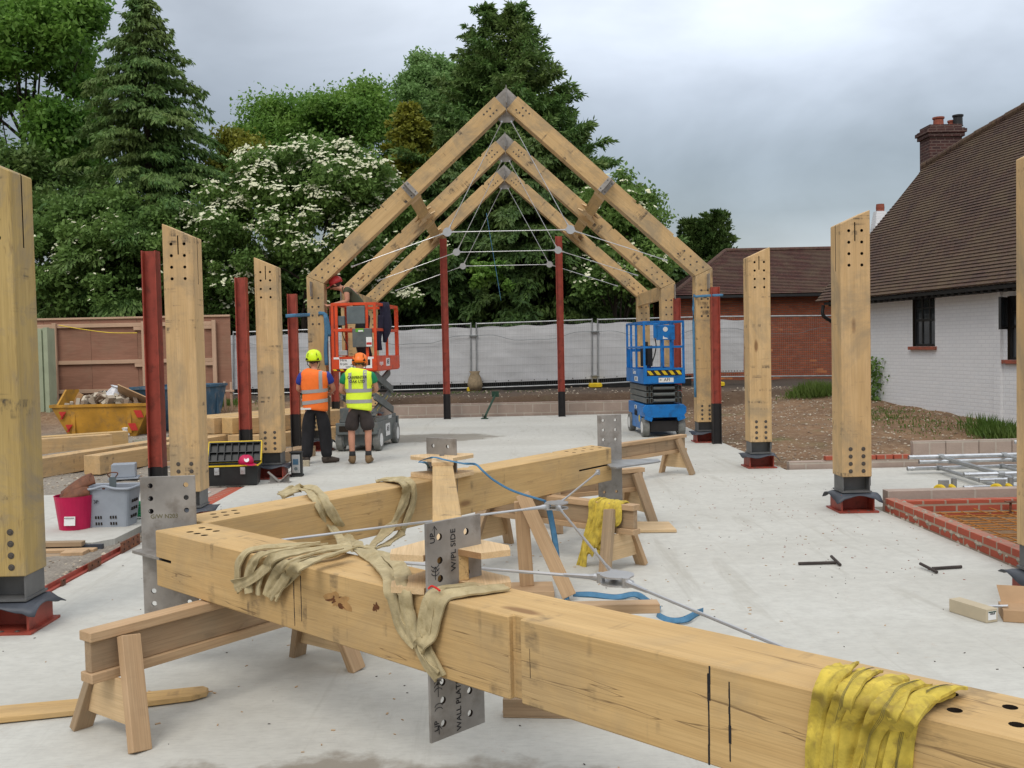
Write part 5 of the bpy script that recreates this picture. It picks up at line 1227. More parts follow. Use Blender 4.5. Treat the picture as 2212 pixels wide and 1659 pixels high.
# second, white chimney behind the hip
Yc = 31.; a = VY(1888, 470, Yc); b = VY(1912, 470, Yc); q = VY(1900, 457, Yc)
t2 = empty('white_chimney', (q.x, Yc, 4), 'small white chimney with one red pot behind the left slope of the house roof', 'chimney')
MB().lathe([(.42, 0), (.30, q.z-3.0-.5), (.20, q.z-3.), (.0, q.z-3.)], MX.Translation((q.x, Yc, 3.)) @ MX.Rotation(R(45), 4, 'Z'), 4).build('stack', 'whitebrick', t2)
hp_ = VY(1902, 441, Yc).z; MB().lathe([(.12, 0), (.13, (hp_-q.z)*.5), (.12, hp_-q.z), (.0, hp_-q.z)], MX.Translation((q.x+.02, Yc, q.z)), 12).build('chimney_pot', 'clay', t2)
MB().box(q.x-3.2, q.x+4, Yc+.5, Yc+4, .4, 3.9).build('house_body', 'whitebrick', t2) if False else None

# ------------------------------------------------ brick outbuilding
Yb = 33.; t = empty('brick_outbuilding', (8, Yb, .5), 'red brick outbuilding with a dark red hipped tile roof behind the fence', 'outbuilding')
xa = VY(1463, 640, Yb).x; ev = VY(1600, 636, Yb-.3).z; rz_ = VY(1600, 542, Yb+2.3).z; xb_ = 16.
MB().box(0, xb_-xa, 0, 5.2, 0, ev-.3).build('wall', 'redbrick', t, MX.Translation((xa, Yb, .3)))
MB().box(0, xb_-xa, -.06, 0.-.001, 0, .09).box(0, xb_-xa, -.03, -.001, -.09, -.001).build('brick_cornice', 'redbrick', t, MX.Translation((xa, Yb, ev-.18)))
xr1 = VY(1573, 543, Yb+2.3).x; x5 = VY(1556, 567, Yb+2.).x
def slope(name, poly, mat, par):
    o = VC(poly[0]); x = (VC(poly[1])-o).normalized(); n = x.cross(VC(poly[-1])-o).normalized(); y = n.cross(x)
    Mw = MX(((x.x, y.x, n.x, o.x), (x.y, y.y, n.y, o.y), (x.z, y.z, n.z, o.z), (0, 0, 0, 1))); iv = Mw.inverted(); pl = [iv @ VC(q) for q in poly]
    ys_ = [q.y for q in pl]; top = max(ys_); mb = MB(); y = 0
    def ext(yy):
        xs_ = []
        for a, b in zip(pl, pl[1:]+pl[:1]):
            if abs(a.y-b.y) > 1e-6 and min(a.y, b.y)-1e-6 <= yy <= max(a.y, b.y)+1e-6: xs_.append(a.x+(b.x-a.x)*(yy-a.y)/(b.y-a.y))
        return (min(xs_), max(xs_)) if xs_ else (0, 0)
    while y < top-.03:
        y2 = min(y+.1, top-.001); a = ext(max(y, .001)); b = ext(y2)
        mb.add([(a[0], y, .03), (a[1], y, .03), (b[1], y2+.008, .008), (b[0], y2+.008, .008), (a[0], y, .0), (a[1], y, .0)], [(0, 1, 2, 3), (4, 5, 1, 0)]); y = y2
    r_ = mb.build(name, mat, par, Mw); MB().flat([(q.x, q.y) for q in pl], -.06, -.004).build('roof_deck', 'dark', r_, Mw); return r_
A = (xa-.25, Yb-.3, ev); Bq = (xb_, Yb-.3, ev); Cq = (xb_, Yb+2.3, rz_); Dq = (xr1-.1, Yb+2.3, rz_); 
slope('roof', [A, Bq, Cq, Dq], 'tile2', t)
slope('roof_end', [(xa-.25, Yb+4.9, ev), A, Dq], 'tile2', t)
slope('roof_back', [(xb_, Yb+4.9, ev), (xa-.25, Yb+4.9, ev), Dq, Cq], 'tile2', t)
MB().tube(VC(Dq), VC(Cq), .10, n=8).build('ridge', 'tile2', t); MB().tube(VC(A), VC(Dq), .09, n=8).build('hip', 'tile2', t)
MB().box(xa-.3, xb_, Yb-.42, Yb-.32, ev-.10, ev-.02).build('gutter', 'iron', t)

# ------------------------------------------------ bits on the slab
def tbar(a, b, c, d_, label):
    t = empty('steel_t_bar', (VC(a)+VC(b))/2, label, 'steel bar', 'T-shaped steel bars')
    MB().path([VC(a)+VC((0, 0, .014)), VC(b)+VC((0, 0, .014))], .012, 8).build('stem', 'rebar_dark', t); MB().path([VC(c)+VC((0, 0, .034)), VC(d_)+VC((0, 0, .014))], .012, 8).build('crossbar', 'rebar_dark', t)
tbar(G(1725, 1221), G(1806, 1219), G(1796, 1211), G(1815, 1224), 'T-shaped dark steel bar on the slab, the left one, head pointing right')
tbar(G(2077, 1228), G(2014, 1232), G(1988, 1227), G(2024, 1240), 'T-shaped dark steel bar on the slab, the right one near the brick pit')
o = G(1345, 1140); tag(MB().flat([(q.x, q.y) for q in (G(1340, 1133), G(1340, 1152), G(1462, 1151), G(1445, 1133))], .004, .03).build('board_offcut', 'ply', bevel=.002), 'pale board offcut lying on the slab behind the yellow sling', 'board')
pts = [G(-60, 1545), G(200, 1521), G(400, 1500), G(440, 1496), G(451, 1500), G(447, 1508), G(415, 1517), G(200, 1545), G(-60, 1572)]
a, b = pts[0], pts[4]; xd = (b-a).normalized(); Fm = frame((a.x, a.y, .006), xd); iv = Fm.inverted()
tag(MB().flat([((iv @ q).x, (iv @ q).y) for q in pts][::-1], 0, .03).build('plank', 'oak_clean', None, Fm, bevel=.004), 'pale oak plank with a rounded tip lying on the slab at bottom left', 'plank')
# cardboard boxes at right
p = G(2143, 1345); t = empty('long_carton', p, 'long pale carton with a white label on the slab at right', 'carton')
T_ = frame(p+VC((.0, 0, 0)), VC((-.36, 1, 0)), (0, 0, 1)); MB().box(0, .30, -.045, .045, 0.002, .085, T_).build('carton', 'cardpale', t, bevel=.002)
MB().box(-.002, -.0005, -.032, .032, .018, .072, T_).build('label', 'white', t)
fn_ = T_ @ VC((-.003, 0, .055)); text('label_print', 'FIXINGS' if False else '100x8', .017, tframe(fn_, T_.to_3x3() @ VC((0, -1, 0)), (0, 0, 1)), 'ink', t, .0006)
MB().box(-.0035, -.0022, -.03, .03, .063, .070, T_).build('label_band', 'green', t)
p = G(2185, 1345); t = empty('open_carton', p, 'brown cardboard box with an open flap at the right photo edge', 'carton')
T_ = frame(p, VC((.35, 1, 0)), (0, 0, 1)); MB().box(0, .22, -.16, .045, 0.002, .075, T_).build('carton', 'card', t, bevel=.002)
MB().box(-.03, .02, -.16, .02, .076, .080, T_ @ MX.Rotation(-1.0, 4, 'Y') @ MX.Translation((.06, 0, -.0))).build('flap', 'card', t) if False else MB().add([T_ @ VC(v) for v in ((.2, -.16, .075), (.2, .03, .075), (.26, .05, .17), (.26, -.16, .17), (.203, -.16, .075), (.203, .03, .075), (.263, .05, .17), (.263, -.16, .17))], [(0, 1, 2, 3), (4, 7, 6, 5), (0, 4, 5, 1), (1, 5, 6, 2), (2, 6, 7, 3), (3, 7, 4, 0)]).build('flap', 'card', t)
tag(MB().tube(G(2110, 1310, .06), G(2178, 1309, .09), .008, n=8).build('steel_pin', 'alu'), 'shiny steel pin lying across the long pale carton', 'pin')
# toolbox
p = VC((-3.58, 13.2, 0)); T_ = MX.Translation(p) @ MX.Rotation(.10, 4, 'Z') @ MX.Scale(.92, 4)
t = empty('toolbox', p, 'big black toolbox standing open with its compartment lid raised', 'toolbox')
mb = MB(); 
for v in ((-.37, .37),): mb.add([T_ @ VC(q) for q in ((-.36, -.16, 0.01), (.36, -.16, .01), (.36, .16, .01), (-.36, .16, .01), (-.38, -.18, .30), (.38, -.18, .30), (.38, .18, .30), (-.38, .18, .30), (-.36, -.16, .30), (.36, -.16, .30), (.36, .16, .30), (-.36, .16, .30), (-.35, -.15, .05), (.35, -.15, .05), (.35, .15, .05), (-.35, .15, .05))], [(3, 2, 1, 0)]+[(a*4+k, a*4+(k+1) % 4, (a+1)*4+(k+1) % 4, (a+1)*4+k) for a in range(3) for k in range(4)]+[(12, 13, 14, 15)])
mb.build('case', 'blackplas', t, bevel=.004)
mb = MB().box(-.39, .39, -.195, -.182, .285, .305, T_).box(-.39, .39, .182, .195, .285, .305, T_).box(-.39, -.381, -.18, .18, .285, .305, T_).box(.381, .39, -.18, .18, .285, .305, T_); mb.build('yellow_trim', 'yellow', t)
for x in (-.19, .17): MB().box(x-.035, x+.035, -.205, -.192, .17, .27, T_).box(x-.025, x+.025, -.212, -.205, .21, .25, T_).build('latch', 'alu', t, bevel=.003)
L_ = T_ @ MX.Translation((0, .19, .30)) @ MX.Rotation(R(-32), 4, 'X')
mb = MB().box(-.37, .37, 0, .012, 0, .31, L_).box(-.37, .37, -.05, 0, 0, .012, L_).box(-.37, .37, -.05, 0, .298, .31, L_).box(-.37, -.355, -.05, 0, .012, .298, L_).box(.355, .37, -.05, 0, .012, .298, L_); mb.box(-.355, .355, -.045, 0, .15, .158, L_)
for i in range(1, 7): x = -.355+i*.71/7; mb.box(x-.004, x+.004, -.045, -.0005, .012, .298, L_)
lid = mb.build('lid', 'blackplas', t); MB().box(-.385, .385, -.056, .016, .311, .325, L_).box(-.385, -.372, -.056, .016, 0, .31, L_).box(.372, .385, -.056, .016, 0, .31, L_).build('lid_trim', 'yellow', lid)
p = VC((-3.38, 13.12, .285)); t = empty('cap', p, 'crimson baseball cap with a white badge on the toolbox edge', 'cap')
MB().lathe([(.10, 0), (.098, .05), (.08, .09), (.045, .115), (0, .12)], MX.Translation(p), 18).build('crown', 'pink', t, smooth=True)
MB().flat([(-.07, 0), (.07, 0), (.075, -.06), (.045, -.10), (-.045, -.10), (-.075, -.06)], 0, .006, MX.Translation(p+VC((.05, -.05, .0))) @ MX.Rotation(1.0, 4, 'Z') @ MX.Rotation(.15, 4, 'X')).build('peak', 'pink', t)
MB().lathe([(.032, 0), (.032, .003), (0, .003)], frame(p+VC((.03, -.085, .06)), (1, .3, 0), (.25, -.85, .5)), 14).build('badge', 'white', t)
# radio
p = G(640, 1030)+VC((0, .06, 0)); t = empty('site_radio', p, 'black and grey site radio with aerial beside the third post', 'radio')
T_ = MX.Translation(p); MB().box(-.075, .075, -.05, .07, .02, .34, T_).build('body', 'blackplas', t, bevel=.015)
MB().box(-.06, .055, -.066, -.051, .05, .31, T_).build('front_panel', 'alu', t, bevel=.008); MB().box(-.04, .035, -.070, -.0665, .17, .25, T_).build('screen', 'skipb', t); MB().lathe([(.024, 0), (.024, .012), (0, .012)], frame(p+VC((0, -.067, .115)), (1, 0, 0), (0, -1, 0)), 14).build('dial', 'greypanel', t)
MB().tube(p+VC((-.06, 0, .34)), p+VC((-.055, 0, .46)), .006, n=6).build('aerial', 'blackplas', t); MB().box(-.085, .085, -.07, .075, .002, .03, T_).box(-.085, .085, -.07, .075, .33, .35, T_).build('bumper', 'blackrub', t, bevel=.006)
p = G(660, 1008)+VC((.0, .05, 0)); tag(MB().box(-.05, .05, -.04, .04, 0, .09, MX.Translation(p)).box(-.052, .0, -.042, -.04, .05, .08, MX.Translation(p)).build('small_carton', 'cardpale', bevel=.003), 'small pale carton behind the site radio', 'carton')
p = G(602, 1044)+VC((0, .05, 0)); t = empty('vee_bracket', p, 'V-shaped grey steel bracket on a foot plate between toolbox and radio', 'bracket')
MB().box(-.14, .15, -.05, .05, .001, .012, MX.Translation(p)).build('foot_plate', 'mill', t); MB().prism([(-.11, .012), (.10, .012), (.0, .03)], -.003, .003, MX.Translation(p)).build('web', 'mill', t) if False else None
for q in (-1, 1): MB().bar(p+VC((0.0, 0, .015)), p+VC((q*.15, 0, .15)), .07, .012, VC((-q, 0, 1))).build('arm', 'mill', t)
MB().prism([(-.13, .012), (.13, .012), (.13, .10), (0, .018), (-.13, .10)], .01, .018, MX.Translation(p)).build('web', 'mill', t)
# ------------------------------------------------ scissor lifts
def tw(T_, o, x, up): r = T_.to_3x3(); return tframe(T_ @ VC(o), r @ VC(x), r @ VC(up))
def hazard(name, x0, x1, y, z0, z1, T_, par, n=10):
    a = MB(); b = MB(); w = (x1-x0)/n; h = z1-z0
    b.box(x0, x1, y, y+.002, z0, z1, T_)
    for i in range(0, n, 2):
        a.prism([(x0+i*w, z1), (x0+(i+1)*w, z1), (min(x0+(i+1)*w+h*.8, x1), z0), (min(x0+i*w+h*.8, x1), z0)], y-.001, y, T_)
    o = b.build(name, 'black', par); a.build('yellow_stripes', 'yellow', o)
def wheel(par, T_, c, r, w, tread='rubber', hub='white', hs=1):
    o = MB().lathe([(r*.62, -w/2), (r*.95, -w/2), (r, -w*.36), (r, w*.36), (r*.95, w/2), (r*.62, w/2)], T_ @ frame(c, (0, 0, 1), (1, 0, 0)), 26).build('wheel', tread, par, smooth=False)
    MB().lathe([(0, -w*.52), (r*.60, -w*.52), (r*.62, -w*.3), (r*.62, w*.3), (r*.60, w*.52), (0, w*.52)], T_ @ frame(c, (0, 0, 1), (1, 0, 0)), 20).build('hub', hub, o)
    return o
# orange and grey lift (raised)
T1 = MX.Translation((-2.40, 18.0, 0)) @ MX.Rotation(R(-6), 4, 'Z')
t = empty('scissor_lift', (-2.40, 18.0, 0), 'orange and grey scissor lift, raised, with a man at work in its basket', 'scissor lift', 'scissor lifts', R(-6))
MB().prism([(-.32, .10), (.32, .10), (.34, .50), (-.34, .50)], -.78, .78, T1).box(-.36, .36, -.93, -.78, .30, .50, T1).box(-.36, .36, .78, .90, .26, .5, T1).box(-.335, -.30, -.78, .78, .5, .56, T1).box(.30, .335, -.78, .78, .5, .56, T1).build('chassis', 'greypaint', t, bevel=.008)
MB().box(-.30, -.12, -.934, -.9305, .35, .45, T1).box(.12, .30, -.934, -.9305, .35, .45, T1).build('fork_pockets', 'dark', t)
for x in (-.33, .33):
    for y in (-.70, .68): wheel(t, T1, (x, y, .19), .19, .11)
text('lettering', 'AFI', .13, tw(T1, (.343, .1, .30), (0, 1, 0), (0, 0, 1)), 'ink', t) if False else None
MB().box(.333, .339, -.12, .22, .2, .42, T1).build('nameplate', 'white', t); text('lettering', 'AFI', .15, tw(T1, (.3405, .05, .32), (0, 1, 0), (0, 0, 1)), 'ink', t)
text('lettering', 'skyjack', .10, tw(T1, (.3365, .25, .53), (0, 1, 0), (0, 0, 1)), 'white', t)
for side in (-1, 1):
    for lv, (z0, z1) in enumerate(((.60, .98), (.98, 1.36))):
        for q, off in ((1, .0), (-1, .045)):
            x = side*(.24+off); a = T1 @ VC((x, -.74*q, z0+.02)); b = T1 @ VC((x, .74*q, z1-.02))
            arm = MB().bar(a, b, .038, .13, (0, 0, 1)); o = arm.build('scissor_arm', 'greypaint', t, bevel=.004)
            if side == 1 and q == 1 and lv == 0:
                ms = MB(); d = (b-a).normalized(); up = VC((0, 0, 1)); up = (up-d*up.dot(d)).normalized(); ox = T1.to_3x3() @ VC((.0215, 0, 0))
                for i in range(9): p = a.lerp(b, .22+.07*i)+ox; ms.bar(p-d*.018, p+d*.018, .002, .035, up)
                ms.build('yellow_dashes', 'yellow', o)
MB().tube(T1 @ VC((-.28, -.72, .62)), T1 @ VC((.30, -.72, .62)), .03).tube(T1 @ VC((-.28, -.72, .98)), T1 @ VC((.30, -.72, .98)), .03).tube(T1 @ VC((-.28, .72, .98)), T1 @ VC((.30, .72, .98)), .03).tube(T1 @ VC((-.28, -.72, 1.35)), T1 @ VC((.30, -.72, 1.35)), .03).build('cross_tubes', 'greypaint', t)
MB().box(-.30, -.05, -.86, -.5, .50, .75, T1).tube(T1 @ VC((0, -.5, .62)), T1 @ VC((0, .3, 1.2)), .045).build('hydraulic_pack', 'greypaint', t, bevel=.01)
pf = MB().box(-.38, .38, -.92, .92, 1.38, 1.42, T1).box(-.39, .39, -.94, -.92, 1.40, 1.64, T1).box(.38, .40, -.92, .92, 1.40, 1.64, T1).box(-.40, -.38, -.92, .92, 1.40, 1.64, T1).box(-.38, .38, .92, .94, 1.40, 1.64, T1)
pf.build('platform', 'orange', t)
def rails(t, T_, xs, ys, z0, z1, zm, mat, r=.024, sq=True, posts=()):
    mb = MB()
    def bar(a, b): mb.bar(T_ @ VC(a), T_ @ VC(b), r*1.7, r*1.7) if sq else mb.tube(T_ @ VC(a), T_ @ VC(b), r*.85)
    x0, x1 = xs; y0, y1 = ys
    for z in (z1, zm):
        bar((x0, y0, z), (x1, y0, z)); bar((x0, y1, z), (x1, y1, z)); bar((x0, y0, z), (x0, y1, z)); bar((x1, y0, z), (x1, y1, z))
    for x, y in posts: mb.bar(T_ @ VC((x, y, z0)), T_ @ VC((x, y, z1)), r*1.7, r*1.7, (0, 1, 0)) if sq else mb.tube(T_ @ VC((x, y, z0)), T_ @ VC((x, y, z1)), r*.85)
    return mb.build('guard_rails', mat, t, bevel=.003)
rails(t, T1, (-.37, .37), (-.91, .91), 1.62, 2.54, 2.10, 'orange', .028, True, ((-.37, -.91), (-.30, -.91), (.23, -.91), (.37, -.91), (.37, .0), (.37, .80), (.37, .91), (-.37, 0), (-.37, .91)))
MB().box(-.105, .21, -.97, -.93, 2.20, 2.50, T1).build('control_panel', 'greypanel', t, bevel=.008)
lo = MB().box(-.01, .33, -.99, -.94, 1.80, 2.12, T1).build('document_box', 'greypaint', t, bevel=.01)
MB().box(.05, .19, -.994, -.991, 2.06, 2.12, T1).build('green_label', 'limegreen', lo); MB().box(.095, .18, -.997, -.9945, 2.065, 2.09, T1).build('white_label', 'white', lo)
MB().box(.23, .33, -.994, -.991, 1.81, 1.97, T1).build('white_label', 'white', lo); MB().box(.235, .325, -.997, -.9945, 1.84, 1.88, T1).build('red_band', 'signred', lo)
MB().box(-.29, -.16, -.90, -.84, 2.18, 2.34, T1).build('controller', 'greypanel', t, bevel=.008)
MB().path(smoothpath([T1 @ VC(q) for q in ((-.22, -.88, 2.18), (-.20, -.88, 2.0), (-.13, -.88, 1.85), (-.13, -.88, 1.75), (-.2, -.89, 1.68))], 5), .008, 6).build('control_cable', 'black', t)
MB().box(-.28, -.12, -.93, -.86, 1.66, 1.75, T1).build('foot_switch', 'alu', t, bevel=.01)
MB().box(-.26, .31, -.9445, -.9405, 1.44, 1.60, T1).build('hire_sign', 'white', t)
text('lettering', 'Hire\nfrom', .065, tw(T1, (-.245, -.9455, 1.55), (1, 0, 0), (0, 0, 1)), 'ink', t, align='LEFT')
MB().prism([(-.07, 1.50), (-.01, 1.50), (.04, 1.59), (.09, 1.59), (.15, 1.50), (.09, 1.50), (.06, 1.54), (.01, 1.54)], -.9465, -.9446, T1).box(.225, .28, -.9465, -.9446, 1.49, 1.59, T1).build('logo', 'ink', t)
text('lettering', '04707 513 005', .04, tw(T1, (-.03, -.9455, 1.465), (1, 0, 0), (0, 0, 1)), 'ink', t)
hazard('hazard_strip', -.38, .10, -.9425, 1.402, 1.43, T1, t, 8)
text('lettering', 'skyjack', .10, tw(T1, (.4015, -.62, 1.52), (0, 1, 0), (0, 0, 1)), 'white', t)
MB().box(.4005, .403, -.25, .05, 1.46, 1.60, T1).build('nameplate', 'white', t); text('lettering', 'AFI', .13, tw(T1, (.4045, -.10, 1.53), (0, 1, 0), (0, 0, 1)), 'ink', t)
for x in (-.36, .24): MB().box(x-.0, x+.10, -.9435, -.9405, 1.60, 1.635, T1).build('white_label', 'white', t)
# jacket over the rail
c = T1 @ VC((.40, -.25, 2.56)); j = empty('jacket', c, 'dark navy jacket hung over the right rail of the orange lift', 'jacket')
rg = [(0, 0, .03, .14, .06), (0, 0, -.05, .17, .075), (.01, 0, -.20, .19, .07), (.03, 0, -.36, .20, .065), (.02, -.02, -.50, .15, .055), (-.0, -.03, -.60, .08, .04), (-.01, -.03, -.68, .05, .03)]
MB().path([c+VC((q[0], q[1], q[2])) for q in rg], [q[3]*.75 for q in rg], 16, ry=[q[4] for q in rg], wd=T1.to_3x3() @ VC((.35, 1, 0))).build('body', 'navy', j, smooth=True)
MB().path(smoothpath([c+VC(q) for q in ((-.06, -.16, -.2), (-.07, -.17, -.45), (-.10, -.18, -.62), (-.09, -.18, -.82))], 5), .05, 10, ry=.03, wd=(1, 0, 0)).build('sleeve', 'navy', j, smooth=True)
# blue lift (lowered)
T2 = MX.Translation((3.02, 19.5, 0)) @ MX.Rotation(R(2.5), 4, 'Z')
t = empty('scissor_lift', (3.02, 19.5, 0), 'blue scissor lift, lowered and empty, parked right of centre', 'scissor lift', 'scissor lifts', R(2.5))
MB().box(-.37, .37, -.90, .88, .37, .61, T2).box(-.37, -.33, -.45, .48, .12, .37, T2).box(.33, .37, -.45, .48, .12, .37, T2).box(-.30, .30, -.4, .8, .14, .30, T2).build('chassis', 'blue', t, bevel=.012)
MB().prism([(-.41, .46), (-.33, .37), (.33, .37), (.41, .46), (.41, .56), (.36, .61), (-.36, .61), (-.41, .56)], -.93, -.901, T2).build('front_cover', 'blue', t, bevel=.006)
for q in (-1, 1): MB().bar(T2 @ VC((q*.38, -.92, .38)), T2 @ VC((q*.24, -.92, .33)), .03, .07).bar(T2 @ VC((q*.235, -.92, .35)), T2 @ VC((q*.235, -.92, .12)), .03, .06).build('steering_arm', 'blue', t)
MB().box(-.26, .26, -.85, -.5, .10, .2995, T2).build('underside', 'black', t)
for x in (-.34, .34):
    for y in (-.72, .68): wheel(t, T2, (x, y, .18), .18, .12, 'rubber', 'white')
for i in range(4): MB().box(-.3745, -.3705, -.1+.08*i, -.05+.08*i, .36, .50-.04*(i % 2), T2).build('vent', 'dark', t)
MB().box(-.3745, -.3705, -.05, .16, .62-.13, .56, T2).build('white_label', 'white', t); MB().lathe([(.07, 0), (.07, .002), (0, .002)], T2 @ frame((-.3715, -.32, .32), (0, 1, 0), (-1, 0, 0)), 14).build('yellow_label', 'yellow', t)
for side in (-1, 1):
    for i in range(3):
        z = .685+.118*i
        for o_ in (.0, .075):
            x = side*(.31-o_); MB().box(x-.03, x+.03, -.86, .84, z-.05, z+.05, T2).build('scissor_arm', 'greypaint', t, bevel=.006)
            MB().box(x-.018, x+.018, -.8625, -.8605, z-.038, z+.038, T2).build('tube_mouth', 'dark', t)
            
for i in range(3): MB().tube(T2 @ VC((-.20, -.87, .685+.118*i)), T2 @ VC((.20, -.87, .685+.118*i)), .032, n=14).build('cross_tube', 'greypaint', t)
MB().box(-.2, .2, -.8, .8, .58, .99, T2).build('black_filler', 'black', t)  # solid black block filling the gap between the scissor arms
MB().box(-.385, .385, -.93, .93, 1.00, 1.05, T2).box(-.385, .385, -.945, -.925, 1.01, 1.15, T2).box(-.395, -.38, -.93, .93, 1.01, 1.28, T2).box(.38, .395, -.93, .93, 1.01, 1.28, T2).box(-.38, .38, .93, .945, 1.0, 1.28, T2).build('platform', 'blue', t)
MB().box(-.36, .36, -.925, -.915, 1.15, 1.28, T2).build('toe_board', 'black', t); hazard('hazard_strip', -.33, .35, -.930, 1.17, 1.25, T2, t, 10)
MB().box(-.385, -.33, -.945, -.915, 1.15, 1.35, T2).box(.33, .385, -.945, -.915, 1.15, 1.30, T2).box(-.33, .33, -.94, -.92, 1.26, 1.30, T2).build('kick_frame', 'blue', t)
rails(t, T2, (-.37, .37), (-.92, .92), 1.28, 2.16, 1.69, 'blue', .023, True, ((-.37, -.92), (-.045, -.92), (.13, -.92), (.37, -.92), (-.37, -.1), (-.37, .45), (-.37, .92), (.37, 0), (.37, .92)))
MB().box(-.15, .20, -.99, -.945, 1.82, 2.10, T2).box(-.20, -.12, -.99, -.945, 1.86, 2.14, T2).build('control_box', 'blue', t, bevel=.008)
MB().lathe([(.045, 0), (.045, .003), (0, .003)], T2 @ frame((.02, -.992, 2.02), (1, 0, 0), (0, -1, 0)), 18).build('round_label', 'white', t)
MB().prism([(-.03, 1.84), (.07, 1.84), (.05, 1.86), (-.0, 1.87), (-.02, 1.90)], -.994, -.9915, T2).build('logo', 'white', t)
MB().box(-.11, .13, .80, .88, 1.30, 1.72, T2).box(-.02, .04, .80, .88, 1.28, 1.8, T2).build('manual_box', 'black', t, bevel=.01)
MB().path(smoothpath([T2 @ VC(q) for q in ((-.16, -.9, 1.86), (-.14, -.9, 1.72), (-.17, -.9, 1.55), (-.24, -.88, 1.35), (-.26, -.86, 1.3))], 6), .011, 6).build('control_cable', 'black', t)
mb = MB(); mb.box(-.36, .1, .90, .93, 1.6, 1.66, T2).box(-.36, -.3, .89, .94, 1.28, 1.66, T2).box(.02, .10, .89, .94, 1.28, 1.66, T2); mb.build('entry_gate', 'blue', t)
MB().box(.02-.13, .02+.15, -.9485, -.9455, 1.03, 1.115, T2).build('nameplate', 'white', t); text('lettering', 'AFI', .085, tw(T2, (.045, -.950, 1.077), (1, 0, 0), (0, 0, 1)), 'ink', t); text('lettering', '=', .07, tw(T2, (-.075, -.950, 1.075), (1, 0, 0), (0, 0, 1)), 'ink', t)
MB().box(-.3985, -.3955, -.35, -.02, 1.04, 1.13, T2).build('nameplate', 'white', t); text('lettering', 'AFI', .09, tw(T2, (-.400, -.18, 1.085), (0, -1, 0), (0, 0, 1)), 'ink', t); text('lettering', 'Genie', .13, tw(T2, (-.397, .0, 1.21), (0, -1, 0), (0, 0, 1)), 'white', t)
text('lettering', 'AFI', .07, tw(T2, (-.376, .055, .525), (0, -1, 0), (0, 0, 1)), 'ink', t)

# ------------------------------------------------ people
def skin(name, J, E_, root, mat, parent, sub=2, Mw=None):
    names = list(J); ix = {n: i for i, n in enumerate(names)}
    me = bpy.data.meshes.new(name); me.from_pydata([J[n][0] for n in names], [(ix[a], ix[b]) for a, b in E_], [])
    o = bpy.data.objects.new(name, me); COL.objects.link(o)
    mod = o.modifiers.new('k', 'SKIN'); mod.use_smooth_shade = True; mod.branch_smoothing = .6
    sv = me.skin_vertices[0].data
    for n in names:
        r = J[n][1]; sv[ix[n]].radius = r if hasattr(r, '__len__') else (r, r); sv[ix[n]].use_root = (n == root)
    ss = o.modifiers.new('s', 'SUBSURF'); ss.levels = sub; ss.render_levels = sub
    dg = bpy.context.evaluated_depsgraph_get(); dg.update(); nm = bpy.data.meshes.new_from_object(o.evaluated_get(dg))
    bpy.data.objects.remove(o); bpy.data.meshes.remove(me); nm.name = name
    nm.materials.clear(); nm.materials.append(M[mat]); nm.polygons.foreach_set('use_smooth', [True]*len(nm.polygons))
    o = bpy.data.objects.new(name, nm); return link(o, Mw or MX(), parent)
def hand(J, E_, key, w, d, side, curl=.5):
    """palm, four unequal fingers and a thumb grown from the wrist w along d"""
    d = VC(d).normalized(); s_ = VC(side).normalized(); nrm = d.cross(s_).normalized()
    J[key+'p'] = (w+d*.055, (.030, .016)); E_.append((key+'w', key+'p'))
    for i, (o_, L_) in enumerate(((-.027, .068), (-.009, .078), (.009, .073), (.026, .058))):
        b = w+d*.095+s_*o_; J[key+'a%d' % i] = (b, .0095); J[key+'b%d' % i] = (b+d*L_*.5-nrm*L_*.2*curl, .0085); J[key+'c%d' % i] = (b+d*L_*(.9-.3*curl)-nrm*L_*.7*curl, .007)
        E_ += [(key+'p', key+'a%d' % i), (key+'a%d' % i, key+'b%d' % i), (key+'b%d' % i, key+'c%d' % i)]
    J[key+'t0'] = (w+d*.035-s_*.040, .011); J[key+'t1'] = (w+d*.075-s_*.058-nrm*.01, .009); E_ += [(key+'p', key+'t0'), (key+'t0', key+'t1')]
def loft(name, rows, mat, parent, Mw, wd=(1, 0, 0), n=24, sub=0):
    """rows: (x, y, z, rx, ry)"""
    return MB().path([VC(r[:3]) for r in rows], [r[3] for r in rows], n, ry=[r[4] for r in rows], wd=wd).build(name, mat, parent, Mw, smooth=True)
def headparts(par, Mw, c, r=.1, fwd=(0, 1, 0), hair=True):
    """ears and nose as bumps joined to a skinned head are placed as children"""
    pass
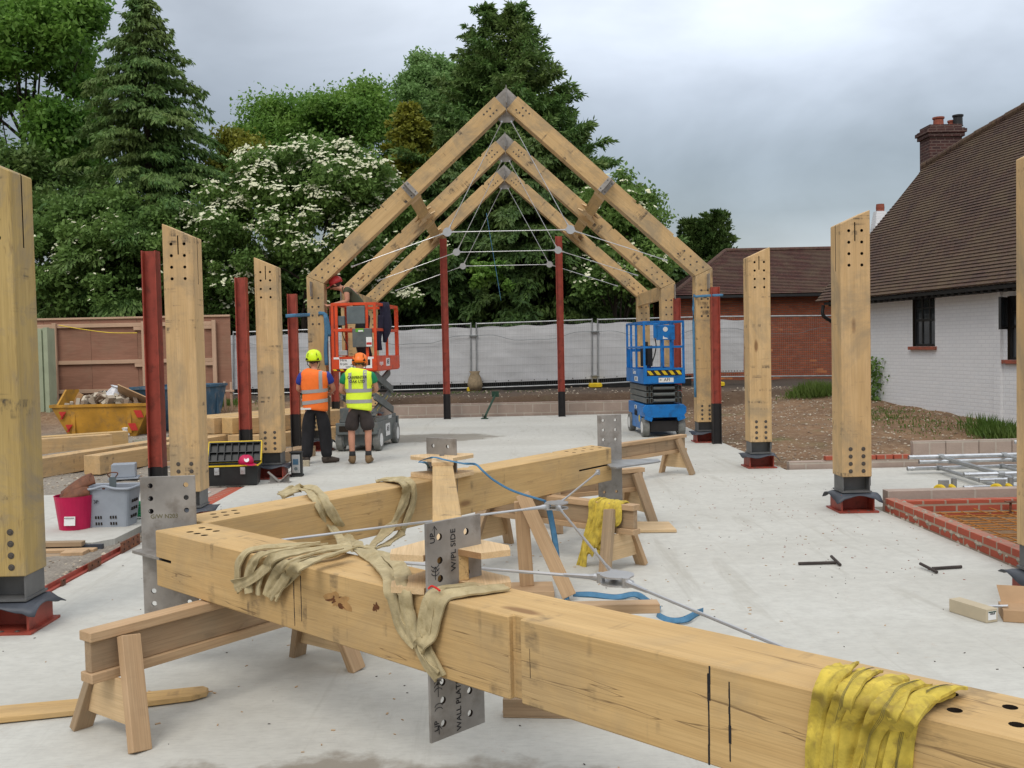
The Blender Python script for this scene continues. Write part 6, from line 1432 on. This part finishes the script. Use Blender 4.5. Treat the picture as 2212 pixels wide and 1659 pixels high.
def human(loc, rz, P, label, top, legs, shoes, hat, sleeves, short=False, sock=None, k=1.):
    Mw = MX.Translation(loc) @ MX.Rotation(rz, 4, 'Z') @ MX.Scale(k, 4); t = empty('person', loc, label, 'person', rz=rz)
    V_ = {k: VC(v) for k, v in P.items()}
    J = {}; E_ = []
    def add(n, p, r, *con):
        J[n] = (p, r)
        for c in con: E_.append((c, n))
    hd = V_['head']; f = V_['face'].normalized(); upv = (hd-V_['neck']).normalized()
    add('pel', V_['pel'], (.135, .10)); add('sp', V_['sp'], (.12, .09), 'pel'); add('ch', V_['ch'], (.145, .105), 'sp'); add('nk', V_['neck'], .052, 'ch')
    add('jaw', V_['neck'].lerp(hd, .5)+f*.012, (.062, .066), 'nk'); add('hd', hd, (.078, .092), 'jaw'); add('tp', hd+upv*.075, (.055, .066), 'hd')
    for k, q in (('l', -1), ('r', 1)):
        add(k+'sh', V_[k+'sh'], .058, 'ch'); add(k+'el', V_[k+'el'], .042, k+'sh'); add(k+'fa', V_[k+'el'].lerp(V_[k+'wr'], .35), .042, k+'el'); add(k+'w', V_[k+'wr'], (.029, .022), k+'fa')
        hand(J, E_, k, V_[k+'wr'], V_[k+'wr']-V_[k+'el'], V_.get(k+'side', VC((-q, 0, .3))), .7)
        add(k+'hip', V_[k+'hip'], .092, 'pel'); add(k+'kn', V_[k+'kn'], .058, k+'hip'); add(k+'cf', V_[k+'kn'].lerp(V_[k+'an'], .32)+VC((0, -.018, 0)), .058, k+'kn'); add(k+'an', V_[k+'an'], .036, k+'cf')
        add(k+'hl', V_[k+'an']+VC((0, -.02, -.045)), .034, k+'an'); add(k+'to', V_[k+'to'], (.036, .025), k+'hl')
    body = skin('body', J, E_, 'pel', 'skin', t, 2, Mw)
    # face: nose, ears, eyes on the head
    sdv = f.cross(upv).normalized(); mb = MB()
    mb.path([hd+f*.085+upv*.012, hd+f*.108-upv*.018, hd+f*.092-upv*.028], [.008, .014, .010], 8)
    for q in (-1, 1): mb.path([hd+sdv*(q*.078)+upv*.02, hd+sdv*(q*.092), hd+sdv*(q*.080)-upv*.03], [.010, .018, .008], 8, ry=.008, wd=f)
    mb.build('nose_and_ears', 'skin', t, Mw, smooth=True)
    ey = MB()
    for q in (-1, 1): ey.path([hd+f*.080+sdv*(q*.030)+upv*.010, hd+f*.090+sdv*(q*.030)+upv*.010], [.010, .006], 8)
    ey.path([hd+f*.088+sdv*.018-upv*.050, hd+f*.092-upv*.050, hd+f*.088-sdv*.018-upv*.050], .004, 6); ey.build('eyes_and_mouth', 'hair', t, Mw)
    MB().path([hd-f*.045-upv*.045, hd-f*.03-upv*.0, hd-f*.012+upv*.05, hd+upv*.085], [.060, .084, .086, .06], 16, ry=[.06, .072, .085, .06], wd=sdv).build('hair', 'hair', t, Mw, smooth=True)
    # trousers
    L_ = {}; El = []
    L_['pel'] = (V_['pel']+VC((0, 0, .06)), (.165, .125)); L_['p2'] = (V_['pel']-VC((0, 0, .03)), (.175, .13)); El.append(('pel', 'p2'))
    for k in 'lr':
        L_[k+'h'] = (V_[k+'hip']-VC((0, 0, .06)), (.115, .125)); El.append(('p2', k+'h'))
        if short:
            L_[k+'m'] = (V_[k+'hip'].lerp(V_[k+'kn'], .6), (.12, .125)); L_[k+'k'] = (V_[k+'kn']+VC((0, 0, .0)), (.115, .12)); El += [(k+'h', k+'m'), (k+'m', k+'k')]
        else:
            L_[k+'k'] = (V_[k+'kn'], (.105, .11)); L_[k+'c'] = (V_[k+'kn'].lerp(V_[k+'an'], .5), (.098, .10)); L_[k+'a'] = (V_[k+'an']+VC((0, 0, -.02)), (.084, .090)); El += [(k+'h', k+'k'), (k+'k', k+'c'), (k+'c', k+'a')]
    skin('shorts' if short else 'trousers', L_, El, 'pel', legs, t, 2, Mw)
    # boots
    for k in 'lr':
        a = V_[k+'an']; b = V_[k+'to']; dv_ = VC((b.x-a.x, b.y-a.y, 0)).normalized(); z0 = b.z-.03
        if sock: MB().path([a+VC((0, 0, .10)), a+VC((0, 0, -.01))], [.048, .052], 14).build('sock', sock, t, Mw, smooth=True)
        q = [a-dv_*.075, a-dv_*.03, a+dv_*.05, a+dv_*.12, b+dv_*.045]; zz = [.062, .085, .062, .045, .035]
        MB().path([VC((p.x, p.y, z0+z_)) for p, z_ in zip(q, [.055, .062, .055, .045, .038])], [.035, .048, .050, .054, .030], 16, ry=[.045, .06, .052, .042, .028], wd=dv_.cross(VC((0, 0, 1)))).build('boot', shoes, t, Mw, smooth=True)
        MB().path([a+VC((0, 0, .03)), VC((a.x, a.y, z0+.06))], [.055, .052], 14).build('boot_cuff', shoes, t, Mw, smooth=True)
    # shirt
    S_ = {}; Es = []
    S_['a'] = (V_['pel']+VC((0, 0, .03)), (.165, .12)); S_['b'] = (V_['sp'], (.155, .115)); S_['c'] = (V_['ch'], (.17, .125)); S_['n'] = (V_['neck']-(V_['neck']-V_['ch']).normalized()*.02, .065); Es += [('a', 'b'), ('b', 'c'), ('c', 'n')]
    for k in 'lr': S_[k+'s'] = (V_[k+'sh'], .080); S_[k+'e'] = (V_[k+'sh'].lerp(V_[k+'el'], sleeves), .068); Es += [('c', k+'s'), (k+'s', k+'e')]
    skin('shirt', S_, Es, 'b', top, t, 2, Mw)
    return t, Mw, V_
def vest(t, Mw, mat, cx=0., z0=.84, z1=1.47, lettering=None, lean=0.):
    def row(z):
        k = [(.84, .192, .142), (.95, .196, .142), (1.08, .194, .140), (1.22, .208, .146), (1.34, .220, .148), (1.41, .205, .135), (1.455, .15, .105), (1.48, .085, .080)]
        zz = [q[0] for q in k]; return float(np.interp(z, zz, [q[1] for q in k])), float(np.interp(z, zz, [q[2] for q in k]))
    rows = [(cx+.006*math.sin(z*30), lean*(z-.9), z)+row(z) for z in np.linspace(z0, z1, 22)]
    v = loft('vest', rows, mat, t, Mw, n=32)
    def ring(z, h, tilt=0.):
        mb = MB(); n = 40; vs = []
        for dz in (-h/2, h/2):
            a, b = row(z+dz)
            for k in range(n): th = 2*math.pi*k/n; vs.append((cx+(a+.005)*math.cos(th), lean*(z-.9)+(b+.005)*math.sin(th), z+dz+tilt*math.cos(th)))
        mb.add(vs, [(k, (k+1) % n, n+(k+1) % n, n+k) for k in range(n)]).build('reflective_band', 'reflect', v, Mw, smooth=True)
    ring(1.13, .055, .012 if 'o' in mat else 0); ring(.965, .055, .022 if 'o' in mat else 0)
    for x in (-.115, .115):
        vs = []; N = 12
        for i in range(N+1):
            z = 1.155+(1.445-1.155)*i/N; a, b = row(z)
            for dx in (-.026, .026): xx_ = x+dx*1.0; u = min(.98, abs(xx_)/a); vs.append((cx+xx_, lean*(z-.9)-(b*math.sqrt(1-u*u)+.006), z))
        if not ('o' in mat[-2:] and x < 0): MB().add(vs, [(2*i, 2*i+1, 2*i+3, 2*i+2) for i in range(N)]).build('reflective_band', 'reflect', v, Mw, smooth=True)
    if lettering:
        for s_, z in zip(lettering, (1.335, 1.27)): text('lettering', s_, .056, Mw @ tframe(VC((cx, lean*(z-.9)-row(z)[1]-.010, z)), (1, 0, 0), (0, 0, 1)), 'ink', v, .001, bold=.0012)
    return v
def helmet(t, Mw, c, mat, up=(0, 0, 1), fwd=(0, 1, 0), cap=False):
    up = VC(up).normalized(); f = VC(fwd); f = (f-up*f.dot(up)).normalized(); s_ = f.cross(up); T_ = MX(((s_.x, f.x, up.x, c[0]), (s_.y, f.y, up.y, c[1]), (s_.z, f.z, up.z, c[2]), (0, 0, 0, 1)))
    prof = [(.122, -.045), (.125, -.02), (.122, .02), (.112, .065), (.090, .10), (.055, .125), (0, .135)]
    if cap: prof = [(.100, -.02), (.102, .02), (.095, .06), (.07, .09), (.04, .105), (0, .11)]
    h = MB().lathe(prof, Mw @ T_ @ MX.Diagonal((1, 1.12, 1, 1)), 26).build('cap' if cap else 'helmet', mat, t, smooth=True)
    MB().flat([(-.085, .07), (.085, .07), (.075, .15), (.04, .185), (-.04, .185), (-.075, .15)], -.03 if not cap else -.02, -.022 if not cap else -.014, Mw @ T_).build('peak', mat, h)
    if not cap:
        mb = MB()
        for q in (-1, 1):
            mb.prism([(q*.045, -.03), (q*.085, -.03), (q*.072, .005)], -.150, -.112, Mw @ T_ @ MX.Rotation(q*.15, 4, 'Z'))
            for i in range(3): mb.path([Mw @ T_ @ VC((q*(.070-.004*i), -.105+.0*i, .035+.02*i)), Mw @ T_ @ VC((q*(.075-.004*i), -.125+.006*i, .035+.02*i))], .006, 6)
        mb.build('vents', 'dark', h)
        mb = MB()
        for q in (-1, 1): mb.path([Mw @ T_ @ VC(v) for v in ((q*.10, -.05, -.04), (q*.095, -.03, -.10), (q*.05, .06, -.165))], .006, 5)
        mb.path([Mw @ T_ @ VC(v) for v in ((-.085, -.09, -.045), (0, -.11, -.085), (.085, -.09, -.045))], .008, 5)
        mb.build('chin_strap', 'black', h)
    return h
# man in orange vest, back turned, feet apart
P = dict(pel=(0, 0, .94), sp=(0, -.0, 1.12), ch=(0, .0, 1.32), neck=(0.0, .02, 1.49), head=(-.01, .05, 1.605), face=(-.3, 1, -.1),
         lsh=(-.195, .0, 1.40), lel=(-.27, .06, 1.15), lwr=(-.13, .27, 1.14), rsh=(.195, .0, 1.40), rel=(.28, .06, 1.16), rwr=(.20, .28, 1.10),
         lhip=(-.095, 0, .90), lkn=(-.125, .02, .49), lan=(-.150, -.02, .095), lto=(-.20, .12, .03), rhip=(.095, 0, .90), rkn=(.135, .03, .49), ran=(.16, 0, .095), rto=(.29, .07, .03))
fa = G(684, 1001); t, Mw, V_ = human(VC((fa.x, fa.y+.02, 0)), 0, P, 'man in an orange hi-vis vest and yellow helmet standing with his back turned', 'tshirt_b', 'trouser', 'bootd', None, .72)
vest(t, Mw, 'hivis_o'); helmet(t, Mw, (-.01, .045, 1.645), 'helm_y', (-.02, -.02, 1))
MB().path([VC((.18*math.cos(a), .132*math.sin(a), .865)) for a in np.linspace(0, 2*math.pi, 28)], .018, 6, ry=.006, wd=(0, 0, 1)).build('belt', 'black', t, Mw)
MB().box(-.20, -.04, -.15, -.13, .85, .875).build('belt_tab', 'white', t, Mw)
for q in (-1, 1): MB().box(-.055, .055, -.02, .02, -.11, .09, MX.Translation((q*.155, 0, .62)) @ MX.Rotation(R(90), 4, 'Z')).build('thigh_pocket', 'trouser', t, Mw, bevel=.01)
# man in yellow vest and shorts
P = dict(pel=(0, 0, .93), sp=(0, .0, 1.10), ch=(0, .03, 1.29), neck=(0.0, .08, 1.44), head=(.01, .15, 1.535), face=(-.1, 1, -.7),
         lsh=(-.20, .02, 1.385), lel=(-.285, .04, 1.12), lwr=(-.13, .22, 1.06), rsh=(.20, .02, 1.385), rel=(.27, .08, 1.13), rwr=(.13, .26, 1.08),
         lhip=(-.095, 0, .89), lkn=(-.13, .02, .49), lan=(-.12, -.02, .095), lto=(-.16, .13, .03), rhip=(.095, 0, .89), rkn=(.13, .02, .49), ran=(.125, .0, .095), rto=(.14, .14, .03))
fa = G(779, 1001); t, Mw, V_ = human(VC((fa.x, fa.y, 0)), 0, P, 'man in a yellow hi-vis vest, brown shorts and orange helmet standing with his back turned', 'tshirt_g', 'shorts', 'boot', None, .62, True, 'blackrub')
vest(t, Mw, 'hivis_y', lettering=('CARPENTER', 'OAK LTD'), lean=.04); helmet(t, Mw, (.01, .15, 1.575), 'helm_o', (0, .35, 1))
# man in the basket, leaning over the rail towards the post
P = dict(pel=(.0, -.02, .93), sp=(0, .05, 1.10), ch=(0, .20, 1.24), neck=(0, .33, 1.34), head=(0, .425, 1.385), face=(0, 1, -.55),
         lsh=(-.19, .22, 1.32), lel=(-.22, .20, 1.10), lwr=(-.20, .42, 1.06), rsh=(.19, .22, 1.32), rel=(.24, .30, 1.09), rwr=(.16, .52, 1.06),
         lhip=(-.095, -.02, .89), lkn=(-.11, .03, .48), lan=(-.12, -.05, .095), lto=(-.13, .09, .03), rhip=(.095, -.02, .89), rkn=(.11, .02, .48), ran=(.13, -.08, .095), rto=(.14, .06, .03))
t, Mw, V_ = human(VC((-2.42, 17.62, 1.421)), R(90), P, 'man in an olive t-shirt and red cap leaning out of the orange lift basket', 'tshirt_ol', 'trouser', 'bootd', None, .55, k=1.07)
helmet(t, Mw, (0, .415, 1.425), 'helm_r', (0, .45, 1), cap=True)
# ------------------------------------------------ trees
def leafmesh(name, C_, N_, Up, ln, wd_, mat, parent=None, kind=None):
    """C_ centres (n,3); N_ long axis; Up second axis; one small rhombic leaf each"""
    n = len(C_); a = N_/np.linalg.norm(N_, axis=1, keepdims=True); b = np.cross(a, Up); b /= np.maximum(np.linalg.norm(b, axis=1, keepdims=True), 1e-6)
    ln = np.broadcast_to(ln, (n,))[:, None]; w = np.broadcast_to(wd_, (n,))[:, None]
    V = np.empty((n, 4, 3)); V[:, 0] = C_-a*ln*.5; V[:, 1] = C_+b*w*.5+a*ln*.05; V[:, 2] = C_+a*ln*.5; V[:, 3] = C_-b*w*.5+a*ln*.05
    me = bpy.data.meshes.new(name); me.vertices.add(4*n); me.loops.add(4*n); me.polygons.add(n)
    me.vertices.foreach_set('co', V.reshape(-1)); me.loops.foreach_set('vertex_index', np.arange(4*n, dtype=np.int32))
    me.polygons.foreach_set('loop_start', np.arange(0, 4*n, 4, dtype=np.int32)); me.polygons.foreach_set('loop_total', np.full(n, 4, dtype=np.int32))
    me.update(); me.materials.append(M[mat]); o = bpy.data.objects.new(name, me)
    link(o, MX(), parent); return o
def rdir(n, r): v = r.normal(size=(n, 3)); return v/np.linalg.norm(v, axis=1, keepdims=True)
def limbs(name, base, top, r0_, targets, parent, r, mat='bark'):
    mb = MB(); base = VC(base); top = VC(top); k = 8
    pts = [base.lerp(top, i/k)+VC((r.normal()*.12, r.normal()*.12, 0))*(i > 0) for i in range(k+1)]
    mb.path(pts, [r0_*(1-.82*i/k) for i in range(k+1)], 8)
    for tg in targets:
        i = int(r.integers(2, k)); s_ = pts[i]; tg = VC(tg); m_ = s_.lerp(tg, .5)+VC((0, 0, .08*(tg-s_).length)); mb.path(smoothpath([s_, m_, tg], 4), [r0_*.35*(1-.85*j/8) for j in range(9)], 5)
    return mb.build(name, mat, parent, MX(), smooth=True)
def broad(label, c, rad, zb, mat, n, lf=.16, clumps=60, seed=1, gap=.5, group='trees behind the fence', name='broadleaf_tree', cat='tree', cr=.24, flat=.75, trunk=True, gz=.6):
    """crown: uneven clumps on and inside an ellipsoid"""
    r = np.random.default_rng(seed); c = np.array(c, float); rad = np.array(rad, float)
    t = empty(name, (c[0], c[1], gz), label, cat, group)
    d = rdir(clumps, r); d[:, 2] = np.where(d[:, 2] < -.55, -d[:, 2], d[:, 2]); k = r.uniform(gap, 1., clumps)**.6
    cc = c+d*rad*k[:, None]; cs = r.uniform(.6, 1.35, clumps)*cr*rad.min()
    if zb is not None: cc[:, 2] = np.maximum(cc[:, 2], zb)
    w = cs**2; w /= w.sum(); ix = r.choice(clumps, n, p=w)
    dd = rdir(n, r); rr_ = r.uniform(.0, 1., n)**.45; dd[:, 2] *= flat
    P_ = cc[ix]+dd*rr_[:, None]*cs[ix][:, None]*r.uniform(.75, 1.25, n)[:, None]
    # twig strings that break the outline
    nb = n//16; j = r.choice(clumps, nb, p=w); e = rdir(nb, r); P_[:nb] = cc[j]+e*cs[j][:, None]*r.uniform(1., 1.22, nb)[:, None]
    ax = rdir(n, r)+np.array([0, 0, -.5])+.5*dd; up = rdir(n, r)+np.array([0, 0, 1.2])
    s_ = lf*r.uniform(.6, 1.4, n); leafmesh('crown', P_, ax, up, s_, s_*.62, mat, t)
    if trunk: limbs('trunk', (c[0], c[1], gz-.5), (c[0], c[1], c[2]+rad[2]*.35), max(.12, rad.min()*.07), [tuple(q) for q in cc[r.choice(clumps, min(14, clumps), replace=False)]], t, r)
    return t, cc, cs
def conifer(label, x, y, z0, z1, R0, mat, nb, seed=1, droop=.25, taper=1., fr=.26, name='conifer', group='trees behind the fence', gz=.6, cup=.0, tops=None, irr=.38, lw=.30, hang=.8, sp=.16):
    """primary boughs off the trunk, side twigs off each bough, hanging sprays off each twig"""
    r = np.random.default_rng(seed); t = empty(name, (x, y, gz), label, 'tree', group)
    Cs, Ns, Us, Ls = [], [], [], []; mb = MB()
    for i in range(nb):
        u = (i+r.random())/nb; u = u**.85; z = z0+(z1-z0)*u; L = R0*((1-u)**taper+.04)*r.uniform(1-irr, 1+irr*.55)
        ph = i*2.39996+r.normal()*.5; d = np.array([math.cos(ph), math.sin(ph), 0]); sd = np.array([-d[1], d[0], 0]); bx = x
        if tops is not None and u > tops[0]: bx = x+(-1 if r.random() < .5 else 1)*tops[1]; L *= .8
        m = max(3, int(L/sp)); s = np.linspace(.15, 1, m)
        A = np.stack([bx+d[0]*L*s, y+d[1]*L*s, z+cup*L*s+.10*L*np.sin(s*2.6)-droop*L*s**2.2], -1)
        if L > 1. and i % 3 == 0: mb.path([VC(A[0]), VC(A[m//2]), VC(A[-1])], [.04, .025, .008], 4)
        for q in (-1, 0, 1):
            tl = (.34*L*(1.08-s)+.16)*r.uniform(.6, 1.2, m)*(1 if q else .3)
            k = 6; w = np.linspace(.1, 1, k)[None, :, None]
            T = A[:, None, :]+(sd*q*.8+d*.55)[None, None, :]*tl[:, None, None]*w; T = T+np.array([0, 0, -1.])*(droop*.9*tl[:, None, None]*w**2)+r.normal(size=T.shape)*.035
            T = T.reshape(-1, 3); n = len(T)
            for _ in range(2):
                ll = fr*r.uniform(.5, 1.3, n); ax = d*.55+sd*q*.35+np.array([0, 0, -hang])+r.normal(size=(n, 3))*.38
                Cs.append(T+ax/np.linalg.norm(ax, axis=1, keepdims=True)*ll[:, None]*.45); Ns.append(ax); Us.append(rdir(n, r)+np.array([0, 0, .5])+d*.4); Ls.append(ll)
    C_ = np.concatenate(Cs); L_ = np.concatenate(Ls); leafmesh('foliage', C_, np.concatenate(Ns), np.concatenate(Us), L_, L_*lw, mat, t)
    if tops is None: mb.path([VC((x, y, gz-.4)), VC((x, y, (z0+z1)/2)), VC((x, y, z1+.15))], [R0*.05, R0*.03, .015], 8)
    else:
        zf = z0+(z1-z0)*tops[0]; mb.path([VC((x, y, gz-.4)), VC((x, y, zf))], [R0*.05, R0*.035], 8)
        for q in (-1, 1): mb.path([VC((x, y, zf-.3)), VC((x+q*tops[1], y, zf+.6)), VC((x+q*tops[1], y, z1+.2))], [.12, .08, .015], 6)
    mb.build('trunk', 'bark', t, MX()); return t
def wx(px, Y): return VY(px, 700, Y).x
def wz(py, Y, px=1080): return VY(px, py, Y).z
# far left broadleaf
broad('big broadleaf tree filling the top left corner', (wx(60, 40), 40, wz(230, 40, 60)), (3.9, 3.2, 6.4), 6., 'leaf_oak', 62000, .21, 120, 11, .35, cr=.24, gz=.3)
broad('darker broadleaf tree low at the left edge behind the nearest post', (wx(40, 37), 37, wz(560, 37, 40)), (4.2, 2.6, 3.9), 1., 'leaf_con', 34000, .20, 80, 12, .3, cr=.3, gz=.3)
conifer('tall drooping conifer on the left, its tip just under the photo top', wx(332, 35), 35, .8, wz(-5, 35, 335), 4.7, 'leaf_con', 330, 13, .24, .80, .21, gz=.4, irr=.55, hang=.9, sp=.19, cup=.12)
broad('tangled dark shrubbery with a few white blooms between the left posts', (wx(230, 33), 33, wz(600, 33, 230)), (5.2, 1.6, 2.7), .8, 'leaf_elder', 42000, .15, 90, 14, .3, cr=.36, gz=.4, name='shrub', cat='shrub')
# elder in flower
t, cc, cs = broad('big elder bush covered in flat white blossom left of the frames', (wx(660, 33), 33, wz(560, 33, 665)), (4.15, 2.2, 3.8), 1.0, 'leaf_elder', 90000, .14, 150, 15, .45, cr=.25, gz=.5, name='elder_bush', cat='shrub')
def blossoms(t, cc, cs, n, seed, sz=(.07, .16), front=-.2):
    r = np.random.default_rng(seed); mb = MB(); c0 = cc.mean(0)
    for i in range(n):
        k = int(r.integers(len(cc))); d = rdir(1, r)[0]; d[1] = -abs(d[1])-.35; d[2] = abs(d[2])*.7+.1; d /= np.linalg.norm(d)
        p = cc[k]+d*cs[k]*r.uniform(1., 1.28)
        if p[1] > c0[1]+.7: continue
        nrm = VC(d*.5+np.array([0, -.25, .8])+r.normal(size=3)*.25).normalized(); s_ = r.uniform(*sz); a = nrm.orthogonal().normalized(); b = nrm.cross(a)
        for q in range(int(r.integers(4, 8))):
            o_ = VC(p)+a*r.normal()*s_*.45+b*r.normal()*s_*.45; rs = s_*r.uniform(.25, .5); m = 6; ph = r.uniform(0, 6)
            mb.add([o_+nrm*.02]+[o_+(a*math.cos(ph+6.283*j/m)+b*math.sin(ph+6.283*j/m))*rs*r.uniform(.7, 1.2) for j in range(m)], [(0, 1+j, 1+(j+1) % m) for j in range(m)])
    tag(mb.build('blossom', 'flower', t, MX()), kind='stuff')
blossoms(t, cc, cs, 2300, 3, (.05, .125))
t, cc, cs = broad('flowering elder behind the right end of the frames', (wx(1335, 33), 33, wz(560, 33, 1335)), (1.65, 1.5, 2.9), 1.0, 'leaf_elder', 26000, .15, 60, 16, .4, cr=.36, gz=.5, name='elder_bush', cat='shrub')
blossoms(t, cc, cs, 150, 4, (.08, .15))
t, cc, cs = broad('small scatter of elder bloom low behind the left hoarding', (wx(300, 31.5), 31.5, wz(600, 31.5, 300)), (4.4, .8, 1.9), 1.2, 'leaf_elder', 14000, .14, 60, 21, .3, cr=.5, gz=.4, name='elder_bush', cat='shrub', trunk=False)
blossoms(t, cc, cs, 70, 5, (.05, .11))
broad('yellowish bush between the left conifer and the elder', (wx(520, 37), 37, wz(385, 37, 520)), (1.35, 1.2, 1.6), None, 'leaf_gold', 11000, .15, 34, 17, .3, cr=.36)
broad('bright green rounded tree on the skyline above the elder', (wx(635, 56), 56, wz(335, 56, 635)), (3.2, 3., 3.0), None, 'leaf_mid', 34000, .20, 70, 18, .4, cr=.32)
broad('taller bright green tree on the skyline right of its neighbour', (wx(775, 55), 55, wz(320, 55, 775)), (2.9, 3., 3.4), None, 'leaf_mid', 34000, .20, 70, 19, .4, cr=.32)
conifer('small golden conifer in front of the pale trees', wx(893, 43), 43, 4.0, wz(225, 43, 893), 1.9, 'leaf_gold', 130, 20, .05, .6, .24, lw=.5, cup=.25, hang=.1, sp=.2)
broad('pale green feathery tree left of the tall conifer', (wx(950, 60), 60, wz(245, 60, 955)), (2.5, 2.4, 3.6), None, 'leaf_pale', 30000, .19, 80, 22, .2, cr=.25)
broad('lower pale green tree at the foot of the feathery one', (wx(915, 58), 58, wz(300, 58, 915)), (2.2, 2., 2.8), None, 'leaf_pale', 16000, .19, 44, 26, .25, cr=.3)
conifer('tallest dark conifer with twin tips behind the ridge of the frames', wx(1095, 45), 45, 2., wz(14, 45, 1085), 7.0, 'leaf_con', 460, 23, -.02, .95, .30, cup=.30, tops=(.82, .70), irr=.42, hang=.15, sp=.22, lw=.26)
conifer('dark yew-like tree filling the frames left of centre', wx(965, 37), 37, .8, wz(345, 37, 1000), 3.7, 'leaf_dark', 190, 24, .2, .4, .26, hang=.7, sp=.19)
conifer('dark yew-like tree filling the frames right of centre', wx(1175, 36), 36, .8, wz(300, 36, 1175), 4.0, 'leaf_dark', 210, 25, .2, .4, .26, hang=.7, sp=.19)
conifer('young spruce poking up right of the tall conifer', wx(1262, 44), 44, 5., wz(278, 44, 1262), 1.6, 'leaf_con', 70, 27, -.05, .9, .2, cup=.35, hang=-.1, sp=.2, irr=.3)
conifer('thin spruce tip between the tall conifer and the young spruce', wx(1222, 43.5), 43.5, 5., wz(190, 43.5, 1226), 1.9, 'leaf_con', 90, 28, -.05, .9, .2, cup=.35, hang=-.1, sp=.2, irr=.3)
broad('bright green sapling low among the dark trees', (wx(1060, 32.5), 32.5, wz(600, 32.5, 1060)), (.75, .4, .5), None, 'leaf_mid', 1500, .14, 14, 29, .2, cr=.5, trunk=False) 
for px, top, rr_, sd_ in ((1502, 492, .78, 30), (1543, 476, .85, 31)):
    conifer('left half of the dark column-shaped cypress pair behind the outbuilding' if px < 1520 else 'right half of the dark column-shaped cypress pair behind the outbuilding', wx(px, 50), 50, .6, wz(top, 50, px), rr_*1.5, 'leaf_dark', 170, sd_, -.1, .30, .24, cup=.9, group='columnar cypresses', hang=-.6, sp=.2, irr=.2)
# dark hedge mass behind the fence that closes the view between trunks
t = empty('hedge', (0, 40, .5), 'dark hedge closing the view behind the white fence', 'hedge'); r = np.random.default_rng(40); n = 52000
P_ = np.stack([r.uniform(-24, 7.6, n), r.uniform(38.5, 40.5, n), .4+r.random(n)**.8*4.6], -1); P_[:, 2] *= 1+.12*vnoise(P_[:, 0], P_[:, 1]*0, .6, 5)
leafmesh('foliage', P_, rdir(n, r), rdir(n, r)+np.array([0, 0, 1.]), .32, .24, 'leaf_dark', t)
# grass tufts and weeds
def grass(name, c, rx, ry, n, h, label, seed, mat='grassm', fn=None):
    r = np.random.default_rng(seed); x = c[0]+r.normal(size=n)*rx*.5; y = c[1]+r.normal(size=n)*ry*.5; z = gh(x, y); hh = h*r.uniform(.35, 1.2, n)*np.exp(-((x-c[0])/rx)**2*.5)
    N_ = np.stack([r.normal(size=n)*.35, r.normal(size=n)*.35, np.ones(n)], -1); C_ = np.stack([x, y, z], -1)+N_*hh[:, None]*.45
    o = leafmesh(name, C_, N_, rdir(n, r), hh, .022, mat); return tag(o, label, 'grass', kind='stuff')
grass('grass_tuft', (8.35, 16.6), .35, .8, 1300, .34, 'tall green grass growing at the foot of the white house wall', 1)
grass('grass_tuft', (7.7, 24.3), .6, .5, 1500, .40, 'grass clump by the downpipe between the house and the outbuilding', 2)
grass('grass_tuft', (7.6, 19.), .9, 2., 700, .08, 'thin weeds on the brown soil before the white house', 3)
grass('grass_tuft', (-7.4, 25.1), 1.0, .5, 1800, .22, 'grass between the hoarding and the fence end', 4)
grass('grass_tuft', (-3, 27.5), 4., .7, 500, .08, 'sparse grass along the top of the soil bank', 5)
p = onp(1896, 830, W0, nw_); r = np.random.default_rng(8); n = 380
C_ = np.stack([p.x+r.normal(size=n)*.10-.05, p.y+r.normal(size=n)*.18, .35+r.random(n)*1.0], -1); t = empty('climbing_weed', (p.x, p.y, .3), 'straggly climbing weed against the white wall right of an oak post', 'plant'); leafmesh('leaves', C_, rdir(n, r), rdir(n, r), .10, .07, 'leaf_elder', t)
